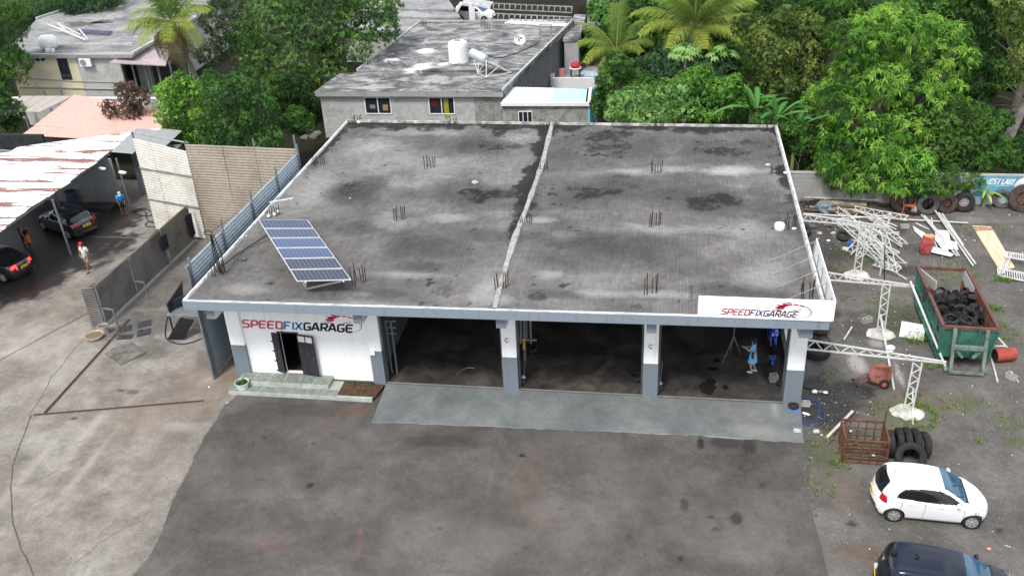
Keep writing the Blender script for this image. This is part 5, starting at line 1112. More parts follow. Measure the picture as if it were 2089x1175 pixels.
# --- house in the middle
Z2 = 3.5
A = [G(650, 182, Z2), G(1022, 190, Z2)]; fy = (A[0].y+A[1].y)/2; x0, x1 = A[0].x, A[1].x; bl2, br2 = G(845, 55, Z2), G(1172, 38, Z2)
h2 = thing('concrete_house', 'grey single storey concrete house behind the garage with stained flat roof and two sliding windows', 'house', ((x0+x1)/2, fy+8, 0))
def L2(y): k = (y-fy)/(bl2.y-fy); return x0+(bl2.x-x0)*k
def R2_(y): k = (y-fy)/(br2.y-fy); return x1+(br2.x-x1)*k
yb2 = (bl2.y+br2.y)/2; nL = G(735, 148, Z2)
mb = MB(); mb.prism([(x0-.12, fy-.15), (x1+.1, fy-.15), (R2_(nL.y)+.1, nL.y), (L2(nL.y)-.35, nL.y)], Z2-.32, Z2-.02); mb.build('front_roof_slab', r2, h2)
xi = G(782, 120, Z2).x
mb = MB(); mb.prism([(L2(nL.y)+.9, nL.y+.01), (R2_(nL.y)+.1, nL.y+.01), (br2.x+.1, yb2), (bl2.x+.2, yb2)], Z2-.3, Z2+.12); mb.build('rear_roof_slab', r2, h2)
mb = MB(); mb.bar((L2(nL.y)+.95, nL.y+.1, Z2+.16), (bl2.x+.25, yb2, Z2+.16), .14, .12); mb.build('roof_kerb', hw, h2); mb = MB(); mb.bar((bl2.x+.3, yb2-.06, Z2+.16), (br2.x, yb2-.06, Z2+.16), .14, .14); mb.bar((R2_(fy+.2), fy+.1, Z2+.06), (br2.x, yb2-.2, Z2+.2), .14, .14); mb.build('roof_kerb', hw, h2)
mb = MB(); mb.bar((x0-.05, fy-.13, Z2-.19), (x1+.08, fy-.13, Z2-.19), .1, .34); mb.build('roof_fascia', wallmat('fascia_old', (.3, .3, .28), (.12, .12, .1)), h2)
wy = fy+.15
mb = MB(); mb.box((x0+.12, wy, 0), (x1-2.0, wy+.2, Z2-.33)); mb.build('front_wall', hw, h2)
mb = MB(); mb.box((x1-2.0, wy-.03, 0), (x1-.02, wy+.2, Z2-.33)); mb.build('front_wall', hwD, h2)
mb = MB(); mb.prism([(x0+.12, wy+.2), (x0+.3, wy+.2), (L2(nL.y)+.2, nL.y-.1), (L2(nL.y), nL.y-.1)], 0, Z2-.33); mb.prism([(L2(nL.y)+1., nL.y), (L2(nL.y)+1.2, nL.y), (bl2.x+.5, yb2-.2), (bl2.x+.3, yb2-.2)], 0, Z2-.31); mb.build('side_wall', hw, h2)
dkwall = wallmat('dark_side', (.2, .21, .22), (.1, .1, .1))
mb = MB(); mb.prism([(x1-.05, wy+.2), (br2.x-.1, yb2-.2), (br2.x-.3, yb2-.2), (x1-.25, wy+.2)], 0, Z2-.33); mb.build('side_wall', dkwall, h2)
mb = MB(); mb.box((bl2.x+.3, yb2-.2, 0), (br2.x-.1, yb2, Z2-.31)); mb.build('rear_wall', hw, h2)
def onH(px, py, yy=wy): return GY(px, py, yy)
brd = M('curtain_red', (.1, .008, .015), .8); ylw = M('curtain_yellow', (.3, .28, .04), .8, var=.5, scale=9)
for (a, b, c_, pn) in (((742, 198), (797, 243), 2, None), ((873, 198), (927, 243), 2, None)):
    p = onH(a[0]+4, b[1]); q = onH(b[0]-2, a[1]); pp = onH(a[0], a[1]); hgt_ = pp.z-p.z
    window(h2, (pp.x, wy-.001, pp.z-1.25), (1, 0, 0), q.x-pp.x+.05, 1.25, 2, whiteF, glassD, (0, -1, 0), .07)
# curtains glimpsed inside the panes, as fabric just outside of reach (behind the glass plane they would not be seen)
def cloth_in(px0, py0, px1, py1, m, nm='curtain'):
    a, b = onH(px0, py0, wy-.03), onH(px1, py1, wy-.03); mb = MB(); n = 8; vs = []
    for j in range(2):
        for i in range(n+1): vs.append((a.x+(b.x-a.x)*i/n, wy-.022-.012*(i % 2), a.z if j == 0 else b.z))
    mb.add(vs, [(i, i+1, i+n+2, i+n+1) for i in range(n)]); mb.build(nm, m, h2)
cloth_in(879, 201, 893, 218, brd); cloth_in(904, 202, 917, 240, ylw); cloth_in(754, 214, 766, 222, M('cloth_pale', (.16, .2, .21), .8), 'pale_cloth'); cloth_in(780, 214, 792, 226, M('cloth_tan', (.3, .2, .1), .8), 'tan_cloth')
# block pattern on the left end of the wall
bm = hw
for r_ in range(9):
    for c_ in range(4):
        w_ = .42; xx = x0+.16+c_*.44+(.22 if r_ % 2 else 0); zz = .4+r_*.3
        if zz+.27 > Z2-.4: continue
        mb = MB(); mb.box((xx, wy-.014, zz), (xx+w_-.03, wy-.001, zz+.27)); mb.build('block', bm, h2)
# things on that roof
def onR(px, py, z=Z2+.12): return G(px, py, z)
p = onR(936, 126); tank = thing('water_tank', 'white upright cylindrical water tank on the middle house roof', 'water tank', p)
ht = hgt((936, 126), (932, 84), Z2+.12); r_ = pxr(p, 20); mb = MB()
prof = [(.001, 0), (r_, 0)]+[(r_*(1.0 if k % 2 else .975), ht*k/12) for k in range(1, 11)]+[(r_*.96, ht*.93), (r_*.7, ht), (.001, ht)]
mb.lathe(prof, p, 24); mb.build('tank_body', M('tank_white', (.78, .78, .77), .4, var=.06), tank, smooth=True)
mb = MB(); mb.lathe([(.001, ht+.08), (r_*.32, ht+.08), (r_*.34, ht-.01)], p, 16); mb.build('lid', M('lid_grey', (.3, .28, .28), .6), tank, smooth=True)
mb = MB(); mb.tube([p+Vector((r_*.3, -r_*.99, .12)), p+Vector((r_*.3, -r_*1.25, .1)), p+Vector((-r_*.5, -r_*1.2, .02))], .03, 6); mb.tube([p+Vector((r_, 0, ht*.7)), p+Vector((r_+.2, 0, ht*.9)), p+Vector((r_+.3, 0, ht*.2))], .03, 6); mb.build('pipe', M('galv', (.35, .36, .37), .45, .6), tank)
sh = thing('solar_water_heater', 'white framed solar water heater with a silver cylinder beside the white upright tank', 'solar heater', onR(1000, 150))
whP = M('white_pipe', (.54, .54, .52), .5, var=.16, bump=0, scale=4); silver = M('silver_tank', (.62, .64, .65), .3, .5, var=.08)
a, b = onR(964, 122, Z2+1.35), onR(986, 132, Z2+1.25); b = GP(992, 124, onR(992, 150), Vector((0, 1, 0))); a = GP(962, 108, onR(975, 140), Vector((0, 1, 0)))
mb = MB(); mb.tube([a, a.lerp(b, .04), a.lerp(b, .96), b], [.2, .33, .33, .22], 18); mb.build('cylinder', silver, sh, smooth=True)
F1, F2, F3, F4 = onR(992, 158), onR(1043, 148), onR(975, 150), onR(1010, 138)
mb = MB()
for q_ in ((F1, F2), (F1, b), (F2, b), (F3, a), (F3, F1), (F3, F4), (F4, a), (F1, F2.lerp(b, .5)), (F3, b), (F2, F4), (a.lerp(b, .5), F3)): mb.bar(q_[0], q_[1], .05)
mb.build('frame', whP, sh)
mb = MB(); n_ = 10
for k in range(n_):
    u = k/(n_-1); mb.tube([a.lerp(b, .1+.85*u)+Vector((0, 0, -.25)), F4.lerp(F2, u)+Vector((0, 0, .12))], .035, 6)
mb.build('collector_tubes', M('collector', (.12, .13, .15), .2), sh)
# dish
dp = onR(1059, 92); dish = thing('satellite_dish', 'round white satellite dish with a rust patch on the middle house roof', 'satellite dish', dp)
nz = (CAMV-dp).normalized(); nz = (nz+Vector((.25, 0, .15))).normalized(); ax = nz.orthogonal().normalized(); ay = nz.cross(ax); Md = Matrix((ax, ay, nz)).transposed()
cdp = GP(1060, 81, dp, Vector((0, 1, 0))); rr = pxr(cdp, 12); mb = MB(); mb.lathe([(.001, -.14), (rr*.5, -.1), (rr, .02), (rr*.98, .05), (rr*.5, -.07), (.001, -.11)], cdp, 24, Md)
t = NT('dish_paint'); f = t.noise(t.coord('obj'), 1.6, 4); t.set('Base Color', t.ramp(f, [(.56, (.75, .75, .74)), (.62, (.5, .15, .06))])); t.set('Roughness', .5); mb.build('reflector', t.m, dish, smooth=True)
mb = MB(); mb.tube([dp, dp+Vector((0, 0, .5)), cdp-nz*.15], .035, 8); mb.tube([dp+Vector((-.3, -.2, .02)), dp+Vector((.3, .2, .02))], .03, 6); mb.tube([cdp-ay*rr*.9, cdp+nz*.55], .02, 6); mb.obox(cdp+nz*.58, (.12, .12, .18), Md); mb.build('stand', M('dark_steel', (.05, .05, .055), .5, .6), dish)
# long stacked ladders/racks and sheets at the back of the roof
rk = thing('rack_row', 'long row of pale metal racks stacked along the back of the middle house roof', 'rack', onR(1080, 30)); rkm = M('rack_grey', (.3, .31, .3), .6, .2, var=.35, scale=2)
P0, P1 = onR(1005, 42), onR(1165, 50)
for lv, (dz, off) in enumerate(((.0, 0), (.7, .6))):
    mb = MB(); a, b = P0+Vector((0, off, dz+.1)), P1+Vector((0, off, dz+.1)); 
    mb.bar(a, b, .06); mb.bar(a+Vector((0, .5, .35)), b+Vector((0, .5, .35)), .06)
    for k in range(15): q = a.lerp(b, k/14); mb.bar(q, q+Vector((0, .5, .35)), .05); mb.bar(q, q+Vector((0, .0, .5)), .05)
    mb.bar(a+Vector((0, 0, .5)), b+Vector((0, 0, .5)), .05); mb.build('rack', rkm, rk)
mb = MB(); a, b = P0+Vector((0, .9, 2.2)), P1+Vector((-1, .9, 2.2)); 
for k in range(9): an = k*PI/8; mb.bar(a+Vector((0, .4*math.cos(an), .4*math.sin(an)-.2)), b+Vector((0, .4*math.cos(an), .4*math.sin(an)-.2)), .05)
mb.build('rack_tube', rkm, rk)
sp_ = thing('white_sheets', 'pile of long white sheet strips lying on the roof in front of the racks', 'sheets', onR(1100, 46))
a, b = onR(1028, 47), onR(1150, 53)
for k in range(4):
    mb = MB(); o = Vector((0, -.1+k*.28, .03+.05*(k % 2))); mb.bar(a+o+Vector((rnd.uniform(0, .4), 0, 0)), b+o+Vector((rnd.uniform(-.5, .3), 0, 0)), .26, .06); mb.build('sheet_strip', whiteF, sp_)
# white spilled lime patches + small junk on roof
limeM = M('lime_white', (.72, .72, .7), .8, var=.1)
def puddle(name, px, py, rx, ry, z, mat, parent, sd_=1, n=40, th=.012):
    c = G(px, py, z); a = pxr(c, rx); b = (G(px, py+ry, z)-c).length; pts = []
    for k in range(n):
        t_ = 2*PI*k/n; m = 1+.28*math.sin(3*t_+sd_)+.16*math.sin(7*t_+sd_*2)+.08*math.sin(13*t_+sd_); pts.append((c.x+a*m*math.cos(t_), c.y+b*m*math.sin(t_)))
    mb = MB(); mb.prism(pts, z, z+th); return mb.build(name, mat, parent)
p = onR(800, 125); mb = MB()
fr_ = thing('metal_frame', 'small open metal frame lying on the left of the middle house roof', 'frame', p); a_, b_, c_, d_ = onR(790, 128), onR(803, 136), onR(832, 138), onR(822, 130)
for q_ in ((a_, b_), (d_, c_), (a_, d_)): mb.bar(q_[0]+Vector((0, 0, .12)), q_[1]+Vector((0, 0, .12)), .07)
mb.build('frame', M('galv', (.35, .36, .37), .45, .6), fr_)
for (px, py) in ((735, 135), (750, 130), (865, 54), (985, 54), (995, 60)):
    p = onR(px, py); mb = MB(); [mb.tube([p+Vector((dx, 0, 0)), p+Vector((dx+.02, 0, .55))], .025, 5) for dx in (-.15, 0, .15)]; mb.build('rebar_cluster', rebarM, h2)
cable('roof_cable', 'black pipe running across the middle house roof to the dish', 'pipe', [onR(955, 98, Z2+.16), onR(1010, 118, Z2+.16), onR(1060, 106, Z2+.16), onR(1100, 86, Z2+.16)], .03, hoseB)
# antenna-like pipe cage
ck = thing('pipe_cage', 'small grey pipe cage at the right edge of the middle house roof', 'cage', onR(1113, 78)); mb = MB(); p = onR(1113, 78)
for dx in (-.45, .45):
    for dy in (-.3, .3): mb.bar(p+Vector((dx, dy, 0)), p+Vector((dx, dy, 1.0)), .06)
for z in (.45, 1.0):
    for dy in (-.3, .3): mb.bar(p+Vector((-.45, dy, z)), p+Vector((.45, dy, z)), .06)
    for dx in (-.45, .45): mb.bar(p+Vector((dx, -.3, z)), p+Vector((dx, .3, z)), .06)
mb.build('cage', rkm, ck)
# --- annex with light blue metal roof
an = thing('annex', 'low concrete annex with light blue and white ribbed metal roof and a small barred window', 'annex', onH(1110, 240))
q = [G(1022, 212, 2.9), G(1200, 212, 2.9), G(1203, 182, 3.0), G(1040, 178, 3.0)]; skyb = M('sky_blue_sheet', (.42, .62, .72), .45, var=.1, bump=0); skyw = M('pale_blue_white', (.74, .8, .82), .45, var=.05, bump=0)
for (u0, u1, m) in ((0, .56, skyw), (.56, .97, skyb)):
    nn_ = 9 if u0 else 12
    for k in range(nn_):
        ua, ub = u0+(u1-u0)*k/nn_, u0+(u1-u0)*(k+1)/nn_; mb = MB(); e = .12*(1/nn_)*(u1-u0)
        a, b, c_, d_ = q[0].lerp(q[1], ua), q[0].lerp(q[1], ub-e), q[3].lerp(q[2], ub-e), q[3].lerp(q[2], ua); mb.slab([a, b, c_, d_], .03); mb.bar(b, c_, .05, .06); mb.build('roof_sheet', m, an)
mb = MB(); mb.bar(q[0]+Vector((0, -.05, -.02)), q[1]+Vector((.1, -.05, -.02)), .16, .22); mb.bar(q[1]+Vector((.05, 0, 0)), q[2]+Vector((.05, 0, 0)), .2, .2); mb.build('roof_trim', whiteF, an)
wyy = q[0].y+.1
mb = MB(); mb.box((q[0].x+.05, wyy, 0), (q[1].x-.05, wyy+.2, 2.78)); mb.build('front_wall', hwD, an)
mb = MB(); mb.box((q[1].x-.04, wyy, 0), (q[1].x+.1, q[2].y, 2.85)); mb.build('side_wall', M('blue_wall', (.2, .5, .62), .6, var=.12), an)
p = GY(1057, 227, wyy); p2 = GY(1086, 227, wyy); window(an, (p.x, wyy, p.z-.8), (1, 0, 0), p2.x-p.x, .8, 3, whiteF, glassD, (0, -1, 0), .05)
mb = MB(); mb.add(*corr([G(1203, 180, 3.1), G(1222, 178, 3.1), G(1216, 246, .9), G(1198, 246, .9)], .2, .03, 4)); mb.build('side_screen', M('aqua_sheet', (.15, .5, .66), .5, var=.1), an)
# --- potted terrace right of the middle house
ter = G(1160, 150, 0); tb = thing('terrace', 'concrete terrace yard with a white low wall beside the middle house', 'terrace', G(1160, 170))
mb = MB(); x_a, x_b = br2.x-.4, G(1222, 170, .3).x
ya_, yb_ = G(1150, 172, .3).y, G(1150, 118, .3).y
mb.box((R2_(ya_)+.1, ya_, 0), (x_b, yb_, .3)); mb.build('floor', M('terrace_conc', (.3, .29, .28), .8, var=.3, scale=2), tb)
mb = MB(); mb.box((R2_(ya_)+.15, ya_-.2, 0), (x_b, ya_-.001, .85)); mb.build('low_wall', whiteF, tb)
potm = M('terracotta', (.3, .12, .07), .8, var=.3); plantm = M('pot_soil', (.05, .035, .02), .9)
for i, (px, py, lb) in enumerate(((1152, 132, 'first terracotta pot plant from the house on the back edge of the terrace'), (1163, 131, 'second terracotta pot plant from the house on the back edge of the terrace'), (1174, 131, 'third terracotta pot plant from the house on the back edge of the terrace'), (1185, 130, 'fourth terracotta pot plant from the house on the back edge of the terrace'))):
    p = G(px, py, .3); b_ = bucket('pot_plant', lb, 'pot plant', p, .2, .28, .42, potm, plantm, group='pot plants on the terrace')
    V, Fc, Cc = foliage([(p.x, p.y, p.z+.75, .35, .35, .4)], 60, .2, .07, brite, i+3, whorl=6); o = fastmesh('foliage', V-np.array(p), Fc, leafM, {'Col': Cc}, b_)
p = G(1174, 160, .3); gt = thing('fire_pit_stand', 'red round pot on a white ring stand with two legs on the terrace', 'plant stand', p); mb = MB(); mb.tube([p+Vector((-.35, 0, 0)), p+Vector((-.35, 0, .8))], .06, 6); mb.tube([p+Vector((.35, 0, 0)), p+Vector((.35, 0, .8))], .06, 6); mb.build('legs', M('dark_steel', (.05, .05, .055), .5, .6), gt)
mb = MB(); mb.lathe([(.45, .8), (.5, .86), (.45, .92), (.4, .86)], p, 18, close=True); mb.build('ring', whiteF, gt, smooth=True)
mb = MB(); mb.lathe([(.001, .8), (.25, .8), (.38, 1.05), (.28, 1.3), (.001, 1.25)], p, 12); mb.build('pot', M('pot_red', (.55, .04, .04), .5), gt, smooth=True)
o = MB(); p = G(1205, 152, .3); o.slab([p+Vector((-.9, -.6, .02)), p+Vector((.8, -.5, .02)), p+Vector((.7, .7, .03)), p+Vector((-.7, .8, .03))], .02); tag(o.build('blue_mat', M('pale_blue_cloth', (.35, .5, .65), .8, var=.3, scale=3), None), 'pale blue plastic sheet spread on the terrace floor', 'sheet')
# clothes line
lineP = [(GP(1128, 158, G(1128, 175, .3), Vector((0, 1, 0)))), (GP(1102, 142, G(1102, 165, .3), Vector((0, 1, 0))))]
for (px, py, w, h, m, lb) in ((1146, 140, .45, 1.3, M('flag_pink', (.7, .3, .35), .8, var=.2, scale=4), 'pink patterned cloth hanging in front of the terrace'), (1127, 150, .35, 1.2, M('towel_white', (.7, .68, .7), .8), 'white towel hanging beside the pink cloth'), (1107, 142, .4, .7, M('cloth_orange', (.7, .2, .05), .8), 'orange cloth hanging by the middle house side wall'), (1096, 158, .8, .5, M('cloth_blue', (.3, .5, .7), .8), 'pale blue laundry piece hanging lowest by the side wall')):
    base = G(px, py+30, .0); c_ = GP(px, py, base, Vector((0, 1, 0))); drape('hanging_cloth', lb, 'laundry', c_, w, h, m, .4, 3, .05, group='laundry by the middle house')
# rusty gas bottle-like chimney thing and yard wall far right of the house
mb = MB(); a = G(1190, 60, 3.2); hx = thing('side_building', 'narrow old flat roofed wing on the right of the middle house', 'building', a)
q = [G(1148, 80, 3.2), G(1182, 78, 3.2), G(1196, 30, 3.2), G(1172, 30, 3.2)]
mb.prism([(p.x, p.y) for p in q], 2.95, 3.2); mb.build('roof', r2, hx)
mb = MB(); mb.prism([(q[0].x+.1, q[0].y+.1), (q[1].x-.1, q[1].y+.1), (q[2].x-.1, q[2].y), (q[3].x+.1, q[3].y)], 0, 2.94); mb.build('wall', wallmat('pale_lilac', (.4, .38, .4), (.2, .2, .2)), hx)
mb = MB(); p = GP(1163, 90, G(1165, 118, 0), Vector((0, 1, 0))); mb.tube([p+Vector((0, 0, -3.2)), p, p+Vector((-.2, 0, 2.1))], [.06, .16, .05], 8); tag(mb.build('parasol', M('faded_pink', (.6, .45, .4), .8, var=.3, scale=3), None, smooth=True), 'folded faded pink parasol standing at the corner of the middle house', 'parasol')
# --- building + white car further back in the middle
fb = thing('far_house', 'low grey flat roofed house beyond the spreading tree at the top centre', 'house', G(780, 20, 3)); mb = MB()
q = [G(690, 60, 3), G(960, 66, 3), G(915, 0, 3), G(760, -6, 3)]; mb.prism([(p.x, p.y) for p in q], 2.7, 3.0); mb.build('roof', r1, fb)
mb = MB(); mb.prism([(q[0].x+.3, q[0].y+.3), (q[1].x-.3, q[1].y+.3), (q[2].x-.3, q[2].y-.3), (q[3].x+.3, q[3].y-.3)], 0, 2.69); mb.build('wall', hw, fb)
for k in (.35, .6):
    mb = MB(); mb.bar(q[0].lerp(q[3], k)+Vector((.2, 0, .1)), q[1].lerp(q[2], k)+Vector((-.2, 0, .1)), .5, .2); mb.build('roof_step', r1, fb)
gb = thing('gable_porch', 'small white gabled porch frame beyond the middle house roof', 'porch', G(940, 50, 0)); g0 = G(930, 52, 0); mb = MB()
a, b, c_ = GP(922, 40, g0, (Vector((0, 1, 0)))), GP(940, 8, g0, Vector((0, 1, 0))), GP(962, 24, g0, Vector((0, 1, 0)))
mb.bar(a, b, .3, .3); mb.bar(b, b+Vector((2.4, 2.5, -1.0)), .3, .3); mb.bar((a.x+2, a.y, 0), (a.x+2, a.y, a.z+1.6), .35, .35); mb.bar((b.x+1.2, a.y, 0), (b.x+1.2, a.y, b.z-.4), .3, .3); mb.build('frame', whiteF, gb)
mb = MB(); mb.slab([a, b, b+Vector((0, 3, 0)), a+Vector((0, 3, 0))], .12); mb.slab([b, b+Vector((2.4, 2.5, -1.0)), b+Vector((2.4, 5, -1)), b+Vector((0, 3, 0))], .12); mb.build('roof', hw, gb)
# --- grey wall house at far top right of terrace
gh = thing('grey_shed', 'plain grey walled shed at the far end of the terrace by the broad leaved tree', 'shed', G(1225, 40, 0)); a, b = G(1198, 62, 0), G(1262, 50, 0)
mb = MB(); mb.box((a.x, a.y, 0), (b.x, a.y+.2, 3.4)); mb.build('wall', wallmat('shed_grey', (.3, .31, .33), (.2, .2, .2)), gh)
mb = MB(); mb.box((a.x-2.4, a.y-.2, 3.4), (b.x+.2, a.y+8, 3.55)); mb.build('roof', r1, gh); mb = MB(); mb.box((a.x-.0, a.y+.2, 0), (a.x+.2, a.y+7.5, 3.4)); mb.build('side_wall', M('side_blue', (.2, .3, .42), .7), gh)
# --- far left house
Z1 = 4.3
qa, qb = G(30, 104, Z1), G(256, 120, Z1); y1 = (qa.y+qb.y)/2-.2; h1 = thing('old_house', 'weathered cream and grey house at the far left with flat roof and air conditioner', 'house', (qa.lerp(qb, .5).x, y1+6, 0))
q = [(qa.x-.3, y1), (qb.x, y1), (G(480, -8, Z1).x, G(480, -8, Z1).y), (G(225, -8, Z1).x, G(225, -8, Z1).y), (G(95, 40, Z1).x-1, G(95, 40, Z1).y)]
mb = MB(); mb.prism(q, Z1-.25, Z1); mb.build('roof_slab', r1, h1)
mb = MB(); mb.bar((q[1][0], q[1][1], Z1+.08), (q[2][0], q[2][1], Z1+.08), .25, .2); mb.bar((q[3][0], q[3][1], Z1+.08), (q[4][0], q[4][1], Z1+.08), .2, .2); mb.bar((q[0][0], y1+.1, Z1+.05), (q[1][0], y1+.1, Z1+.05), .2, .12); mb.build('roof_kerb', hw, h1); mb = MB(); mb.bar((qa.x+1.5, y1+2.6, Z1+.06), (qb.x-1.6, y1+3.1, Z1+.06), .15, .12); mb.build('roof_kerb', hw, h1)
wy1 = y1+.35; wxm = GY(160, 140, wy1).x
mb = MB(); mb.box((qa.x, wy1, 0), (wxm, wy1+.25, Z1-.26)); mb.build('front_wall', cream, h1)
mb = MB(); mb.box((wxm, wy1, 0), (qb.x-1.4, wy1+.25, Z1-.26)); mb.build('front_wall', hw, h1)
mb = MB(); mb.prism([(qb.x-1.4, wy1+2.2), (qb.x-.3, wy1+2.2), (q[2][0]-.3, q[2][1]-.3), (q[2][0]-.6, q[2][1]-.3)], 0, Z1-.26); mb.build('side_wall', hw, h1)
# porch on the right with dark opening and lilac sheet roof
pr = [G(222, 128, 3.9), G(338, 134, 3.5), G(352, 88, 3.9), G(262, 104, 4.2)]
mb = MB(); mb.slab(pr, .08); mb.build('porch_roof', M('lilac_sheet', (.4, .32, .33), .6, var=.15), h1)
px0, px1 = GY(228, 160, wy1+.3).x, GY(355, 160, wy1+.3).x
mb = MB(); mb.box((px0, wy1+.05, 0), (px1, wy1+.25, 1.1)); mb.build('porch_wall', hwD, h1)
mb = MB(); mb.box((px0, wy1+2.6, 0), (px1, wy1+2.8, 3.6)); mb.build('porch_back_wall', M('porch_dark', (.06, .05, .045), .8), h1)
for k in range(6):
    x = px0+(px1-px0)*k/5; mb = MB(); mb.box((x-.06, wy1+.06, 1.1), (x+.06, wy1+.2, 3.6)); mb.build('porch_post', M('post_steel', (.2, .22, .23), .6, .4), h1)
def on1(px, py): return GY(px, py, wy1)
for (a, b, nl, fm) in (((27, 114), (41, 123), 2, whiteF), ((69, 115), (95, 126), 2, whiteF)):
    p, r_ = on1(*a), on1(*b); window(h1, (p.x, wy1, r_.z), (1, 0, 0), r_.x-p.x, p.z-r_.z, nl, fm, glassD, (0, -1, 0), .05)
p, r_ = on1(115, 118), on1(152, 163); window(h1, (p.x, wy1, r_.z), (1, 0, 0), (r_.x-p.x)*.85, p.z-r_.z, 2, M('door_frame_dark', (.03, .04, .05), .4), glassD, (0, -1, 0), .09)
p = on1(178, 126); ac = thing('air_conditioner', 'white air conditioner outdoor unit on the grey part of the far left house wall', 'air conditioner', p); mb = MB(); mb.box((p.x-.5, wy1-.36, p.z-.33), (p.x+.5, wy1-.02, p.z+.33)); mb.build('casing', whiteF, ac, bevel=.03)
mb = MB(); mb.lathe([(.001, 0), (.24, 0), (.26, .02)], (p.x-.15, wy1-.365, p.z), 20, Matrix.Rotation(PI/2, 3, 'X')); mb.build('fan_grille', M('grille_grey', (.25, .25, .25), .5), ac)
mb = MB(); mb.tube([on1(60, 160)+Vector((0, -.05, 0)), on1(150, 166)+Vector((0, -.05, 0)), on1(240, 168)+Vector((0, -.05, 0))], .03, 6); mb.tube([on1(40, 178)+Vector((0, -.05, 0)), on1(240, 182)+Vector((0, -.05, 0))], .06, 6); mb.build('wall_pipe', M('pipe_grey', (.33, .33, .32), .6, .3), h1)
# tank lying on roof + frames
p = G(98, 104, Z1); tk = thing('round_tank', 'white barrel shaped water tank lying on the far left roof', 'water tank', p); mb = MB(); rr = pxr(p, 15)
d = Vector((.95, .3, 0)).normalized(); c_ = p+Vector((0, .3, rr)); mb.tube([c_-d*rr*1.2, c_-d*rr*1.05, c_-d*rr*.7, c_+d*rr*.7, c_+d*rr*1.05, c_+d*rr*1.2], [rr*.3, rr*.75, rr, rr, rr*.75, rr*.3], 18); mb.build('body', M('tank_white', (.78, .78, .77), .4), tk, smooth=True)
mb = MB(); mb.box((p.x+rr*.3, p.y-.6, p.z), (p.x+rr*.7, p.y-.2, p.z+.3)); mb.box((p.x+rr*1.0, p.y-.5, p.z), (p.x+rr*1.3, p.y-.2, p.z+.25)); mb.build('foot_block', whiteF, tk)
fr1 = thing('tank_frame', 'pale metal truss frames lying behind the barrel tank on the far left roof', 'frame', G(140, 78, Z1)); mb = MB()
K = [G(x, y, Z1+.1) for x, y in ((100, 62), (175, 83), (120, 60), (148, 68), (100, 72), (140, 68), (165, 72), (180, 82))]
for a, b in ((0, 1), (0, 3), (2, 5), (4, 5), (3, 1), (6, 7), (2, 6)): mb.bar(K[a]+Vector((0, 0, .5 if a % 2 == 0 else 0)), K[b], .09)
mb.build('truss', whP, fr1); mb = MB(); a, b = G(160, 68, Z1+.1), G(222, 72, Z1+.1); [mb.bar(a+Vector((0, k*.3, .1)), b+Vector((0, k*.3, .1)), .12) for k in range(3)]; mb.build('pipe_bundle', M('navy_pipe', (.1, .1, .16), .5), fr1)
for (px, py, rx, ry, m) in ((170, 49, 40, 4, None), (210, 45, 22, 3, None), (385, 12, 20, 2, None), (418, 14, 6, 1.5, None)): puddle('damp_patch', px, py, rx, ry, Z1+.001, M('damp', (.1, .09, .085), .8, var=.3), h1, px, th=.006)
# pink roof and grey little roof in front of the far left house
pk = thing('pink_roof_shelter', 'long shelter with a faded pink corrugated roof below the far left house', 'shelter', G(200, 240, 1.5)); pinkM = sheet_mat('pink_sheet', (.55, .32, .27), (.45, .22, .18), .6, .9, .5, rough=.7, metal=0)
qd = [G(152, 193, 3.0), G(330, 224, 3.0), G(330, 290, 2.4), G(44, 276, 2.4)]
n = 9
for k in range(n):
    a, b = k/n, (k+1)/n; mb = MB(); l0, l1, r0_, r1_ = qd[0].lerp(qd[3], a), qd[0].lerp(qd[3], b), qd[1].lerp(qd[2], a), qd[1].lerp(qd[2], b); mb.add(*corr([l0, r0_, r1_, l1], .16, .025, 8, .01)); mb.build('roof_sheet', pinkM, pk, smooth='all')
mb = MB()
for p in (G(60, 292, 0), G(300, 300, 0), G(140, 240, 0)): mb = MB(); mb.bar((p.x, p.y, 0), (p.x, p.y, 2.5), .12); mb.build('post', poleM, pk)
mb = MB(); a, b = G(44, 276, 2.35), G(100, 262, 2.35); mb.slab([a, b, b-Vector((0, 0, 1.4)), a-Vector((0, 0, 1.4))], .05); mb.build('side_panel', whiteF, pk)
gr1 = thing('small_roof', 'small grey and rust lean-to roof left of the pink roof', 'shelter', G(80, 215, 1.5)); qd = [G(45, 196, 2.9), G(150, 196, 2.9), G(82, 229, 2.6), G(10, 227, 2.6)]
greyR = sheet_mat('old_grey_sheet', (.36, .33, .29), (.42, .2, .14), .58, .8, .8, rough=.7, metal=.1)
for k in range(4):
    a, b = k/4, (k+1)/4; mb = MB(); mb.slab([qd[3].lerp(qd[2], a), qd[3].lerp(qd[2], b-.01), qd[0].lerp(qd[1], b-.01), qd[0].lerp(qd[1], a)], .04); mb.build('roof_sheet', greyR, gr1)
for p in (G(60, 262, 0), G(108, 250, 0), G(22, 250, 0)): mb = MB(); mb.bar((p.x, p.y, 0), (p.x, p.y, 2.6), .14); mb.build('post', poleM, gr1)
mb = MB(); a, b = G(62, 255, 0), G(112, 255, 0); mb.box((a.x, a.y, 0), (b.x, a.y+.2, 1.9)); mb.build('wall', hw, gr1)
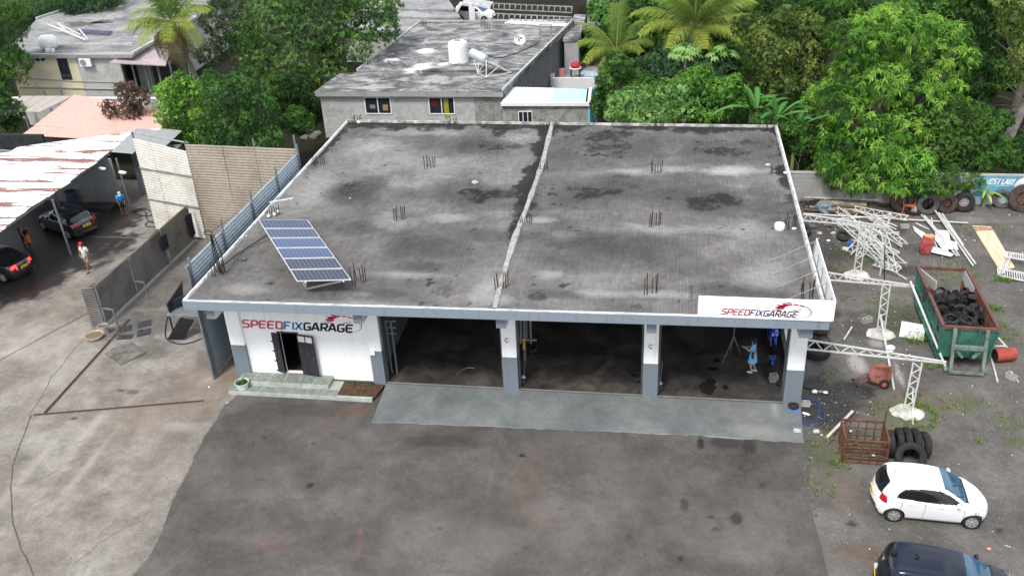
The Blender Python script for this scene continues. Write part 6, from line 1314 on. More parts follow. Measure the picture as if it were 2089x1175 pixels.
# wall between the houses, steps etc
mb = MB(); a, b = G(606, 316, 1.8), G(640, 318, 1.8); wl = thing('yard_wall', 'short grey block wall joining the brown fence to the back of the garage', 'wall', a); mb.box((-1.2, 18.9, 0), (-.3, 19.1, 2.2)); mb.box((-1.3, 12.7, 0), (-1.15, 18.9, 2.2)); mb.build('wall', hwD, wl)
gw = thing('garden_wall', 'long low garden wall in front of the far left house', 'wall', G(120, 190)); mb = MB(); mb.box((-34, 33.2, 0), (-20, 33.4, 1.6)); mb.build('wall', hw, gw); mb = MB(); mb.box((-34, 33.15, 1.6), (-20, 33.45, 1.7)); mb.build('coping', whiteF, gw)
for i, (px, py) in enumerate(((615, 270), (632, 268), (640, 282), (622, 284), (648, 275), (600, 262))):
    p = G(px, py); mb = MB(); mb.blob(p+Vector((0, 0, .1)), (.35, .28, .2), 8, 5, .2); tag(mb.build('rock', M('rock_grey', (.16, .15, .14), .9, var=.3), None), 'grey rock in the dark gap between the spreading tree and the middle house', 'rock', 'rocks in the dark gap by the middle house')
# ================================================================ ROOF THINGS
whP = M('white_pipe', (.54, .54, .52), .5, var=.16, bump=0, scale=4)
tl, tr, br_, bl_ = GP(527, 448, (0,0,H+.35), Vector((0,0,1))), G(627, 448, H+.35), G(717, 571, H+.75), G(606, 574, H+.75)
solar = thing('solar_panel_array', 'tilted array of six blue solar panels on the left of the garage roof', 'solar panels', G(630, 520, H))
t = NT('solar_cells'); tc = t.n('ShaderNodeTexCoord').outputs['UV']
def grid_mask(sx, sy, wx, wy):
    sep = t.n('ShaderNodeSeparateXYZ', {'Vector': tc}); 
    def ax(o, s, w): return t.math('LESS_THAN', t.math('ABSOLUTE', t.math('SUBTRACT', t.math('FRACT', t.math('MULTIPLY', o, s)), .5)), .5-w)
    return t.math('MULTIPLY', ax(sep.outputs['X'], sx, wx), ax(sep.outputs['Y'], sy, wy))
m1 = grid_mask(12, 6, .03, .035)
t.set('Base Color', t.mix(m1, (.2, .23, .3), t.mix(t.attr('tone'), (.01, .014, .032), (.035, .065, .14)))); t.set('Roughness', .25); t.set('Specular IOR Level', .28); cellM = t.m
tones = [.35, .6, 1, .85, .1, .0]
for k in range(6):
    a, b = k/6+.006, (k+1)/6-.006; A_, B_, C_, D_ = tl.lerp(bl_, a), tr.lerp(br_, a), tr.lerp(br_, b), tl.lerp(bl_, b)
    mb = MB(); mb.slab([D_, C_, B_, A_], .035); fr = mb.build('module_frame', whP, solar)
    nrm = (C_-D_).cross(A_-D_).normalized()*.004; ins = lambda p, c: p.lerp(c, .0)
    u, v = (B_-A_).normalized()*.035, (D_-A_).normalized()*.035; q = [D_+u-v+nrm, C_-u-v+nrm, B_-u+v+nrm, A_+u+v+nrm]
    o = fastmesh('cell_glass', np.array([tuple(p-Vector(solar.location)) for p in q]), [(0, 1, 2, 3)], cellM, {'tone': np.full(4, tones[k])}, fr)
    uv = o.data.uv_layers.new(name='UVMap')
    for i, c_ in enumerate(((0, 0), (1, 0), (1, 1), (0, 1))): uv.data[i].uv = c_
for (a, b) in ((bl_, G(625, 590, H)),):
    p1, p2 = bl_.lerp(br_, .15), bl_.lerp(br_, .85); f1 = G(626, 589, H+.03); f2 = G(700, 573, H+.05); mb = MB(); mb.bar(p1-Vector((0,0,.05)), f1, .06); mb.bar(f1, f2, .06); mb.bar(f2, p2-Vector((0,0,.05)), .06); mb.build('support_frame', whP, solar)
p1, p2 = tl.lerp(tr, .1), tl.lerp(tr, .9); mb = MB(); [mb.bar(p-Vector((0, 0, .04)), Vector((p.x, p.y, H)), .05) for p in (p1, p2)]; mb.bar(Vector((p1.x, p1.y, H+.03)), f1, .05); mb.bar(Vector((p2.x, p2.y, H+.03)), f2, .05); mb.build('support_frame', whP, solar)
cable('solar_cable', 'thick black cable drooping from the solar panels to the left roof edge', 'cable', [G(546, 479, H+.3), G(520, 496, H+.12), G(490, 515, H+.1), G(462, 536, H+.3), G(447, 545, H+.5)], .03, hoseB)
# old antenna mast with cable tangle at the corner rebars
ms = thing('cable_mast', 'black leaning cable bundle tied to the rebars at the front left roof corner', 'cable mast', G(450, 555, H)); b = G(453, 556, H); tp = GP(432, 480, b, Vector((0, 1, 0))); mb = MB()
for k in range(4): o = Vector((rnd.uniform(-.06, .06), rnd.uniform(-.06, .06), 0)); mb.tube([b+o*2, b.lerp(tp, .5)+o*3, tp+o], .025, 5)
mb.tube([tp+Vector((.18*math.cos(a)-.15, 0, .1+.1*math.sin(a))) for a in np.linspace(0, 6, 10)], .02, 5); mb.build('cable_bundle', rebarM, ms)
mb = MB(); mb.tube([tp, tp+Vector((-.5, 1, -.3)), Vector((-1.35, 5, 5.6))], .012, 4); mb.build('span_wire', hoseB, ms)
ant = thing('tv_antenna', 'white rod television antenna standing at the left roof edge', 'antenna', G(552, 425, H)); b = G(552, 432, H); c_ = GP(556, 413, b, Vector((0, 1, 0))); e_ = GP(598, 405, b, Vector((0, 1, 0))); mb = MB(); mb.tube([b, c_], .025, 6); mb.build('mast', whP, ant); mb = MB(); mb.tube([c_-Vector((.15, 0, .0)), e_], .035, 6); mb.build('boom', whP, ant)
for k in range(6):
    p = c_.lerp(e_, (k+.5)/6); mb = MB(); mb.tube([p-Vector((0, .25, 0)), p+Vector((0, .25, 0))], .012, 4); mb.build('element', whP, ant)
mb = MB(); [mb.blob(G(x, y, H+.1), r_, 7, 5, .25) for x, y, r_ in ((566, 432, .08), (560, 437, .08), (548, 440, .1))]; tag(mb.build('plastic_bag', whiteF, None, smooth=True), 'crumpled white plastic bags caught by the rod antenna on the roof', 'plastic bag')
def rock(px, py, s, z, m, lb, nm='stone', grp=None, cat='stone'):
    p = G(px, py, z); mb = MB(); mb.blob(p+Vector((0, 0, s*.4)), (s, s*.8, s*.55), 8, 6, .18); return tag(mb.build(nm, m, None), lb, cat, grp)
pst = M('pale_stone', (.42, .41, .38), .9, var=.25); dst = M('dark_stone', (.12, .12, .115), .9, var=.3)
rock(969, 375, .17, H, pst, 'pale concrete block piece above the dark moss patch left of the roof seam'); rock(499, 531, .13, H, dst, 'dark stone on the roof left of the solar panels'); rock(503, 483, .07, H, pst, 'small white stone near the left roof edge'); rock(1566, 339, .14, H, pst, 'pale stone near the back right roof rebars')
rock(732, 251, .12, H, limeM, 'white lump by the back left rebars'); rock(1113, 254, .12, H, limeM, 'white lump at the back end of the roof seam'); rock(1602, 354, .1, H, limeM, 'white scrap beside the right edge rebars at the back'); rock(1620, 468, .1, H, limeM, 'white scrap right of the middle right rebars'); rock(714, 405, .04, H, limeM, 'tiny white scrap on the dark stain of the left roof half')
p = G(1590, 468, H); cd_ = thing('cut_drum', 'small white cut open plastic drum near the right edge of the roof', 'drum', p); mb = MB(); mb.lathe([(.001, 0), (.2, 0), (.24, .12), (.22, .26), (.17, .26), (.19, .12), (.15, .04), (.001, .04)], p, 14); mb.build('shell', whiteF, cd_, smooth=True)
rs = np.random.RandomState(12)
def pebbles(name, label, pts, smin, smax, seed, cols, z0=0):
    rs = np.random.RandomState(seed); n = len(pts); T = np.array([(1,0,-.3),(-.5,.87,-.3),(-.5,-.87,-.3),(0,0,.8)]); F_ = np.array([(0,1,3),(1,2,3),(2,0,3)])
    s = rs.uniform(smin, smax, (n, 1, 1)); a = rs.rand(n)*6.28; R_ = np.stack([np.stack([np.cos(a), -np.sin(a), a*0], 1), np.stack([np.sin(a), np.cos(a), a*0], 1), np.stack([a*0, a*0, a*0+1], 1)], 1)
    V = np.einsum('nij,kj->nki', R_, T)*s*rs.uniform(.6, 1.2, (n, 1, 3))+np.array(pts)[:, None, :]; Fc = (F_[None]+4*np.arange(n)[:, None, None]).reshape(-1, 3)
    cols = np.array(cols); Cc = np.repeat(cols[rs.randint(len(cols), size=n)], 4, 0)
    o = fastmesh(name, V.reshape(-1, 3), Fc, pebM, {'Col': Cc}, k=3); tag(o, label, 'gravel', kind='stuff'); TRI[0] += n*3
t = NT('pebble'); t.set('Base Color', t.attr('Col', 'Color')); t.set('Roughness', .9); pebM = t.m
# moss crumbs on the roof
P = []
for (px, py, rx, ry, s) in darks:
    c = G(px, py, H); a = pxr(c, rx); b = (G(px, py+ry, H)-c).length
    for _ in range(int(24*a*b)+6): r = math.sqrt(rs.rand())*1.15; th = rs.rand()*6.28; P.append((c.x+a*r*math.cos(th), c.y+b*r*math.sin(th), H+.01))
for _ in range(260): P.append((rs.uniform(0, 23.5), rs.uniform(5, 18.4), H+.01))
for _ in range(500): P.append((rs.uniform(-.4, 23.5), 18.5-abs(rs.randn())*.25, H+.01))
for _ in range(250): y = rs.uniform(10, 18.5); P.append((-.35+abs(rs.randn())*.2, y, H+.01))
for _ in range(120): P.append((rs.uniform(8, 12), rs.uniform(12, 18), H+.01))
pebbles('moss_crumbs', 'dark crumbs of dried moss and grit scattered over the garage roof', P, .02, .055, 3, [(.02,.02,.018),(.035,.035,.03),(.06,.06,.05)])
# gravel and bright litter over the yard
P = [(rs.uniform(23.6, 46), rs.uniform(-13, 20.5), .012) for _ in range(26000)]
pebbles('loose_gravel', 'loose grey gravel over the right yard', P, .012, .035, 4, [(.1,.095,.09),(.16,.15,.14),(.22,.21,.195),(.07,.066,.06)])
P = [(rs.uniform(23.8, 40), rs.uniform(-8, 19.5), .02) for _ in range(170)]+[(float(v.x)+rs.randn()*1.2, float(v.y)+rs.randn()*.7, .03) for v in (G(1690, 490), G(1720, 470), G(1800, 730), G(1700, 830), G(1900, 540), G(1960, 500)) for _ in range(24)]
pebbles('litter', 'small white scraps and stones strewn over the right yard', P, .012, .045, 5, [(.7,.7,.68),(.5,.48,.44),(.6,.55,.5)])
# ================================================================ BACK WALL WITH MURAL
wall = thing('boundary_wall', 'grey block boundary wall along the back of the yard with a blue painted tyre advert', 'wall', (32, 20, 0)); wh = 1.75; wy3 = 19.95
# block courses
wallB = wallmat('yard_wall_render', (.3, .3, .28), (.14, .14, .13)); mb = MB(); mb.box((24.2, wy3, 0), (46, wy3+.2, wh-.02)); mb.build('wall_core', wallB, wall)
mb = MB(); mb.box((24.2, wy3-.03, wh-.02), (46, wy3+.23, wh+.05)); mb.build('coping', wallmat('coping', (.34, .34, .32), (.2, .2, .18)), wall)
for r_ in range(3):
    for c_ in range(26):
        xx = 24.3+c_*.44+(.22 if r_ % 2 else 0)
        if xx > 35.0: break
        mb = MB(); mb.box((xx, wy3-.012, .95+r_*.24), (xx+.41, wy3-.001, .95+r_*.24+.215)); mb.build('block', wallB, wall)
m0 = GY(1993, 360, wy3).x; mb = MB(); mb.box((m0, wy3-.03, .03), (46, wy3-.014, wh-.04)); mural = mb.build('mural', M('mural_blue', (.13, .32, .42), .7, var=.25, scale=1.2), wall)
a, b = GY(2008, 382, wy3), GY(2066, 383, wy3); cap = Vector((0, 0, .34)); wL = M('letter_white', (.72, .74, .75), .6, bump=0)
lw_ = [('WEST', wL)]; ex = (b-a)
wordmark(wall, Vector((a.x-.02, wy3-.031, 1.28)), Vector((a.x+ex.length*.5, wy3-.031, 1.27)), Vector((0, 0, .3)), [('WEST', wL)], Vector((0, -1, 0)), .3, 1.4, .7)
wordmark(wall, Vector((a.x+ex.length*.56, wy3-.031, 1.27)), Vector((b.x, wy3-.031, 1.26)), Vector((0, 0, .3)), [('LAKE', wL)], Vector((0, -1, 0)), .3, 1.4, .7)
mb = MB(); mb.box((a.x+.5, wy3-.036, 1.18), (b.x-.2, wy3-.031, 1.2)); mb.build('underline', wL, wall)
cxm, czm = GY(2092, 385, wy3).x, 1.15; mb = MB(); pts = [(cxm+.62*math.cos(a), czm+.58*math.sin(a)) for a in np.linspace(0, 2*PI, 28)[:-1]]
mb.add([(x, wy3-.035, z) for x, z in pts], [tuple(range(27))]); mb.build('mural_disc', wL, wall)
mb = MB(); mb.box((m0+.0, wy3-.035, .03), (46, wy3-.031, .5)); mb.build('mural_band', M('mural_pale', (.35, .45, .5), .7, var=.3), wall)
# ================================================================ TYRES
rub = M('rubber', (.022, .022, .023), .75, var=.35, scale=5, bump=.35, bscale=30); rubG = M('rubber_dusty', (.085, .082, .078), .85, var=.35, scale=4, bump=.3); rubB = M('rubber_rusty', (.07, .05, .04), .85, var=.4, scale=4)
def tyre_prof(R, w, ri, k=1):
    h = w/2
    return [(ri, -h*.72), (ri+.02*k, -h*.86), (ri+(R-ri)*.5, -h), (R-.03*k, -h*.86), (R, -h*.66), (R-.008, -h*.34), (R, -h*.3), (R, 0), (R-.008, h*.04), (R, h*.3), (R, h*.66), (R-.03*k, h*.86), (ri+(R-ri)*.5, h), (ri+.02*k, h*.86), (ri, h*.72), (ri+.015, h*.6), (R-.05, h*.5), (R-.05, -h*.5), (ri+.015, -h*.6)]
def tyre(label, p, R, w, rot=(0, 0, 0), mat=None, ri=.52, rim=None, group=None, n=26, cat='tyre', lugs=0):
    t_ = thing('tyre', label, cat, p, group=group); Md = Matrix.Rotation(rot[2], 3, 'Z') @ Matrix.Rotation(rot[1], 3, 'Y') @ Matrix.Rotation(rot[0], 3, 'X')
    mb = MB(); mb.lathe(tyre_prof(R, w, R*ri), p, n, Md, close=True); 
    mb.build('rubber', mat or rub, t_, smooth=True)
    if lugs:
        for k in range(lugs):
            a = 2*PI*k/lugs; c_ = Vector(p)+Md @ Vector(((R+.004)*math.cos(a), (R+.004)*math.sin(a), 0)); mb = MB(); mb.obox(c_, (.02, .035, w*.55), Md @ Matrix.Rotation(a, 3, 'Z')); mb.build('tread_lug', mat or rub, t_)
    if rim:
        ir = R*ri; mb = MB(); mb.lathe([(ir, -w*.3), (ir*.97, 0), (ir*.92, w*.05), (ir*.5, w*.05), (ir*.45, w*.16), (ir*.2, w*.16), (ir*.2, w*.0), (.001, 0)], p, n, Md); r_ = mb.build('rim', rim, t_, smooth=True)
        for k in range(8): a = k*PI/4; c_ = Vector(p)+Md @ Vector((ir*.68*math.cos(a), ir*.68*math.sin(a), w*.055)); mb = MB(); mb.lathe([(.001, .02), (ir*.09, .015), (ir*.09, 0)], c_, 7, Md); mb.build('hand_hole', rub, r_)
    return t_
steelR = M('rim_steel', (.3, .29, .27), .6, .4, var=.3); rustR = M('rim_rust', (.12, .07, .05), .8, .2, var=.4)
RX = PI/2
def standing(px, py, R, w, lean, rz, lb, **k):
    p = G(px, py, 0); p = Vector((p.x, p.y+R*math.sin(lean)*.6, R*math.cos(lean))); return tyre(lb, p, R, w, (RX-lean, 0, rz), **k)
gt_ = 'truck tyres leaning on the boundary wall'
standing(1838, 431, .66, .3, .22, .1, 'large tyre behind the orange plastic chair at the wall', mat=rubB, rim=rustR, group=gt_)
standing(1868, 431, .6, .3, .2, -.15, 'black tyre half hidden between the orange chair and the pale tyre', group=gt_)
standing(1890, 437, .58, .28, .25, .0, 'pale dusty tyre without rim under the hanging mango leaves', mat=rubG, ri=.56, group=gt_)
standing(1921, 424, .58, .3, .2, .1, 'brown tyre standing behind the rusty rimmed wheel', mat=rubB, group=gt_)
standing(1929, 434, .56, .28, .2, .05, 'truck wheel with small rusty rim left of the steel rimmed wheel', mat=rubB, ri=.42, rim=rustR, group=gt_)
standing(1953, 418, .6, .3, .2, -.1, 'black tyre behind the steel rimmed truck wheel', group=gt_)
standing(1964, 432, .56, .28, .2, -.05, 'truck wheel with grey steel rim next to the young banana plant', mat=rub, ri=.5, rim=steelR, group=gt_)
standing(2042, 424, .52, .24, .3, -.1, 'grey tyre with broken white wire leaning under the mural text', mat=rubG, ri=.58, group=gt_)
standing(2085, 432, .78, .36, .15, -.3, 'biggest brown tractor tyre cropped by the right edge', mat=rubB, ri=.5, rim=rustR, group=gt_)
p = G(1863, 435, 0)+Vector((0, 0, .1)); tyre('small black tyre lying flat under the orange chair', p, .42, .2)
# tyres lying in the yard
p = G(1719, 489, 0)+Vector((0, 0, .22)); tyre('small car tyre tilted on the dirt below the white truss pile', p, .34, .2, (.45, .15, 0))
p = G(1645, 490, .0)+Vector((-.2, .6, .3)); tyre('dark tyre half hidden behind the garage roof edge', p, .5, .3, (.2, 0, 0))
p = G(1664, 722, 0)+Vector((0, 0, .22)); tyre('big worn tyre lying flat beside the right garage column', p, .6, .4, (.06, .0, 0), mat=rub, ri=.52)
tyre('second tyre under the roof edge above the big worn tyre', G(1668, 690, 0)+Vector((.0, .25, .5)), .5, .28, (.5, 0, .3))
# stack of upright tyres behind the white car
gs_ = 'row of upright tyres behind the white hatchback'
bb = [(1817, 928), (1834, 925), (1849, 923), (1866, 926), (1884, 931)]
for k, (px, py) in enumerate(bb):
    p = G(px, py+12, 0); standing_p = Vector((p.x, p.y+.4, .5)); tyre(['leftmost upright tyre of the row beside the rusty cage', 'second upright tyre of the row, with a fine tread', 'middle upright tyre of the row behind the lying front tyre', 'fourth upright tyre of the row', 'rightmost upright tyre of the row'][k], standing_p, .5+.02*(k % 2), .25, (0, PI/2+.05*(k-2), .06*(k-2)+.08), group=gs_, lugs=30 if k in (1, 2, 3) else 0)
fp = G(1856, 962, 0); tyre('front tyre leaning flat against the upright tyre row', Vector((fp.x, fp.y+.22, .5)), .54, .26, (RX-.55, 0, -.05), ri=.56, mat=rub)
# ================================================================ SKIP
green = M('skip_green', (.045, .17, .12), .55, var=.3, scale=2.5, col2=(.07, .2, .15)); rustI = M('skip_rust', (.17, .06, .04), .8, var=.3, scale=2, col2=(.22, .1, .07)); rimM = M('skip_rim', (.13, .06, .05), .75, var=.3, scale=3)
# base corners
hk = hgt((1985, 752), (1990, 668)); zT = 1.95
TL_, TR_, TFL, TFR = G(1873, 545, zT+.25), G(1968, 545, zT+.25), G(1925, 668, zT), G(2038, 675, zT)
TL_ = G(1873, 548, zT); TRb = G(1970, 548, zT)
dvec = ((TL_-TFL)+(TRb-TFR))/2; TL_, TRb = TFL+dvec, TFR+dvec
skip = thing('skip_container', 'green and rust open skip container half filled with old tyres', 'skip', ((TFL.x+TRb.x)/2, (TFL.y+TRb.y)/2, 0))
zb = .38; ins = .22
def bot(p, c): q = p.lerp(c, .0); return Vector((p.x, p.y, zb))
cc = (TFL+TFR+TL_+TRb)/4
def inn(p, k): d = cc-p; d.z = 0; return p+d.normalized()*k
Bq = [inn(p, .3) for p in (TFL, TFR, TRb, TL_)]; Bq = [Vector((p.x, p.y, zb)) for p in Bq]
outer = [TFL, TFR, TRb, TL_]
for k, nm in ((0, 'front_panel'), (1, 'side_panel'), (3, 'side_panel')):
    a, b = outer[k], outer[(k+1) % 4]; c_, d_ = Bq[(k+1) % 4], Bq[k]
    mb = MB(); q = [d_, c_, b, a]; n_ = (q[1]-q[0]).cross(q[2]-q[0]).normalized(); inner = [p-n_*.06 for p in q]
    mb.add(q, [(0, 1, 2, 3)], 0); mb.add(inner, [(3, 2, 1, 0)], 1); w_ = mb.build(nm, [green, rustI], skip)
    nr = 6 if k else 3
    for j in range(nr+1):
        u = j/nr; p0 = d_.lerp(c_, u)+n_*.03; p1 = a.lerp(b, u)+n_*.03; mb = MB(); mb.bar(p0, p1, .07, .07); mb.build('rib', green, skip)
    if k: 
        mb = MB(); mb.bar(d_.lerp(a, .5)+n_*.03, c_.lerp(b, .5)+n_*.03, .05, .08); mb.build('rib', green, skip)
# open rear frame: doors folded back
mb = MB(); mb.bar(TL_, TRb, .12, .14); mb.build('rear_crossbar', rimM, skip)
for a, b in ((TFL, TFR), (TFL, TL_), (TFR, TRb)):
    mb = MB(); mb.bar(a+Vector((0, 0, .04)), b+Vector((0, 0, .04)), .13, .12); mb.build('top_rail', rimM, skip)
for a, b in ((TL_, Bq[3]), (TRb, Bq[2])):
    mb = MB(); mb.bar(a, b, .12); mb.build('rear_post', green, skip)
t = NT('worn_inner'); f = t.noise(t.coord('world'), 1.2, 5); sep = t.n('ShaderNodeSeparateXYZ', {'Vector': t.n('ShaderNodeNewGeometry').outputs['Position']}).outputs['Z']
k_ = t.math('GREATER_THAN', t.math('ADD', sep, t.math('MULTIPLY', f, 1.0)), 1.95); t.set('Base Color', t.mix(k_, (.17, .06, .035), (.38, .39, .38))); t.set('Roughness', .75); wornM = t.m
dl = (TL_-TFL).normalized(); dn = (TFR-TFL).normalized()
mb = MB(); mb.slab([Bq[3]+dn*.1, Bq[3]+dn*.1-dl*1.2+dn*.35, TL_-dl*1.3+dn*.55, TL_+dn*.05], .05); mb.build('folded_door', wornM, skip)
mb = MB(); mb.slab([Bq[2]-dn*.05-dl*1.5, Bq[2]-dn*.05, TRb-dn*.05, TRb-dn*.05-dl*1.7], .05); mb.build('folded_door', wornM, skip)
mb = MB(); mb.add([p+Vector((0, 0, .02)) for p in Bq], [(0, 1, 2, 3)]); mb.build('floor_plate', gravelM if False else M('skip_floor', (.14, .13, .12), .9, var=.3, scale=3), skip)
mb = MB(); mb.bar(Bq[0]+Vector((0, 0, -.08)), Bq[3]+Vector((0, 0, -.08)), .12, .14); mb.bar(Bq[1]+Vector((0, 0, -.08)), Bq[2]+Vector((0, 0, -.08)), .12, .14); mb.build('skid', green, skip)
# front hook frame
fm = (TFL+TFR)/2; fn = (Bq[0].lerp(Bq[1], .5)-cc); fn.z = 0; fn.normalize(); oldg = M('skip_frame', (.14, .18, .15), .7, var=.4, scale=4)
ex_ = (TFR-TFL).normalized(); mb = MB()
for s_ in (-1, 1):
    top = fm+ex_*s_*.62+fn*.06+Vector((0, 0, .05)); low = Vector((fm.x, fm.y, .1))+ex_*s_*.62+fn*.55; mid_ = Vector((fm.x, fm.y, 1.25))+ex_*s_*.62+fn*.22
    mb.bar(top, mid_, .14, .12); mb.bar(mid_, low, .13, .12); mb.bar(mid_, Vector((fm.x, fm.y, .75))+ex_*s_*.2+fn*.3, .09)
mb.bar(Vector((fm.x, fm.y, 1.2))-ex_*.6+fn*.25, Vector((fm.x, fm.y, 1.2))+ex_*.6+fn*.25, .2, .14); mb.bar(Vector((fm.x, fm.y, .15))-ex_*.62+fn*.55, Vector((fm.x, fm.y, .15))+ex_*.62+fn*.55, .1); mb.build('hook_frame', oldg, skip)
for s_ in (-1, 1):
    mb = MB(); c_ = Vector((fm.x, fm.y, .12))+ex_*s_*.75+fn*.3; mb.lathe([(.001, -.08), (.12, -.08), (.12, .08), (.001, .08)], c_, 12, Matrix.Rotation(PI/2, 3, 'Y')); mb.build('roller', oldg, skip)
# tyres in the skip
rd3 = random.Random(4); gk = 'car tyres thrown in the green skip'; names_ = ['front left', 'front middle', 'front right', 'second row left', 'second row middle', 'second row right', 'third row left', 'third row middle', 'third row right', 'far left', 'far middle', 'far right']
def inskip(u, v, z): a = Bq[0].lerp(Bq[1], u); b = Bq[3].lerp(Bq[2], u); p = a.lerp(b, v); p.z = z; return p
lay = [(.17,.07,1.35,(.2,.1,0)),(.5,.05,1.15,(1.1,.0,.3)),(.84,.07,1.2,(.9,.4,.8)),(.3,.17,1.5,(.15,-.1,0)),(.58,.16,1.5,(.1,.2,0)),(.86,.2,1.35,(.6,.6,0)),(.2,.29,1.45,(.5,.3,0)),(.52,.3,1.55,(.3,-.4,0)),(.86,.33,1.5,(1.2,.5,.4)),(.25,.42,1.45,(.6,.5,0)),(.5,.45,1.6,(.4,.2,0)),(.75,.45,1.45,(.9,-.3,.6)),(.35,.55,1.35,(.9,.5,0)),(.7,.58,1.3,(.2,.7,0)),(.3,.1,.95,(.5,.3,0)),(.7,.12,.95,(.3,.4,0)),(.65,.1,1.25,(1.2,.2,0)),(.42,.12,1.2,(1.0,.5,1))]
for k, (u, v, z, ro) in enumerate(lay):
    z += .12; u = .5+(u-.5)*1.12; v = .03+v*1.05
    row = ['the front wall', 'the front wall', 'the front wall', 'the second row', 'the second row', 'the second row', 'the third row', 'the third row', 'the third row', 'the crumpled heap', 'the crumpled heap', 'the crumpled heap', 'the far end', 'the far end', 'the bottom layer', 'the bottom layer', 'the gap behind the front wall', 'the top of the front gap'][k]
    side_ = 'left' if u < .36 else ('middle' if u < .66 else 'right')
    tyre('old car tyre in the skip at %s, %s side' % (row, side_), inskip(u, v, z), .36, .22, (ro[0], ro[1], ro[2]), group=gk, n=20)
# crumpled shredded tyre strips: curved bands heaped
for k in range(44):
    u, v = .5+rd3.uniform(-.4, .36), .24+rd3.random()*.4; p = inskip(u, v, 1.5+.4*rd3.random()); a0 = rd3.uniform(0, 6); l = rd3.uniform(1.6, 4); R0 = rd3.uniform(.22, .42); Md = Matrix.Rotation(rd3.uniform(0, 6), 3, 'Z') @ Matrix.Rotation(rd3.uniform(-1.3, 1.3), 3, 'Y'); mb = MB(); vs = []
    for j in range(13):
        a = a0+l*j/12; 
        for w_ in (-.1, 0, .1): vs.append(p+Md @ Vector((R0*math.cos(a)*(1.25 if w_ == 0 else 1.1), R0*math.sin(a)*(1.0+.3*math.sin(a*2)), w_+.05*math.sin(3*a))))
    mb.add(vs, [(3*j+e, 3*j+e+1, 3*j+e+4, 3*j+e+3) for j in range(12) for e in (0, 1)]); o = mb.build('tyre_strip', rub, None, smooth='all'); tag(o, 'shredded black tyre strip in the crumpled heap inside the green skip', 'tyre strip', 'tyre strips heaped in the skip')
mb = MB(); n = 14; vs = []
for i in range(n+1):
    for j in range(n+1): u, v = i/n, j/n; p = inskip(.05+.9*u, .02+.62*v, 1.2+.35*math.sin(PI*min(1, u*1.0))*(1-v*.6)+.08*rd3.random()-(.7*max(0, v-.75)*4)*.9); vs.append(p)
mb.add(vs, [(i*(n+1)+j, (i+1)*(n+1)+j, (i+1)*(n+1)+j+1, i*(n+1)+j+1) for i in range(n) for j in range(n)]); o = mb.build('tyre_heap_base', rub, None, smooth='all'); tag(o, 'packed black rubber scrap filling the lower part of the skip', 'rubber scrap', kind='stuff')
drape('plastic_bag', 'dark grey plastic bag draped over the left rail of the skip', 'plastic bag', (TFL+(TL_-TFL)*.55)+Vector((0, 0, .15)), .7, .5, M('bag_dark', (.05, .045, .05), .4), 1.9, 3, .08)
# board with faded writing, drum, gas tank, pipes
q = [G(1834, 688), G(1838, 664), G(1886, 672), G(1884, 697)]; mb = MB(); mb.slab([p+Vector((0, 0, .06+.18*(i in (2, 3)))) for i, p in enumerate([q[0], q[3], q[2], q[1]])], .04); bo = thing('fallen_board', 'white fallen sign board with faded marks lying left of the green skip', 'board', q[0]); mb.build('board', whiteF, bo)
for r_ in range(2):
    for k in range(9 if r_ else 7):
        if k == 4: continue
        u = (.22 if r_ else .3)+k*.07; v = .38 if r_ else .62; p = q[0].lerp(q[3], u).lerp(q[1].lerp(q[2], u), v)+Vector((0, 0, .064+.18*u)); mb = MB(); mb.obox(p, (.05, .03, .004), Matrix.Rotation(.6*(k % 3), 3, 'Z')); mb.build('faded_mark', M('faded_black', (.15, .15, .15), .7), bo)
def drum(name, label, c, ax, R, L_, mat, capm):
    c = Vector(c); ax = Vector(ax).normalized(); e1 = ax.orthogonal().normalized(); e2 = ax.cross(e1); Md = Matrix((e1, e2, ax)).transposed(); t_ = thing(name, label, 'drum', c); prof = [(R*.96, 0), (R, .02)]
    for z in (.33, .66): prof += [(R, L_*z-.03), (R*1.035, L_*z), (R, L_*z+.03)]
    prof += [(R, L_-.02), (R*.97, L_)]; mb = MB(); mb.lathe(prof, c, 24, Md); mb.build('shell', mat, t_, smooth=True)
    mb = MB(); mb.lathe([(.001, L_-.05), (R*.9, L_-.05), (R*.97, L_)], c, 24, Md); mb.lathe([(.001, .02), (R*.95, .0)], c, 24, Md); mb.build('end_plate', capm, t_); return t_
redD = M('drum_red', (.33, .05, .05), .55, var=.35, scale=3, col2=(.5, .12, .1)); orD = M('drum_orange', (.3, .055, .035), .55, var=.2)
drum('oil_drum', 'red oil drum standing tilted in front of the white debris pile', G(1886, 516, 0)+Vector((0, 0, .02)), (.12, .1, 1), .3, .92, redD, M('drum_top', (.5, .28, .12), .6, var=.5, scale=4))
drum('lying_drum', 'orange red drum lying on its side behind the right end of the skip', G(2026, 738, 0)+Vector((0, 0, .33)), (1, .25, .0), .28, .85, orD, rub)
def pipe(pts, r, label, name='white_pipe', mat=None, group=None, z=.05):
    P = [p if isinstance(p, Vector) else G(*p) if len(p) == 3 else G(p[0], p[1], z) for p in pts]; mb = MB(); mb.tube(P, r, 7); o = mb.build(name, mat or whP, None); return tag(o, label, 'pipe', group)
pipe([(2010, 660, .9), (2072, 728, .05)], .04, 'white pipe leaning from the skip over the lying orange drum'); pipe([(2015, 704), (2035, 778)], .04, 'white pipe on the ground below the lying orange drum'); pipe([(2062, 757), (2078, 780)], .025, 'thin stick next to the concrete block right of the skip')
pipe([(1738, 667), (1722, 692)], .04, 'short white stick on the gravel left of the middle truss'); pipe([(2016, 706, .5), (2050, 706, .5)], .035, 'short white pipe behind the right corner of the skip')
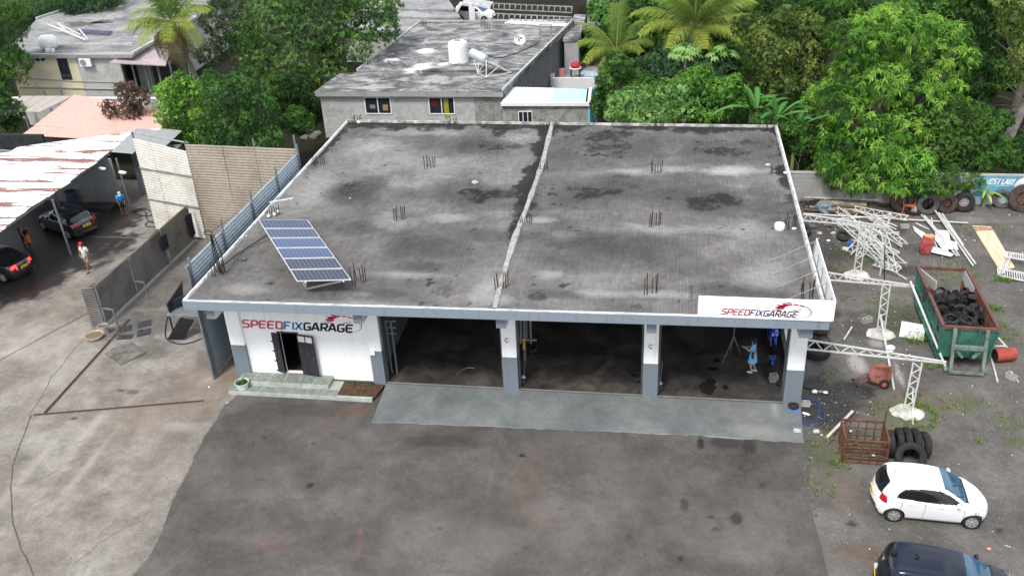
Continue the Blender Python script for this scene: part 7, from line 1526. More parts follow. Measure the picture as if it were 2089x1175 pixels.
# ================================================================ WHITE TRUSS GATES
def truss(parent, a, b, dep, dv, n, w=.055, name='truss_beam', taper=None):
    """two chords joined by zigzag lacing; dv: depth direction"""
    a, b, dv = Vector(a), Vector(b), Vector(dv).normalized()*dep; te = taper if taper is not None else 1
    mb = MB(); mb.bar(a, b, w); mb.build('chord', whP, parent); mb = MB(); mb.bar(a+dv, b+dv*te, w); mb.build('chord', whP, parent)
    for k in range(n):
        p, q = k/n, (k+1)/n; la, lb_ = a.lerp(b, p), a.lerp(b, q); da, db = dv*(1+(te-1)*p), dv*(1+(te-1)*q); mb = MB()
        (mb.bar(la, lb_+db, w*.65) if k % 2 else mb.bar(la+da, lb_, w*.65)); mb.build('lacing', whP, parent)
def gate(label, foot, topp, left, right, dep):
    f = G(*foot); h = hgt(foot, topp)
    t_ = thing('truss_frame', label, 'steel truss', f, group='white steel truss frames beside the garage')
    top = Vector((GP(topp[0], topp[1], f, Vector((0, 1, 0))).x, f.y, h)); truss(t_, f+Vector((-.14, 0, .05)), top+Vector((-.16, 0, 0)), .32, (1, 0, 0), 9)
    zl = h+.02; A_ = GP(left[0], left[1], f, Vector((0, 1, 0))); B_ = GP(right[0], right[1], f, Vector((0, 1, 0)))
    L_ = (B_-A_); truss(t_, A_, B_, dep, (0, .0, -1), 16, taper=.15)
    mb = MB(); mb.blob(f+Vector((0, 0, .02)), (.62, .5, .13), 14, 6, .12); mb.build('concrete_foot', M('foot_lime', (.5, .49, .44), .9, var=.3, scale=4), t_)
    return t_
gate('nearest white lattice post and beam frame reaching the skip', (1850, 842), (1872, 740), (1646, 693), (1930, 738), .42)
gate('middle white lattice post and beam frame behind the nearest one', (1795, 682), (1808, 582), (1688, 556), (1865, 583), .36)
gate('farthest white lattice post and beam frame beside the debris pile', (1747, 562), (1760, 470), (1638, 437), (1815, 463), .34)
pipe([GP(1857, 574, G(1893, 700), Vector((.4, 1, 0))), (1932, 756, .02)], .05, 'long white pipe leaning from the middle truss to the foot of the skip'); pipe([(1796, 642, .9), (1824, 795, .02)], .045, 'long white pipe leaning across the middle of the yard'); pipe([(1862, 795, .5), (1862, 866, .02)], .035, 'white pipe standing in front of the nearest truss foot')
pipe([GP(1815, 437, G(1803, 560), Vector((0, 1, 0))), (1795, 562, .02)], .05, 'tall white pole beside the farthest truss frame'); pipe([GP(1805, 500, G(1804, 570), Vector((0, 1, 0))), (1804, 572, 0)], .025, 'thin dark pole beside the tall white pole', mat=rebarM, name='dark_pole')
mb = MB(); p = G(1817, 715, .0); p = GP(1817, 716, G(1850, 842), Vector((0, 1, 0))); bk = bucket('white_pot', 'small white pot sitting on the nearest truss beam', 'pot', p+Vector((0, .05, -.05)), .11, .13, .2, whiteF)
# pile of white trusses and pipes
rd4 = random.Random(8)
PLAB = ['longest white scrap truss running down the left face of the tangled pile', 'white scrap truss sloping through the upper middle of the pile', 'nearly level white scrap truss across the middle of the pile', 'white scrap truss at the left edge of the pile beside the small tyre', 'white scrap truss sloping down from the top right of the pile', 'white scrap truss ending lowest at the front of the pile', 'steep white scrap truss rising leftwards at the front left of the pile', 'second steep short white truss at the pile front', 'white scrap truss sloping to the right foot of the pile', 'short flat white truss lying apart at the front foot of the pile', 'short white truss at the far left end of the pile under the long beam', 'long level white truss along the top of the pile near the wall', 'white scrap truss along the right side of the pile by the tall pole']
pile = [((1700,428),(1838,545),4),((1712,432),(1800,520),3),((1730,470),(1835,478),3),((1705,450),(1790,530),2),((1770,440),(1840,500),3),((1745,455),(1815,545),3),((1735,520),(1800,455),2),((1760,525),(1795,470),2),((1755,500),(1830,520),3),((1780,540),(1832,556),2),((1690,445),(1760,470),2),((1740,430),(1850,450),2),((1790,452),(1815,545),2)]
for k, (a, b, nn_) in enumerate(pile):
    z = .15+.55*rd4.random(); A_, B_ = G(a[0], a[1], z*.6), G(b[0], b[1], z); t_ = thing('scrap_truss', PLAB[k], 'scrap truss', (A_+B_)/2, group='tangled pile of white scrap trusses'); d = (B_-A_).normalized(); n_ = Vector((-d.y, d.x, rd4.uniform(-.4, .8))); truss(t_, A_, B_, .3, n_, 12, .045)
for k in range(10):
    a = (rd4.uniform(1700, 1800), rd4.uniform(432, 520)); ang = rd4.choice((.55, .7, .3, -.9, .65)); l = rd4.uniform(40, 110); b = (a[0]+l*math.cos(ang), a[1]+l*.75*math.sin(ang)); A_, B_ = G(a[0], a[1], .05+.4*rd4.random()), G(b[0], b[1], .05+.4*rd4.random()); mb = MB(); mb.bar(A_, B_, .055); o = mb.build('scrap_pipe', whP, None); tag(o, 'thin white scrap pipe in the tangled pile beyond the garage', 'pipe', 'white scrap pipes in the tangled pile')
pipe([(1640, 436, .3), (1975, 455, .1)], .04, 'very long white pipe lying from the garage edge towards the tyres')
for k, (a, b) in enumerate((((1740,426),(1828,468)),((1755,430),(1830,462)),((1700,447),(1810,440)))): pipe([(*a, .2), (*b, .25)], .035, ['upper white pipe crossing the top of the tangled pile', 'lower white pipe crossing the top of the tangled pile', 'white pipe along the planks behind the tangled pile'][k])
# planks at the wall
pl = M('old_plank', (.32, .26, .18), .85, var=.35, scale=3, stretch=(1, 1, 1)); plD = M('dark_plank', (.13, .1, .075), .9, var=.4, scale=3); plW = M('pale_plank', (.5, .47, .4), .8, var=.2)
PL = [((1640,402),(1792,408),.1,plW,.16,'whitish plank on top of the stack by the wall'),((1680,412),(1768,418),.09,pl,.36,'wide yellowish plank in the stack by the wall'),((1632,408),(1690,414),.07,plD,.2,'dark plank at the left of the wall stack'),((1636,416),(1780,424),.05,plD,.14,'long dark plank under the yellowish plank'),((1640,421),(1770,430),.04,pl,.12,'long brown plank low in the stack'),((1640,427),(1800,438),.03,plD,.12,'lowest dark plank of the stack'),((1650,397),(1760,401),.03,plD,.2,'shaded plank at the foot of the wall')]
for (a, b, z, m, w, lb) in PL:
    mb = MB(); mb.bar(G(a[0], a[1], z+.15), G(b[0], b[1], z+.15), w, .07); tag(mb.build('plank', m, None), lb, 'plank', 'planks stacked by the boundary wall')
# debris beside the garage
p = G(1680, 432); mb = MB(); mb.blob(p+Vector((0, 0, .25)), (.5, .4, .4), 9, 6, .3); tag(mb.build('crumpled_tank', M('bluegrey_plastic', (.16, .2, .22), .5, var=.3), None), 'crumpled blue grey plastic tank between the planks and the tangled pile', 'plastic tank')
drape('tarp', 'dark tarpaulin heap left of the crumpled blue grey tank', 'tarpaulin', G(1655, 430)+Vector((0, .2, .55)), .9, .55, M('bag_dark', (.05, .045, .05), .4), .4, 4, .15)
for k, (px, py, s, m, lb) in enumerate(((1668,450,.2,dst,'dark lump left of the tangled pile'),(1690,462,.22,dst,'dark lump under the long truss beam'),(1655,465,.25,dst,'dark rubble lump near the garage edge'),(1700,478,.15,pst,'pale rubble piece left of the small tyre'),(1672,478,.14,pst,'pale rubble piece near the garage edge'),(1712,462,.12,pst,'pale scrap behind the small tyre'),(1742,485,.2,dst,'dark rubble right of the small tyre'),(1690,492,.1,limeM,'white scrap left of the small tyre'),(1780,690,.12,pst,'small stone beside the middle truss foot'))): rock(px, py, s, 0, m, lb, 'rubble', 'rubble pieces beside the garage', 'rubble')
bucket('blue_tub', 'small blue tub beside the small car tyre', 'tub', G(1734, 503), .11, .14, .2, M('bright_blue', (.02, .16, .5), .4), None); p = G(1718, 512); drum('tin_can', 'rusty pale tin lying below the blue tub', p+Vector((0, 0, .13)), (1, -.3, 0), .12, .3, dirtyW, rub)
# white panels pile by the drum
for k, (q, lb) in enumerate((([(1862,462),(1888,478),(1882,487),(1866,472)],'jagged white panel piece left of the red drum'),([(1905,470),(1935,472),(1940,500),(1915,498)],'white broken sheet behind the red drum'),([(1890,500),(1925,510),(1945,520),(1940,524),(1900,515)],'long white broken strip right of the red drum foot'),([(1925,490),(1950,495),(1955,510),(1930,508)],'small white sheet piece under the long pipes'),([(1898,478),(1915,486),(1935,512),(1925,512)],'narrow white board across the debris pile'))):
    z = .05+.05*k; mb = MB(); mb.prism([G(x, y, z).xy for x, y in q][::-1], z, z+.04); tag(mb.build('broken_board', whiteF, None), lb, 'panel', 'broken white panels by the red drum')
for k, (a, b) in enumerate((((1880,438),(1952,522)),((1886,440),(1948,512)),((1908,430),(1985,542)),((1915,434),(1990,538)),((1922,436),(1965,500)),((1868,455),(1895,468)),((1900,445),(1905,470)),((1905,490),(1917,516)),((1940,495),(1957,522)))):
    pipe([(*a, .25+.03*k), (*b, .12)], .045 if k < 5 else .03, ['first', 'second', 'third', 'fourth', 'fifth', 'short leftmost', 'short upright', 'short front', 'short right'][k]+' white pipe from the left of the debris pile by the red drum', group='white pipes lying over the debris by the red drum')
# plywood board, white bed frames
pw = thing('plywood_board', 'long pale plywood board lying on the gravel right of the debris pile', 'plywood', G(2015, 505)); q = [G(1983,460,.06), G(2022,462,.06), G(2070,545,.06), G(2040,552,.06)]; t = NT('plywood'); f = t.noise(t.coord('world', (1, .2, 1)), 6, 5); t.set('Base Color', t.ramp(f, [(.3, (.5, .38, .25)), (.7, (.68, .56, .4))])); t.set('Roughness', .8)
mb = MB(); mb.slab([q[3], q[2], q[1], q[0]], .05); mb.build('board', t.m, pw); mb = MB(); a, b, c_, d_ = q[0].lerp(q[3], .02), q[1].lerp(q[2], .02), q[1].lerp(q[2], .1), q[0].lerp(q[3], .14); mb.slab([x+Vector((0, 0, .006)) for x in (d_, c_, b, a)], .01); mb.build('torn_veneer', M('veneer', (.36, .2, .13), .85, var=.4, scale=6), pw)
bf = thing('white_bed_frame', 'white slatted metal rack lying at the right edge over the plywood end', 'rack', G(2060, 560, 0))
def rail_panel(par, a, b, wv, n, z):
    a, b = G(*a, z), G(*b, z); wv = Vector(wv); mb = MB(); mb.bar(a, b, .06); mb.bar(a+wv, b+wv, .06); mb.build('side_rail', whP, par)
    for k in range(n+1): mb = MB(); q_ = a.lerp(b, k/n); mb.bar(q_, q_+wv, .035); mb.build('slat', whP, par)
rail_panel(bf, (2036, 562), (2100, 575), (.1, .55, .12), 13, .12); rail_panel(bf, (2050, 524), (2100, 532), (.1, .35, .1), 11, .35); rail_panel(bf, (2036, 560), (2052, 522), (.3, .12, .05), 9, .2)
# orange chair + white pot
chair = thing('plastic_chair', 'orange plastic armchair standing in front of the large leaning tyre', 'chair', G(1852, 432), -.25); orP = M('chair_orange', (.5, .16, .07), .55, var=.15)
cm = wmat(chair)
def cl(x, y, z): return cm @ Vector((x, y, z))
for sx in (-.24, .24):
    for sy in (-.22, .24): mb = MB(); mb.tube([cl(sx*1.15, sy*1.15, 0), cl(sx, sy, .44)], [.03, .035], 6); mb.build('leg', orP, chair)
    mb = MB(); mb.tube([cl(sx*1.15, -.24, .44), cl(sx*1.25, -.24, .66), cl(sx*1.2, .1, .68), cl(sx*1.05, .28, .8)], .03, 6); mb.build('armrest', orP, chair, smooth=True)
mb = MB(); mb.add([cl(-.27, -.25, .42), cl(.27, -.25, .42), cl(.25, .26, .40), cl(-.25, .26, .40), cl(-.27, -.25, .46), cl(.27, -.25, .46), cl(.25, .26, .44), cl(-.25, .26, .44)], [(0,3,2,1),(4,5,6,7),(0,1,5,4),(1,2,6,5),(2,3,7,6),(3,0,4,7)]); mb.build('seat', orP, chair)
for k in range(5):
    x = -.18+k*.09; mb = MB(); mb.bar(cl(x, .25, .44), cl(x*1.1, .36, .86), .05, .02); mb.build('back_slat', orP, chair)
mb = MB(); mb.tube([cl(-.25, .26, .42), cl(-.27, .34, .7), cl(-.15, .38, .9), cl(.15, .38, .9), cl(.27, .34, .7), cl(.25, .26, .42)], .03, 6); mb.build('back_frame', orP, chair, smooth=True)
mb = MB(); p = G(1862, 432); mb.obox(p+Vector((.02, -.1, .2)), (.3, .24, .4), Matrix.Rotation(.2, 3, 'Z')); tag(mb.build('white_box', M('box_grey_white', (.5, .5, .48), .7), None, bevel=.02), 'dirty white box standing under the orange chair', 'box')
def cblock(px, py, rz, lb, s=1.0):
    p = G(px, py); t_ = thing('concrete_block', lb, 'block', p, rz); m = M('block_conc', (.33, .33, .31), .9, var=.25); mt = wmat(t_)
    for (x0, x1, y0, y1) in ((-.22, .22, -.1, -.065), (-.22, .22, .065, .1), (-.22, -.18, -.06, .06), (-.02, .02, -.06, .06), (.18, .22, -.06, .06)):
        mb = MB(); mb.box((x0*s, y0*s, 0), (x1*s, y1*s, .2*s)); mb.build('web', m, t_, world=False)
    return t_
cblock(2062, 772, -.8, 'hollow concrete block on the gravel right of the skip'); cblock(1845, 465, .1, 'concrete block lying under the very long white pipe'); cblock(1768, 657, .5, 'single concrete block left of the middle truss post', 1.1)
# wheelbarrow lying upside down
wb = thing('wheelbarrow', 'overturned orange red wheelbarrow lying left of the nearest truss post', 'wheelbarrow', G(1785, 775)); wbm = M('barrow_red', (.2, .075, .055), .6, var=.3, scale=4)
A_, B_ = G(1742, 773, .3), G(1752, 787, .1); W1, W2 = G(1805, 778, .2), G(1768, 766, .35)
mb = MB(); mb.tube([G(1743, 773, .15), G(1766, 762, .3), G(1795, 768, .45)], .03, 6); mb.tube([G(1752, 787, .05), G(1772, 773, .25), G(1800, 779, .25)], .03, 6); mb.build('handle_frame', wbm, wb, smooth=True)
mb = MB(); c_ = G(1797, 772, .25); mb.slab([c_+Vector((-.55, -.3, .1)), c_+Vector((.1, -.35, -.1)), c_+Vector((.3, .3, .15)), c_+Vector((-.35, .35, .3))], .03); mb.slab([c_+Vector((.1, -.35, -.1)), c_+Vector((.35, -.2, .25)), c_+Vector((.4, .3, .4)), c_+Vector((.3, .3, .15))], .03); mb.slab([c_+Vector((-.35, .35, .3)), c_+Vector((.3, .3, .15)), c_+Vector((.4, .3, .4)), c_+Vector((-.1, .45, .5))], .03); mb.build('tray', wbm, wb)
mb = MB(); mb.slab([G(1768, 766, .1), G(1779, 780, .1), G(1774, 772, .55), G(1768, 760, .5)], .03); mb.build('leg_plate', wbm, wb)
c_ = G(1804, 784, .2); mb = MB(); mb.lathe(tyre_prof(.2, .1, .1, .5), c_, 18, Matrix.Rotation(PI/2-.2, 3, 'X'), close=True); wl_ = mb.build('wheel', rub, wb, smooth=True); mb = MB(); mb.lathe([(.001, -.03), (.1, -.02), (.1, .02), (.001, .03)], c_, 14, Matrix.Rotation(PI/2-.2, 3, 'X')); mb.build('rim', M('rim_red', (.4, .1, .08), .6), wl_)
for (px, py) in ((1743, 773), (1752, 787)): p = G(px, py, .12); mb = MB(); mb.tube([p, p+Vector((-.12, -.03, 0))], .035, 6); mb.build('grip', rub, wb)
# rusty cage
cg = thing('rusty_cage', 'rusty open steel bar cage box beside the tyre row', 'cage', G(1765, 945)); rc = M('cage_rust', (.14, .065, .04), .8, .2, var=.4, scale=5)
f0, f1 = G(1718, 943, 0), G(1806, 949, 0); hc = hgt((1718, 943), (1722, 897)); bk0 = G(1726, 882, hc) ; dB = Vector((.05, G(1722, 858, hc).y-G(1722, 899, hc).y, 0))
c_ = [f0, f1, f1+dB, f0+dB]; up = Vector((0, 0, hc))
for i in range(4):
    mb = MB(); mb.bar(c_[i], c_[i]+up, .07); mb.build('corner_post', rc, cg); a, b = c_[i], c_[(i+1) % 4]
    mb = MB(); mb.bar(a+up, b+up, .07); mb.build('top_rail', rc, cg); mb = MB(); mb.bar(a+up*.05, b+up*.05, .05); mb.build('bottom_rail', rc, cg)
    n = 5
    for k in range(1, n): mb = MB(); p = a.lerp(b, k/n); mb.bar(p, p+up, .035); mb.build('bar', rc, cg)
    for k in (.35, .68): mb = MB(); mb.bar(a+up*k, b+up*k, .035); mb.build('bar', rc, cg)
for k in range(1, 6): mb = MB(); mb.bar(c_[0].lerp(c_[3], k/6)+up*.05, c_[1].lerp(c_[2], k/6)+up*.05, .05, .03); mb.build('floor_bar', rc, cg)
for p in (c_[3]+up, c_[2]+up): mb = MB(); mb.bar(p, p+Vector((0, 0, .5)), .05); mb.build('raised_post', rc, cg)
for k, (px, py, c0) in enumerate(((1735,880,limeM),(1750,875,pst),(1782,930,limeM),(1745,905,dst))): rock(px, py, .07, .1, c0, ['white scrap at the far left inside the rusty cage', 'pale scrap behind the first inside the rusty cage', 'white scrap near the front bars of the rusty cage', 'dark lump inside the rusty cage'][k], 'scrap', None, 'scrap')
mb = MB(); mb.bar(G(1687, 892, .06), G(1740, 838, .12), .1, .05); tag(mb.build('plank', plW, None), 'bare wooden plank leaning on the back left of the rusty cage', 'plank')
# hose reel, blue hose, blocks at the right column
hr = thing('hose_reel', 'blue hose coil with a black pulley lying at the foot of the right column', 'hose reel', G(1617, 838)); p = G(1617, 838, .03)
for k in range(4): mb = MB(); mb.tube([p+Vector(((.27-.02*k)*math.cos(a), (.27-.02*k)*math.sin(a), .03+.035*k)) for a in np.linspace(0, 2*PI, 22)], .024, 6, caps=False); mb.build('hose_turn', M('hose_blue', (.02, .2, .55), .4), hr, smooth=True)
p2 = p+Vector((.02, .06, .16)); mb = MB(); mb.lathe([(.09, 0), (.2, 0), (.22, .05), (.2, .1), (.09, .1)], p2, 20, close=True); mb.build('pulley', rub, hr, smooth=True)
cable('hose', 'blue hose looping on the dirt right of the ramp', 'hose', [(1630,815),(1650,812),(1668,820),(1672,838),(1662,855),(1645,868),(1636,855),(1640,840)], .02, M('hose_navy', (.03, .05, .2), .5)); cable('hose', 'second dark blue hose looping further right past the ramp', 'hose', [(1632,830),(1640,858),(1652,867),(1668,866),(1682,855),(1680,840),(1665,828),(1645,820)], .018, M('hose_navy', (.03, .05, .2), .5))
cable('hose', 'dark hose trailing from the right column across the oily dirt', 'hose', [(1632,785),(1645,791),(1660,794),(1675,797)], .025, hoseB)
cblock(1640, 827, .0, 'dark double concrete block beside the hose coil', 1.0)
mb = MB(); p = G(1644, 846); mb.tube([p+Vector((-.12, .05, .05)), p+Vector((.08, -.03, .05)), p+Vector((.14, -.06, .05))], [.05, .05, .025], 8); tag(mb.build('white_bottle', whiteF, None, smooth=True), 'white plastic bottle lying between the blue hoses', 'bottle')
for (px, py, s, m, lb) in ((1626,881,.17,pst,'pale stone block near the lower right corner of the ramp'),(1665,882,.14,pst,'pale stone on the dirt right of the ramp corner'),(1674,800,.1,M('green_glass', (.1,.25,.17),.3),'green lump by the dark hose'),(1662,800,.12,limeM,'white lime lump left of the green lump'),(1684,802,.1,limeM,'white lime lump right of the green lump'),(1676,888,.06,plW,'small wood chip right of the pale stone'),(1700,885,.08,M('bag_dark', (.05, .045, .05), .4),'dark rag behind the plank end'),(1619,858,.05,redD,'tiny red scrap on the ramp'),(1655,935,.09,dst,'grey stone at the edge of the asphalt apron')): rock(px, py, s, 0.02, m, lb)
pipe([(1692,905),(1712,875),(1722,862)], .015, 'bent thin wire lying by the plank', mat=rubB, name='wire'); pipe([(1706,715),(1680,672)], .04, 'old grey plank lying beside the big worn tyre', mat=plD, name='thin_plank')
rock(2017, 1120, .07, 0, M('red_wrapper', (.6, .25, .22), .6), 'pink wrapper on the gravel right of the black car', 'wrapper', None, 'litter'); pipe([(2050,1112),(2062,1115)], .015, 'white straw on the gravel near the pink wrapper', name='straw')
# flower pot by the steps
p = G(497, 797, .0)+Vector((0, 0, .0)); fp_ = bucket('flower_pot', 'pale green flower pot with dark soil and small leaves left of the steps', 'flower pot', p, .2, .29, .48, M('pale_green', (.55, .66, .6), .5, var=.1), M('pot_soil', (.05, .035, .02), .9)); V, Fc, Cc = foliage([(p.x, p.y, p.z+.46, .2, .2, .06)], 60, .09, .03, midg, 9, whorl=5); fastmesh('foliage', V-np.array(p), Fc, leafM, {'Col': Cc}, fp_)
# small stones in front of the steps and misc
rock(464, 822, .06, 0, pst, 'small pale stone at the left front of the steps'); rock(427, 790, .05, 0, limeM, 'white scrap on the yard left of the flower pot')
# ================================================================ INSIDE THE BAYS
stel = M('bench_steel', (.22, .24, .26), .45, .5); orS = M('handle_orange', (.7, .3, .05), .5)
rack = thing('exhaust_rack', 'steel rack with upright tubes and an orange handle inside the middle bay', 'rack', G(1082, 728, .2))
for k, (px, py0, py1, r_, m) in enumerate(((1062,650,700,.05,stel),(1069,650,735,.045,stel),(1082,652,700,.05,stel),(1074,655,690,.03,stel))):
    b = G(px+2, 735, .2); a = GP(px, py0, b, Vector((0, 1, 0))); c_ = GP(px+1, py1, b, Vector((0, 1, 0))); mb = MB(); mb.tube([a, c_], r_, 8); mb.build('tube', m, rack)
b = G(1072, 735, .2); a = GP(1070, 688, b, Vector((0, 1, 0))); c_ = GP(1069, 711, b, Vector((0, 1, 0))); mb = MB(); mb.tube([a+Vector((0,-.06,0)), c_+Vector((0,-.06,0))], .05, 8); mb.build('handle', orS, rack)
mb = MB(); mb.bar(GP(1058, 692, b, Vector((0, 1, 0))), GP(1095, 693, b, Vector((0, 1, 0))), .1); mb.bar(b+Vector((0, .0, 0)), GP(1070, 660, b, Vector((0, 1, 0))), .08); mb.build('stand', stel, rack)
tyre('black wheel lying flat in the middle bay beside the steel rack', G(1084, 722, .2)+Vector((0, 0, .35)), .34, .22, (.2, 0, 0), rim=rub); tyre('second wheel under it in the middle bay', G(1084, 728, .2)+Vector((0, 0, .12)), .34, .22, (.0, 0, 0), rim=steelR)
tyre('dark wheel lying by the third column inside the middle bay', G(1298, 773, .2)+Vector((0, 0, .12)), .33, .2, (0, 0, 0))
def jack(px, py, lb, nm='trolley_jack'):
    p = G(px, py, .2); t_ = thing(nm, lb, 'jack', p); mb = MB(); mb.box((p.x-.1, p.y-.3, .22), (p.x+.1, p.y+.25, .34)); mb.build('body', M('jack_dark', (.06, .06, .07), .5), t_, bevel=.02); mb = MB(); mb.lathe([(.001, .2), (.07, .2), (.09, .14)], p, 12); mb.build('saddle', whiteF, t_); mb = MB(); mb.tube([p+Vector((0, .2, .1)), p+Vector((.05, .5, .9))], .02, 6); mb.build('lever', stel, t_)
jack(1068, 775, 'small trolley jack with white saddle inside the middle bay'); jack(1347, 788, 'small jack with white saddle just inside the right bay')
sf = thing('tool_shelf', 'dark steel shelf with hanging tools inside the left bay', 'shelf', G(797, 740, .2)); b = G(800, 760, .2)
for px in (786, 797): a = GP(px, 655, b, Vector((0, 1, 0))); mb = MB(); mb.tube([a, Vector((a.x, a.y, .2))], .04, 6); mb.build('upright', stel, sf)
for py in (655, 668, 680): a, c_ = GP(783, py, b, Vector((0, 1, 0))), GP(808, py, b, Vector((0, 1, 0))); mb = MB(); mb.bar(a, c_, .05); mb.build('rung', stel, sf)
cable('floor_hose', 'pale hose curve lying on the floor of the left bay', 'hose', [G(932, 765, .23), G(942, 755, .23), G(955, 750, .23), G(968, 751, .23)], .018, stel)
# tripod
tp_ = thing('camera_tripod', 'black camera tripod standing near the woman in the right bay', 'tripod', G(1492, 725, .2)); b = G(1490, 720, .2); hd = GP(1498, 690, b, Vector((0, 1, 0))); hd = GP(1497, 686, b, Vector((0, 1, 0)))
for (px, py) in ((1474, 740), (1511, 722), (1490, 718)): mb = MB(); mb.tube([hd, G(px, py, .2)], [.03, .018], 6); mb.build('leg', stel, tp_)
mb = MB(); mb.tube([hd, hd+Vector((0, 0, .45))], .025, 6); mb.build('centre_column', stel, tp_); mb = MB(); mb.obox(hd+Vector((0, 0, .55)), (.18, .12, .14)); mb.tube([hd+Vector((0, -.05, .55)), hd+Vector((0, -.17, .55))], .05, 10); mb.build('camera_head', M('jack_dark', (.06, .06, .07), .5), tp_, bevel=.015)
# motorbike seen from the front
mo = thing('motorcycle', 'blue sport motorcycle parked facing out inside the right bay', 'motorcycle', G(1572, 700, .2), .06)
mbl = M('moto_blue', (.015, .06, .5), .25, var=.1, bump=0, coat=1); blkP = M('moto_black', (.02, .02, .022), .4)
def part(nm, m, f, par=mo, smooth=False): b = MB(); f(b); return b.build(nm, m, par, world=False, smooth=smooth)
MX = Matrix.Rotation(PI/2, 3, 'Y')
for (y, nm) in ((-.7, 'front_wheel'), (.72, 'rear_wheel')):
    w_ = part(nm, rub, lambda b: b.lathe(tyre_prof(.31, .14, .2, .5), (0, y, .31), 24, MX, close=True), smooth=True); part('rim', blkP, lambda b: [b.bar((0, y, .31), (0, y+.2*math.cos(a), .31+.2*math.sin(a)), .025) for a in np.linspace(0, 2*PI, 6)[:-1]], w_)
part('fork', stel, lambda b: [b.tube([(s_, -.7, .31), (s_, -.38, .95)], .028, 8) for s_ in (-.11, .11)]); part('front_fairing', mbl, lambda b: (b.blob((0, -.5, .85), (.22, .22, .22), 12, 8, 0), b.blob((0, -.25, .6), (.2, .4, .25), 12, 8, 0)), smooth=True)
part('windscreen', glassD, lambda b: b.blob((0, -.42, 1.05), (.14, .14, .12), 10, 6, 0), smooth=True); part('tank', mbl, lambda b: b.blob((0, -.02, .85), (.17, .3, .16), 12, 8, 0), smooth=True); part('seat', blkP, lambda b: b.blob((0, .4, .82), (.13, .33, .08), 10, 6, 0), smooth=True)
part('tail_fairing', mbl, lambda b: b.add([(-.1, .5, .85), (.1, .5, .85), (.05, .95, 1.0), (-.05, .95, 1.0), (-.09, .5, .72), (.09, .5, .72), (.04, .95, .9), (-.04, .95, .9)], [(0,1,2,3),(7,6,5,4),(0,4,5,1),(1,5,6,2),(2,6,7,3),(3,7,4,0)])); part('handlebar', blkP, lambda b: b.tube([(-.36, -.2, 1.0), (-.12, -.36, 1.02), (.12, -.36, 1.02), (.36, -.2, 1.0)], .02, 6)); part('engine', stel, lambda b: b.obox((0, 0, .45), (.3, .45, .32)))
for s_ in (-.08, .08): part('headlight', M('lamp_clear', (.6, .62, .65), .1), lambda b: b.blob((s_, -.7, .86), (.06, .04, .04), 8, 6, 0), smooth=True)
part('front_mudguard', mbl, lambda b: b.tube([(0, -.7+.36*math.cos(a), .31+.36*math.sin(a)) for a in np.linspace(.5, 2.4, 8)], .06, 6), smooth=True)
# blue small bike / stand in front of it
bs = thing('mini_bike', 'small blue minibike in front of the sport motorcycle in the right bay', 'minibike', G(1574, 752, .2), -.1)
for y in (-.42, .42): w_ = part('wheel', rub, lambda b: b.lathe(tyre_prof(.22, .08, .15, .4), (0, y, .22), 20, MX, close=True), bs, True); part('rim', M('rim_blue', (.03, .15, .55), .4), lambda b: b.lathe([(.001, -.02), (.15, -.03), (.15, .03), (.001, .02)], (0, y, .22), 14, MX), w_)
part('frame', M('rim_blue', (.03, .15, .55), .4), lambda b: (b.tube([(0, -.42, .22), (0, -.25, .62), (0, .15, .5), (0, .42, .22)], .035, 6), b.tube([(0, -.25, .62), (0, .0, .25), (0, .42, .22)], .03, 6), b.bar((-.14, .1, .5), (.14, .1, .5), .2, .05)), bs); part('handlebar', blkP, lambda b: b.tube([(-.25, -.2, .75), (0, -.28, .72), (.25, -.2, .75)], .018, 6), bs)
eg = thing('engine_block', 'small pale engine block on the floor below the blue minibike', 'engine', G(1578, 777, .2)); p = G(1578, 777, .2)
for k in range(5): mb = MB(); mb.obox(p+Vector((0, 0, .05+k*.06)), (.38-.02*k, .3, .035), Matrix.Rotation(.2, 3, 'Z')); mb.build('fin', M('alloy', (.5, .5, .49), .4, .5), eg)
mb = MB(); mb.obox(p+Vector((0, 0, .16)), (.24, .2, .3), Matrix.Rotation(.2, 3, 'Z')); mb.build('core', stel, eg); mb = MB(); mb.blob(p+Vector((.25, -.3, .12)), (.2, .16, .12), 9, 6, .15); tag(mb.build('black_bag', rub, None, smooth=True), 'black bag on the floor beside the small engine block', 'bag')
tyre('tyre standing in the back right corner of the right bay', G(1592, 690, .2)+Vector((-.1, .6, .35)), .4, .22, (RX-.1, 0, .1))
# small sign on office wall (faded print)
# ================================================================ CARS
def interp(x, pts):
    xs = [p[0] for p in pts]; ys = [p[1] for p in pts]; return np.interp(x, xs, ys)
def smooth_interp(x, pts):
    """monotone cubic through pts"""
    xs = np.array([p[0] for p in pts], float); ys = np.array([p[1] for p in pts], float); h = np.diff(xs); d = np.diff(ys)/h; m = np.zeros_like(xs)
    m[1:-1] = np.where(d[:-1]*d[1:] > 0, 2*d[:-1]*d[1:]/(d[:-1]+d[1:]+1e-12), 0); m[0], m[-1] = d[0], d[-1]
    i = np.clip(np.searchsorted(xs, x)-1, 0, len(h)-1); t = np.clip((x-xs[i])/h[i], 0, 1)
    return (1+2*t)*(1-t)**2*ys[i]+t*(1-t)**2*h[i]*m[i]+t*t*(3-2*t)*ys[i+1]+t*t*(t-1)*h[i]*m[i+1]
glassC = M('car_glass', (.012, .014, .016), .04, var=.05, bump=0, spec=.5); blkT = M('car_black_trim', (.02, .02, .022), .5, bump=0); chromeM = M('chrome', (.6, .6, .6), .2, 1)
redLamp = M('lamp_red', (.4, .01, .02), .15, bump=0, coat=.6); clrLamp = M('headlamp_clear', (.55, .56, .57), .25, bump=0); plateM = M('plate_yellow', (.75, .5, .03), .5, bump=0, var=.03)
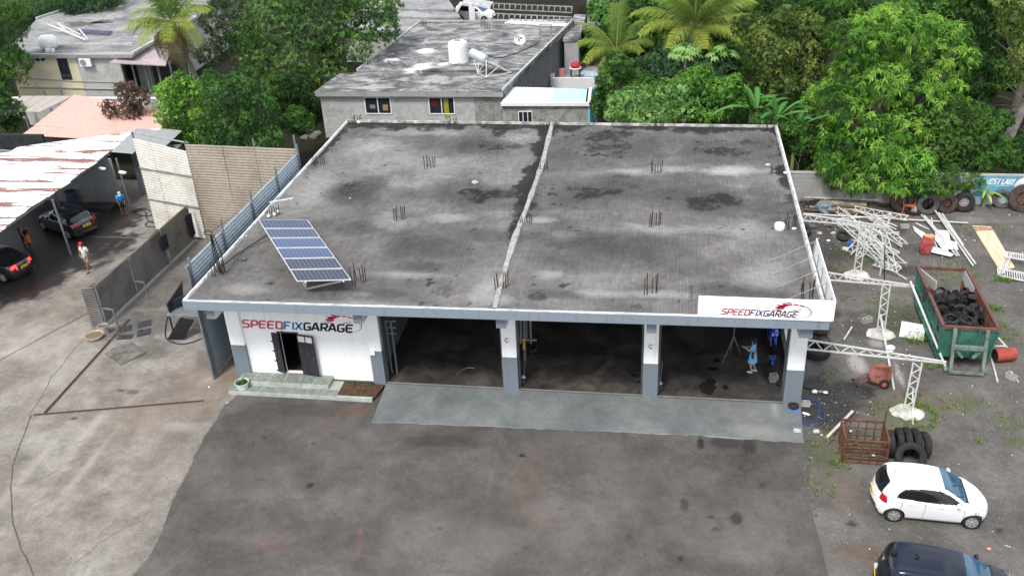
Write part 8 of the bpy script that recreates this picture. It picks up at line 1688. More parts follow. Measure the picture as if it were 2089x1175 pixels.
hub = M('hubcap_silver', (.55, .56, .57), .3, .6, bump=0, var=.1); plW_ = M('plate_white', (.75, .75, .72), .5, bump=0)
def car(name, label, cat, p, rz, S, paint, alloy=None, wheels_open=True, plate='yellow', group=None, lit=False, mirrors=True, wiper=True, res=(110, 40)):
    """local x forward. S: dict of profile tables in metres; origin at the centre on the ground"""
    t_ = thing(name, label, cat, p, rz, group=group); L_ = S['L']; x0, x1 = -L_/2, L_/2
    NX, NV = res
    s = (1-np.cos(np.linspace(0, PI, NX)))/2; s = .55*s+.45*np.linspace(0, 1, NX); xs = x0+(x1-x0)*s
    top = smooth_interp(xs, S['top']); bot = interp(xs, S['bot']); W = smooth_interp(xs, S['W']); Wt = smooth_interp(xs, S['Wt']); belt = smooth_interp(xs, S['belt'])
    belt = np.minimum(belt, top-.03)
    V = np.zeros((NX, NV, 3)); v = np.linspace(0, 1, NV)
    for i, x in enumerate(xs):
        w, wt, zt, zb, be = W[i], Wt[i], top[i], bot[i], belt[i]; cr = .035
        rr = min(.07, (zt-be)*.45)
        P = [(0, zt), (wt*.5, zt-cr*.25), (wt*.86, zt-cr*.8), (wt, zt-cr-rr*.5), (w-.012-(w-wt)*.08, be+.02), (w, be-.03), (w*1.0, (be+zb)*.5+.08), (w*.992, (be+zb)*.5-.06), (w*.965, zb+.1), (w*.90, zb)]
        P = np.array(P); seg = np.r_[0, np.cumsum(np.hypot(*np.diff(P, axis=0).T))]; seg /= seg[-1]
        # fixed share of rows per segment so that rows line up along the car
        kn = np.array([0, .14, .25, .31, .55, .61, .74, .82, .93, 1.0]); yy = smooth_interp(v, list(zip(kn, P[:, 0]))); zz = smooth_interp(v, list(zip(kn, P[:, 1])))
        V[i, :, 0] = x; V[i, :, 1] = yy; V[i, :, 2] = zz
    # plan curvature of nose and tail: pull sides back near the ends
    for i, x in enumerate(xs):
        for end, sg in ((x1, 1), (x0, -1)):
            d = abs(end-x)
            if d < .9:
                k = (1-d/.9)**2; V[i, :, 0] -= sg*k*S['round'][0 if sg > 0 else 1]*(V[i, :, 1]/.85)**2
    def cls(c, n):
        """part index for a face centre c (x, |y|, z) in local coordinates"""
        x, y, z = c
        for wx in S['wheels']:
            if y > .55 and (x-wx)**2+(z-S['R']-.0)**2 < (S['R']+.045)**2: return 'hole'
        if inpoly(x, z, S['side_glass']) and y > S['sg_y'] and n[1] > .35: return 'side_window'
        if x > S['ws'][0] and x < S['ws'][1] and z > S['ws'][2] and y < interp(x, S['ws_w']) and n[2] > .1: return 'windscreen'
        if S['rw'][0] < x < S['rw'][1] and z > S['rw'][2] and y < interp(z, S['rw_w']) and z < S['rw'][3]: return 'rear_window'
        for nm, f in S['zones']:
            if f(x, y, z): return nm
        return 'body'
    groups = {}
    FV = V.reshape(-1, 3)
    for sgn in (1, -1):
        A = FV.copy(); A[:, 1] *= sgn
        for i in range(NX-1):
            for j in range(NV-1):
                q = [i*NV+j, (i+1)*NV+j, (i+1)*NV+j+1, i*NV+j+1]; pts = FV[q]; c = pts.mean(0); n = np.cross(pts[1]-pts[0], pts[3]-pts[0]); ln = np.linalg.norm(n)
                n = n/ln if ln > 1e-9 else np.array((0, 0, 1.)); 
                if n[1] < 0 and n[2] < 0 or (n[1]+n[2]) < 0: n = -n
                k = cls(c, n)
                if k == 'hole': continue
                key = (k, sgn) if k in S['split'] or k == 'side_window' else (k, 0)
                groups.setdefault(key, []).append(([tuple(FV[a]*(1, sgn, 1)) for a in (q if sgn < 0 else q[::-1])]))
    mats = {'body': paint, 'side_window': glassC, 'windscreen': M('screen_sky_reflection', (.025, .085, .15), .05, var=.1, bump=0, spec=.6), 'rear_window': glassC, 'trim': blkT, 'tail_light': redLamp, 'headlight': clrLamp, 'grille': blkT, 'cowl': blkT, 'lower_bumper': blkT, 'roof_panel': S.get('roofm', paint)}  # windscreen blue: sky reflection put into the glass colour
    for (k, sg), fs in groups.items():
        idx = {}; vs = []; ff = []
        for q in fs:
            f = []
            for p_ in q:
                r = (round(p_[0], 5), round(p_[1], 5), round(p_[2], 5))
                if r not in idx: idx[r] = len(vs); vs.append(r)
                if idx[r] not in f: f.append(idx[r])
            if len(f) > 2: ff.append(tuple(f))
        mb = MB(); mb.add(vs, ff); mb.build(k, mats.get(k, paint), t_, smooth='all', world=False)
    # end caps and underside
    mb = MB()
    for e, i in ((0, 0), (1, NX-1)):
        vs = [tuple(V[i, j]) for j in range(NV)]+[(V[i, j, 0], -V[i, j, 1], V[i, j, 2]) for j in range(NV)]; fs = [(j, j+1, NV+j+1, NV+j)[::(-1 if e else 1)] for j in range(NV-1)]; mb = MB(); mb.add(vs, fs); mb.build('bumper', paint, t_, world=False, smooth='all')
    mb = MB(); mb.box((x0+.25, -.62, .17), (x1-.25, .62, .4)); mb.box((x0+.5, -.5, .4), (x1-.7, .5, .6)); 
    for wx in S['wheels']: mb.box((wx-.33, -.56, .2), (wx+.3, .56, .6))
    mb.build('underbody', blkT, t_, world=False)
    for k, wx in enumerate(S['wheels']):
        for sg in (-1, 1):
            yc = sg*(S['track']); Mx = Matrix.Rotation(PI/2*(-sg), 3, 'X'); R = S['R']; mb = MB(); mb.lathe(tyre_prof(R, .2, R*.66, .5), (wx, yc, R), 26, Mx, close=True); w_ = mb.build('wheel', rub, t_, smooth=True, world=False)
            mb = MB(); mb.lathe([(R*.68, .07), (R*.64, .085), (R*.6, .03), (.001, .0)], (wx, yc, R), 26, Mx); mb.build('rim_barrel', blkT, w_, smooth=True, world=False)
            mb = MB(); n_ = S.get('spokes', 7)
            for a in range(n_):
                th = 2*PI*a/n_; u = Vector((math.cos(th), math.sin(th), 0)); q = Vector((-u.y, u.x, 0)); pts = [u*.03+q*.025, u*R*.64+q*.055, u*R*.64-q*.055, u*.03-q*.025]; P_ = [Mx @ (x_+Vector((0, 0, .088)))+Vector((wx, yc, R)) for x_ in pts]; P2_ = [Mx @ (x_+Vector((0, 0, .04)))+Vector((wx, yc, R)) for x_ in pts]; mb.add(P_+P2_, [(0,1,2,3),(7,6,5,4),(0,4,5,1),(1,5,6,2),(2,6,7,3),(3,7,4,0)])
            mb.lathe([(.001, .1), (.05, .1), (.06, .08)], (wx, yc, R), 12, Mx); mb.lathe([(R*.6, .086), (R*.67, .09), (R*.68, .06)], (wx, yc, R), 26, Mx); mb.build('wheel_cover', alloy or hub, w_, smooth=True, world=False)
    # seams
    def surf(x, z):
        i = int(np.argmin(abs(xs-x))); j0 = int(NV*.25); j = j0+int(np.argmin(abs(V[i, j0:, 2]-z))); return V[i, j]
    for sx, z0_, z1_ in S['seams']:
        for sg in (1, -1):
            pts = [Vector(surf(sx+.04*math.sin(k*.5), z0_+(z1_-z0_)*k/7)) for k in range(8)]; mb = MB()
            mb.tube([(p_.x, sg*(p_.y+.001), p_.z) for p_ in pts], .006, 4); mb.build('door_seam', blkT, t_, world=False)
    for hx, hz in S['handles']:
        for sg in (1, -1): q = surf(hx, hz); mb = MB(); mb.obox((q[0], sg*(q[1]+.015), q[2]), (.17, .035, .03)); mb.build('door_handle', paint, t_, world=False, bevel=.008)
    if mirrors:
        mx, mz = S['mirror']; q = surf(mx, mz)
        for sg in (1, -1): mb = MB(); mb.blob((q[0], sg*(q[1]+.12), q[2]+.06), (.07, .11, .075), 12, 8, 0); mb.bar((q[0], sg*(q[1]-.02), q[2]-.01), (q[0], sg*(q[1]+.08), q[2]+.03), .05); mb.build('mirror', paint, t_, smooth=True, world=False)
    if 'plate' in S:
        px_, pz_, tl_ = S['plate']; mb = MB(); mb.obox((px_, 0, pz_), (.02, .5, .13), Matrix.Rotation(tl_, 3, 'Y')); pl_ = mb.build('number_plate', plateM, t_, world=False)
        for k in range(6):
            if k == 2: continue
            mb = MB(); mb.obox((px_-.012, -.18+k*.07, pz_), (.006, .035, .075), Matrix.Rotation(tl_, 3, 'Y')); mb.build('character', blkT, pl_, world=False)
    if wiper:
        for y_ in (.1, -.45): i = int(np.argmin(abs(xs-(S['ws'][1]-.06)))); mb = MB(); zz = top[i]+.0; mb.bar((xs[i], y_, zz+.015), (xs[i]-.35, y_-.3, interp(xs[i]-.35, list(zip(xs, top)))+.02), .015); mb.build('wiper', blkT, t_, world=False)
    return t_
def inpoly(x, z, P):
    c = False; n = len(P); j = n-1
    for i in range(n):
        if ((P[i][1] > z) != (P[j][1] > z)) and (x < (P[j][0]-P[i][0])*(z-P[i][1])/(P[j][1]-P[i][1]+1e-12)+P[i][0]): c = not c
        j = i
    return c
L_ = 3.78
HATCH = dict(L=L_, top=[(-1.89,.55),(-1.86,.78),(-1.80,.98),(-1.62,1.30),(-1.42,1.47),(-1.05,1.52),(-.4,1.53),(.1,1.49),(.42,1.40),(.8,1.17),(1.08,.985),(1.35,.90),(1.62,.80),(1.78,.68),(1.86,.56),(1.89,.45)],
  bot=[(-1.89,.4),(-1.8,.25),(-1.5,.2),(1.5,.2),(1.8,.22),(1.89,.36)], W=[(-1.89,.60),(-1.8,.74),(-1.5,.83),(-.5,.848),(.6,.848),(1.2,.84),(1.6,.78),(1.8,.66),(1.89,.52)],
  Wt=[(-1.89,.50),(-1.7,.58),(-1.4,.60),(-.6,.62),(.2,.60),(.6,.64),(1.0,.70),(1.4,.66),(1.7,.54),(1.89,.36)], belt=[(-1.89,.5),(-1.7,.98),(-1.3,1.0),(.3,.92),(.9,.87),(1.3,.8),(1.89,.42)],
  wheels=(-1.2, 1.26), R=.30, track=.73, round=(.42,.3), sg_y=.5,
  side_glass=[(-1.22,1.06),(-1.14,1.22),(-.95,1.36),(-.3,1.41),(.15,1.37),(.5,1.22),(.88,.97),(.1,.965)], ws=(.28,1.02,.98), ws_w=[(.28,.56),(1.02,.68)], rw=(-1.95,-1.42,1.02,1.455), rw_w=[(1.0,.56),(1.3,.53),(1.46,.47)],
  zones=[('trim', lambda x,y,z: False),('tail_light', lambda x,y,z: x<-1.5 and y>.56 and .80<z<1.06),('headlight', lambda x,y,z: 1.25<x<1.62 and y>.5 and .64<z<.80),('cowl', lambda x,y,z: .98<x<1.10 and y<.62 and z>.9),('grille', lambda x,y,z: x>1.72 and y<.45 and z<.44)], split=('tail_light','headlight'),
  seams=[(-.32,.3,1.4),(.92,.3,.9),(-1.05,.62,1.05)], handles=[(-.7,.88),(.2,.86)], mirror=(.72,.98), plate=(-1.87,.72,0), spokes=7)
carW = NT('car_white'); carW.set('Base Color', c4((.8,.8,.79))); carW.set('Roughness', .25); carW.set('Coat Weight', .6); carWm = carW.m
wr, wf_ = G(1821, 1064), G(1979, 1079); hd_ = math.atan2((wf_-wr).y, (wf_-wr).x); ctr = (wr+wf_)/2+Vector((-math.sin(hd_), math.cos(hd_), 0))*.80-Vector((math.cos(hd_), math.sin(hd_), 0))*.03
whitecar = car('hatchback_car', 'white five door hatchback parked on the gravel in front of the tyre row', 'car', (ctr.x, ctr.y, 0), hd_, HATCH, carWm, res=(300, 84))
mb = MB(); mb.tube([(-1.2, 0, 1.53), (-1.28, 0, 1.6)], .012, 6); mb.build('roof_aerial', blkT, whitecar, world=False)
# black SUV, bottom right
import copy
SUV = copy.copy(HATCH); SUV.update(L=4.35, top=[(-2.17,.6),(-2.13,.9),(-2.05,1.15),(-1.85,1.5),(-1.6,1.62),(-1.1,1.66),(-.4,1.67),(.15,1.63),(.45,1.54),(.85,1.28),(1.15,1.10),(1.5,1.03),(1.85,.94),(2.03,.8),(2.12,.65),(2.17,.5)],
  bot=[(-2.17,.45),(-2.0,.28),(2.0,.28),(2.17,.4)], W=[(-2.17,.68),(-2.0,.84),(-1.5,.9),(1.2,.9),(1.7,.86),(2.0,.74),(2.17,.55)], Wt=[(-2.17,.58),(-1.9,.64),(-1.5,.68),(.2,.66),(.7,.70),(1.1,.78),(1.6,.74),(2.0,.6),(2.17,.42)], belt=[(-2.17,.55),(-1.9,1.1),(.3,1.03),(1.0,.98),(1.5,.92),(2.17,.48)],
  wheels=(-1.32,1.3), R=.34, track=.78, side_glass=[(-1.7,1.18),(-1.5,1.4),(-1.2,1.5),(-.3,1.53),(.15,1.5),(.55,1.33),(.9,1.08),(.1,1.07)], ws=(.3,1.12,1.09), ws_w=[(.3,.6),(1.12,.74)], rw=(-2.2,-1.74,1.14,1.56), rw_w=[(1.1,.6),(1.5,.55)],
  zones=[('tail_light', lambda x,y,z: x<-1.86 and y>.6 and .95<z<1.2),('headlight', lambda x,y,z: 1.6<x<2.0 and y>.5 and .76<z<.95),('cowl', lambda x,y,z: 1.08<x<1.2 and y<.68 and z>1.0),('grille', lambda x,y,z: x>1.98 and y<.5 and z<.62)],
  seams=[(-.35,.4,1.5),(.95,.4,1.0)], handles=[(-.8,1.0),(.2,.98)], mirror=(.78,1.1), plate=(-2.16,.8,0), spokes=5)
nav = NT('car_black_blue'); nav.set('Base Color', c4((.006,.010,.022))); nav.set('Roughness', .12); nav.set('Coat Weight', .1); nav.set('Specular IOR Level', .32); nav.set('Coat Roughness', .02); navM = nav.m
a, b = G(1862, 1112, 1.64), G(1968, 1122, 1.62); hd2 = -.13; pc_ = G(1925, 1140, 1.66)
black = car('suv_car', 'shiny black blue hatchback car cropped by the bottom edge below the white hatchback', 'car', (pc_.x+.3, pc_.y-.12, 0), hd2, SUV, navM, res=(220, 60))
mb = MB(); mb.tube([(-1.0, 0, 1.67), (-1.12, 0, 1.78)], .02, 6); mb.bar((-1.05, -.12, 1.685), (-1.05, .12, 1.685), .03); mb.build('roof_aerial', blkT, black, world=False)
# dark cars under the shed
SED = copy.copy(HATCH); SED.update(L=4.4, top=[(-2.2,.55),(-2.16,.85),(-2.05,1.02),(-1.75,1.06),(-1.5,1.12),(-1.05,1.36),(-.6,1.44),(0,1.44),(.4,1.33),(.85,1.08),(1.1,.96),(1.6,.88),(2.0,.74),(2.2,.5)], bot=[(-2.2,.4),(-2,.25),(2,.22),(2.2,.36)],
  W=[(-2.2,.68),(-2.0,.82),(-1.5,.88),(1.2,.88),(1.8,.8),(2.2,.55)], Wt=[(-2.2,.6),(-1.6,.68),(-1.0,.6),(.2,.6),(.7,.66),(1.2,.74),(1.8,.64),(2.2,.4)], belt=[(-2.2,.5),(-1.9,.98),(.3,.93),(1.0,.88),(1.6,.78),(2.2,.44)], wheels=(-1.33,1.35), R=.32, track=.76,
  side_glass=[(-1.35,1.02),(-1.0,1.25),(-.6,1.34),(.0,1.34),(.35,1.22),(.8,.96),(.1,.96)], ws=(.25,1.02,.95), ws_w=[(.25,.54),(1.02,.7)], rw=(-1.62,-.95,1.08,1.36), rw_w=[(1.05,.62),(1.36,.5)],
  zones=[('tail_light', lambda x,y,z: x<-1.95 and y>.4 and .76<z<.95),('headlight', lambda x,y,z: 1.7<x<2.1 and y>.5 and .6<z<.78),('trim', lambda x,y,z: x<-2.1 and z<.48)], seams=[(-.35,.35,1.3),(.9,.35,.9)], handles=[(-.8,.88),(.2,.86)], mirror=(.72,.96), plate=(-2.2,.76,.05), spokes=5)
HB2 = copy.copy(HATCH); HB2.update(L=4.1, zones=[('tail_light', lambda x,y,z: x<-1.68 and y>.5 and .82<z<1.0),('headlight', lambda x,y,z: 1.4<x<1.8 and y>.5 and .62<z<.8)])
HB2 = copy.copy(SED); HB2.update(L=4.2, top=[(-2.1,.55),(-2.07,.85),(-2.0,1.0),(-1.8,1.12),(-1.3,1.4),(-.9,1.47),(0,1.47),(.4,1.36),(.85,1.1),(1.1,.98),(1.6,.88),(1.95,.72),(2.1,.5)], rw=(-1.86,-1.18,1.08,1.41), plate=(-2.09,.8,.05), wheels=(-1.25,1.3), zones=[('tail_light', lambda x,y,z: x<-1.8 and y>.42 and .84<z<1.0),('headlight', lambda x,y,z: 1.6<x<2.0 and y>.5 and .6<z<.78)])
drk = NT('car_dark'); drk.set('Base Color', c4((.012,.013,.016))); drk.set('Roughness', .15); drk.set('Coat Weight', 1.0); dkM = drk.m
def park(spec, rl, rr, name, label, group=None, **k):
    """rl, rr: photo pixels of the left and right rear ground corners"""
    A_, B_ = G(*rl), G(*rr); ac = (B_-A_); hd = math.atan2(ac.x, -ac.y)  # forward = left of ... rotate +90 from right-left
    f = Vector((-ac.y, ac.x, 0)).normalized(); hd = math.atan2(f.y, f.x); c_ = (A_+B_)/2+f*(spec['L']/2-.15); return car(name, label, 'car', (c_.x, c_.y, 0), hd, spec, dkM, **k)
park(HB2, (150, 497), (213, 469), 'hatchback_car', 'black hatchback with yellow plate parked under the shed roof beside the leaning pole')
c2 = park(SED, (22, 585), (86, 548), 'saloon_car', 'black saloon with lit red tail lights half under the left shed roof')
t = NT('lamp_lit'); t.set('Base Color', c4((.7,.02,.02))); t.set('Emission Color', c4((1,.02,.02))); t.set('Emission Strength', 3.5)
for ch in c2.children:
    if ch.name.startswith('tail_light'): ch.data.materials.clear(); ch.data.materials.append(t.m)
# white van far behind the porch
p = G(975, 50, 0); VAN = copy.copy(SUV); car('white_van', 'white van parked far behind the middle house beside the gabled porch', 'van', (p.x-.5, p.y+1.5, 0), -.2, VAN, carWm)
# ================================================================ PEOPLE
def skin(name, nodes, edges, mat, parent, root=0, sub=1, world=False):
    """nodes: list of (x, y, z, r) ; grows one continuous surface"""
    me = bpy.data.meshes.new(name+'_sk'); me.from_pydata([n[:3] for n in nodes], edges, []); ob = link(bpy.data.objects.new(name+'_sk', me))
    sm = ob.modifiers.new('s', 'SKIN'); sm.use_smooth_shade = True; sk = me.skin_vertices[0].data if me.skin_vertices else None
    if sk is None:
        bm = bmesh.new(); bm.from_mesh(me); bm.verts.layers.skin.verify(); bm.to_mesh(me); bm.free(); sk = me.skin_vertices[0].data
    for i, n in enumerate(nodes):
        r = n[3]; sk[i].radius = r if hasattr(r, '__len__') else (r, r); sk[i].use_root = (i == root)
    ss = ob.modifiers.new('u', 'SUBSURF'); ss.levels = sub; ss.render_levels = sub
    dg = C.evaluated_depsgraph_get(); m2 = bpy.data.meshes.new_from_object(ob.evaluated_get(dg)); bpy.data.objects.remove(ob)
    m2.name = name; m2.materials.clear(); m2.materials.append(mat); m2.polygons.foreach_set('use_smooth', [True]*len(m2.polygons))
    o = link(bpy.data.objects.new(name, m2)); o.parent = parent; return o
def person(label, p, rz, J, skinc, hairc, top, bottom, shoes, hgt_=1.7, hat=None, hair='short', long_sleeve=False, skirt=None, shorts=True, extra=None, tilt=None):
    """J: joint offsets override. local: facing -Y, z up, unit heights for 1.7 m"""
    s = hgt_/1.7; t_ = thing('person', label, 'person', p, rz, tilt=tilt)
    D = dict(pel=(0,0,.93), wai=(0,-.01,1.08), che=(0,.0,1.28), nec=(0,-.01,1.44), nk2=(0,-.02,1.50), hd=(0,-.03,1.60), ht=(0,-.02,1.66),
        hl=(.09,0,.90), kl=(.11,-.02,.50), al=(.12,.02,.09), tl=(.13,-.13,.035), hr=(-.09,0,.90), kr=(-.11,-.02,.50), ar=(-.12,.02,.09), tr=(-.13,-.13,.035),
        sl=(.18,0,1.38), el=(.24,.02,1.12), wl=(.25,-.08,.88), sr=(-.18,0,1.38), er=(-.24,.02,1.12), wr=(-.25,-.08,.88)); D.update(J)
    FACE = D.pop('face', (0, -1, 0)); V = {k: Vector(v)*s for k, v in D.items()}
    R = dict(pel=(.15,.11), wai=(.125,.09), che=(.16,.105), nec=.06, nk2=.052, hd=(.075,.09), ht=(.06,.075), hl=.09, kl=.058, al=.04, tl=.032, hr=.09, kr=.058, ar=.04, tr=.032, sl=.058, el=.042, wl=.028, sr=.058, er=.042, wr=.028)
    names = list(V); idx = {k: i for i, k in enumerate(names)}
    nodes = [(*V[k], (tuple(a*s for a in R[k]) if hasattr(R[k], '__len__') else R[k]*s)) for k in names]
    E_ = [('pel','wai'),('wai','che'),('che','nec'),('nec','nk2'),('nk2','hd'),('hd','ht'),('pel','hl'),('hl','kl'),('kl','al'),('al','tl'),('pel','hr'),('hr','kr'),('kr','ar'),('ar','tr'),('che','sl'),('sl','el'),('el','wl'),('che','sr'),('sr','er'),('er','wr')]
    edges = [(idx[a], idx[b]) for a, b in E_]
    # palms (one extra joint each)
    hands = []
    for w_, e_ in (('wl', 'el'), ('wr', 'er')):
        d = (V[w_]-V[e_]).normalized(); q = V[w_]+d*.075*s; nodes.append((*q, (.036*s, .018*s))); edges.append((idx[w_], len(nodes)-1)); hands.append((V[w_], q, d))
    body = skin('body', nodes, edges, skinc, t_, root=idx['pel'])
    for w_, q, d in hands:
        side_ = d.orthogonal().normalized(); up_ = d.cross(side_)
        for k in range(4):
            o = side_*(.026-.0175*k)*s; l = (.062, .07, .066, .05)[k]*s; mb = MB(); mb.tube([q+o*.7, q+o+d*l*.55+up_*.008, q+o+d*l+up_*.03*s], [.0095*s, .0085*s, .006*s], 5); mb.build('finger', skinc, body, world=False, smooth=True)
        mb = MB(); mb.tube([w_.lerp(q, .4)+side_*.02*s, q+side_*.05*s, q+side_*.055*s+d*.03*s], [.012*s, .01*s, .007*s], 5); mb.build('thumb', skinc, body, world=False, smooth=True)
    # head details
    h, ht = V['hd'], V['ht']; up = (ht-h).normalized(); fw = Vector(FACE); fw = (fw-up*fw.dot(up)).normalized(); rt = fw.cross(up)
    mb = MB(); mb.blob(h+fw*.092*s-up*.01*s, (.014*s, .02*s, .022*s), 6, 5, 0); mb.build('nose', skinc, body, world=False, smooth=True)
    for sg in (-1, 1):
        mb = MB(); mb.blob(h+fw*.083*s+rt*sg*.032*s+up*.02*s, (.012*s, .008*s, .008*s), 6, 4, 0); mb.build('eye', blkT, body, world=False); mb = MB(); mb.blob(h+rt*sg*.078*s, (.012*s, .018*s, .028*s), 6, 5, 0); mb.build('ear', skinc, body, world=False, smooth=True)
    mb = MB(); mb.blob(h+fw*.085*s-up*.05*s, (.025*s, .008*s, .008*s), 6, 4, 0); mb.build('mouth', redW, body, world=False)
    Mh = Matrix((rt, -fw, up)).transposed()
    if hat is not None:
        mb = MB(); mb.lathe([(.102*s, .02*s), (.104*s, .06*s), (.085*s, .115*s), (.04*s, .14*s), (.001, .143*s)], h+up*.0, 16, Mh); mb.slab([h+Mh @ Vector((-.08*s, -.07*s, .035*s)), h+Mh @ Vector((-.065*s, -.19*s, .02*s)), h+Mh @ Vector((.065*s, -.19*s, .02*s)), h+Mh @ Vector((.08*s, -.07*s, .035*s))], -.012); mb.build('cap', hat, t_, world=False, smooth=True)
    mb = MB(); mb.blob(h-fw*.018*s+up*.025*s, (.092*s, .1*s, .1*s), 14, 10, .03, M=Mh)
    if hair == 'long': mb.blob(h-fw*.07*s-up*.12*s, (.085*s, .05*s, .17*s), 12, 8, .06, M=Mh); mb.blob(h-fw*.05*s+up*.0*s, (.1*s, .085*s, .12*s), 12, 8, .05, M=Mh)
    mb.build('hair', hairc, t_, world=False, smooth=True)
    # clothes: slightly larger skins
    def cloth(nm, ks, es, grow, mat, ends={}):
        nn = []; ii = {}
        for k in ks:
            if k in ends: a, b, f, r = ends[k]; q = V[a].lerp(V[b], f); rr = r*s; nn.append((*q, (rr, rr)))
            else:
                r = R[k]; r = tuple(a*s+grow for a in r) if hasattr(r, '__len__') else (r*s+grow,)*2; nn.append((*V[k], r))
            ii[k] = len(nn)-1
        return skin(nm, nn, [(ii[a], ii[b]) for a, b in es], mat, t_, root=0)
    sl_f = .95 if long_sleeve else .6
    cloth('shirt', ['che','wai','pelv','neck','sl','sle','sr','sre'], [('che','wai'),('wai','pelv'),('che','neck'),('che','sl'),('sl','sle'),('che','sr'),('sr','sre')], .022, top, {'neck': ('che','nec',.85,.075), 'pelv': ('wai','pel',1.0,.165), 'sle': ('sl','el',min(1, sl_f+.2),.062), 'sre': ('sr','er',min(1, sl_f+.2),.062)})
    if skirt:
        mb = MB(); ce = V['pel']; k0 = skirt*s; n = 24; prof = [(.14, .16), (.17, .05), (.2, -.1), (.24, -.26), (.26, -.36)]; vs = []
        for (r, z) in prof:
            for j in range(n): a = 2*PI*j/n; rr = r*(1+.1*math.sin(5*a)*(.2-z)); vs.append((ce.x+rr*math.cos(a)*s, ce.y+rr*.75*math.sin(a)*s, ce.z+z*s))
        mb.add(vs, [(i*n+j, i*n+(j+1) % n, (i+1)*n+(j+1) % n, (i+1)*n+j) for i in range(len(prof)-1) for j in range(n)]); mb.build('skirt', top, t_, world=False, smooth='all')
    else:
        f = .85 if shorts else 1.0; ks = ['pel','hl','le','hr','re'] if shorts else ['pel','hl','kl','le','hr','kr','re']
        if shorts: cloth('shorts', ks, [('pel','hl'),('hl','le'),('pel','hr'),('hr','re')], .024, bottom, {'le': ('hl','kl',.92,.09), 're': ('hr','kr',.92,.09)})
        else: cloth('trousers', ks, [('pel','hl'),('hl','kl'),('kl','le'),('pel','hr'),('hr','kr'),('kr','re')], .02, bottom, {'le': ('kl','al',.92,.06), 're': ('kr','ar',.92,.06)})
    for a_, tt_ in (('al','tl'), ('ar','tr')):
        d = V[tt_]-V[a_]; d.z = 0; d = d.normalized() if d.length > .01 else Vector((0, -1, 0)); c_ = V[a_]+d*.055*s; c_.z = max(V[a_].z-.05*s, .035*s); sy_ = Vector((-d.y, d.x, 0)); mb = MB(); mb.blob(c_, (.05*s, .135*s, .045*s), 12, 8, 0, M=Matrix((sy_, -d, Vector((0, 0, 1)))).transposed()); mb.build('shoe', shoes, t_, world=False, smooth=True)
    return t_, V
sk1 = M('skin_light', (.5, .3, .21), .55, var=.06, bump=0); sk2 = M('skin_brown', (.2, .1, .06), .55, var=.08, bump=0); hairB = M('hair_black', (.015, .012, .01), .6, bump=0)
wht = M('cotton_white', (.62, .6, .56), .85, var=.12, scale=6); khk = M('khaki', (.32, .31, .24), .85, var=.15, scale=6); redc = M('cap_red', (.6, .02, .03), .7, bump=0); blu = M('tank_blue', (.03, .3, .75), .8, var=.1); navy = M('navy_cloth', (.015, .02, .04), .85); tan = M('tan_shirt', (.28, .17, .06), .85, var=.2, scale=5); ltb = M('dress_blue', (.18, .5, .85), .8, var=.12, scale=6); blkc = M('black_cloth', (.015, .015, .017), .85)
wp = G(1533, 759, .2)
pw_, V_ = person('woman in a light blue dress holding a phone inside the right bay', wp, -PI/2-.25, dict(el=(.2,-.12,1.16), wl=(.12,-.36,1.26), er=(-.2,-.12,1.14), wr=(-.1,-.34,1.14), kl=(.08,-.06,.5), al=(.07,.0,.09), tl=(.08,-.15,.035), ar=(-.12,.14,.09), tr=(-.13,-.0,.035)), sk1, hairB, ltb, ltb, M('shoe_white', (.75, .74, .72), .6), 1.68, hair='long', long_sleeve=True, skirt=1.0)
mb = MB(); q = wmat(pw_) @ Vector((.02, -.46, 1.28)); mb.obox(q, (.16, .08, .015), Matrix.Rotation(.5, 3, 'X')); tag(mb.build('phone', blkT, None), 'black phone held up by the woman in the blue dress', 'phone')
mb = MB(); q = wmat(pw_) @ Vector((.22, .02, .98)); mb.obox(q, (.1, .26, .2), Matrix.Rotation(.1, 3, 'X')); hb = mb.build('handbag', M('bag_brown', (.16, .05, .035), .6), None, bevel=.02); tag(hb, 'brown shoulder bag hanging at the hip of the woman in blue', 'handbag')
mb = MB(); mb.tube([wmat(pw_) @ Vector(v) for v in ((.24, .0, 1.08), (.17, -.1, 1.3), (0, -.08, 1.44), (-.1, .05, 1.42), (.1, .15, 1.25), (.24, .06, 1.08))], .012, 5); mb.build('strap', M('bag_brown', (.16, .05, .035), .6), hb)
person('man in white t-shirt khaki shorts and red cap walking on the shed drive', G(183, 553, 0), -.2, dict(kl=(.13,-.12,.52), al=(.14,-.2,.09), tl=(.15,-.34,.035), kr=(-.1,.0,.48), ar=(-.12,.22,.12), tr=(-.13,.1,.04), er=(-.27,-.02,1.12), wr=(-.12,-.22,1.05), el=(.27,.04,1.12), wl=(.27,.06,.88), hd=(0,-.05,1.59), ht=(0,-.07,1.65), face=(0,-.9,-.3)), sk2, hairB, wht, khk, M('sandal', (.1, .07, .05), .7), 1.75, hat=redc)
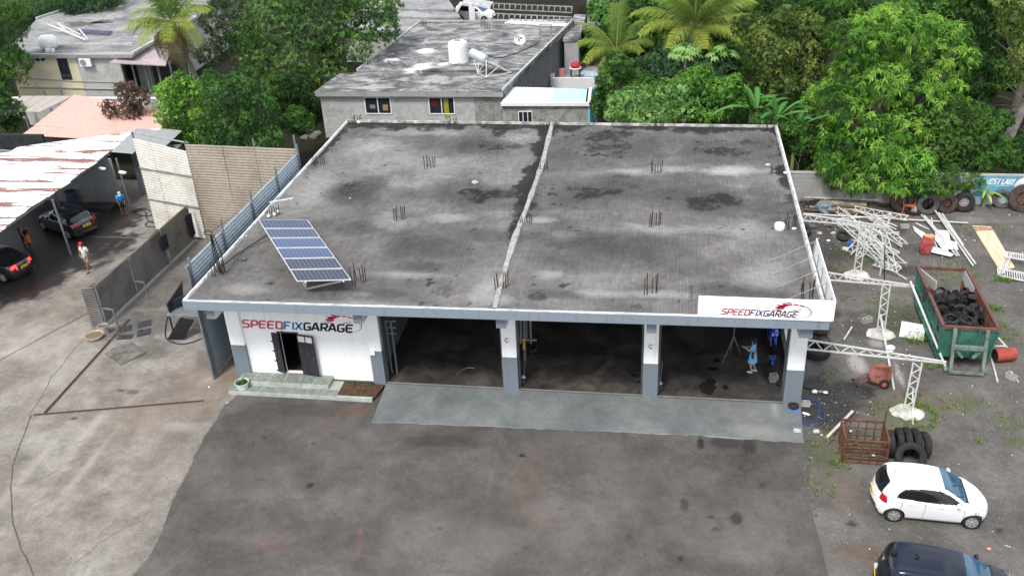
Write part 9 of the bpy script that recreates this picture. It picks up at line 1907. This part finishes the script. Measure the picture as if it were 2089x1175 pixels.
person('man in a blue tank top and pale cap washing beside the shed pole', G(255, 440, 0), .6, dict(wai=(0,-.03,1.08), che=(0,-.1,1.26), nec=(0,-.16,1.42), nk2=(0,-.2,1.47), hd=(0,-.25,1.54), ht=(0,-.28,1.59), sl=(.18,-.1,1.36), sr=(-.18,-.1,1.36), el=(.22,-.18,1.1), wl=(.16,-.36,.95), er=(-.22,-.18,1.1), wr=(-.16,-.36,.98)), sk2, hairB, blu, navy, blkc, 1.7, hat=M('cap_pale', (.5, .48, .44), .8), shorts=True)
cr_, _ = person('man in a tan shirt bending over in the dark of the shed', G(54, 498, 0), 1.0, dict(pel=(0,.08,.9), wai=(0,-.1,1.0), che=(0,-.3,1.06), nec=(0,-.45,1.05), nk2=(0,-.5,1.03), hd=(0,-.58,.98), ht=(0,-.63,.95), hl=(.09,.08,.87), hr=(-.09,.08,.87), sl=(.17,-.36,1.02), sr=(-.17,-.36,1.02), el=(.2,-.4,.78), wl=(.12,-.46,.58), er=(-.2,-.4,.78), wr=(-.12,-.46,.58), face=(0,-.4,-.9)), sk2, hairB, tan, navy, blkc, 1.72, shorts=False)
q = wmat(cr_) @ Vector((.0, -.5, .0)); mb = MB(); mb.lathe([(.001, .25), (.11, .25), (.13, .3), (.13, .65), (.08, .72), (.001, .74)], (q.x, q.y, 0), 16); mb.tube([(q.x, q.y, .7), (q.x+.1, q.y, .78), (q.x+.15, q.y, .6)], .02, 6); tag(mb.build('orange_canister', M('canister_orange', (.65, .16, .03), .5), None, smooth=True), 'orange canister held low by the bending man in the shed', 'canister')
bp = G(1800, 1172, 0); 
person('person in black top and cap standing bent at the rear of the black car', G(1790, 1204, 0), PI/2+.2, dict(wai=(0,-.03,1.08), che=(0,-.1,1.27), nec=(0,-.17,1.42), nk2=(0,-.2,1.47), hd=(0,-.25,1.56), ht=(0,-.27,1.62), sl=(.18,-.1,1.37), sr=(-.18,-.1,1.37), el=(.26,-.25,1.16), wl=(.16,-.45,1.12), er=(-.26,-.22,1.14), wr=(-.14,-.44,1.08)), sk1, hairB, blkc, M('jeans_pale', (.4, .42, .45), .8), blkc, 1.72, hat=blkc, shorts=False)
print('TRIS foliage', TRI[0], 'objects', len(bpy.data.objects))
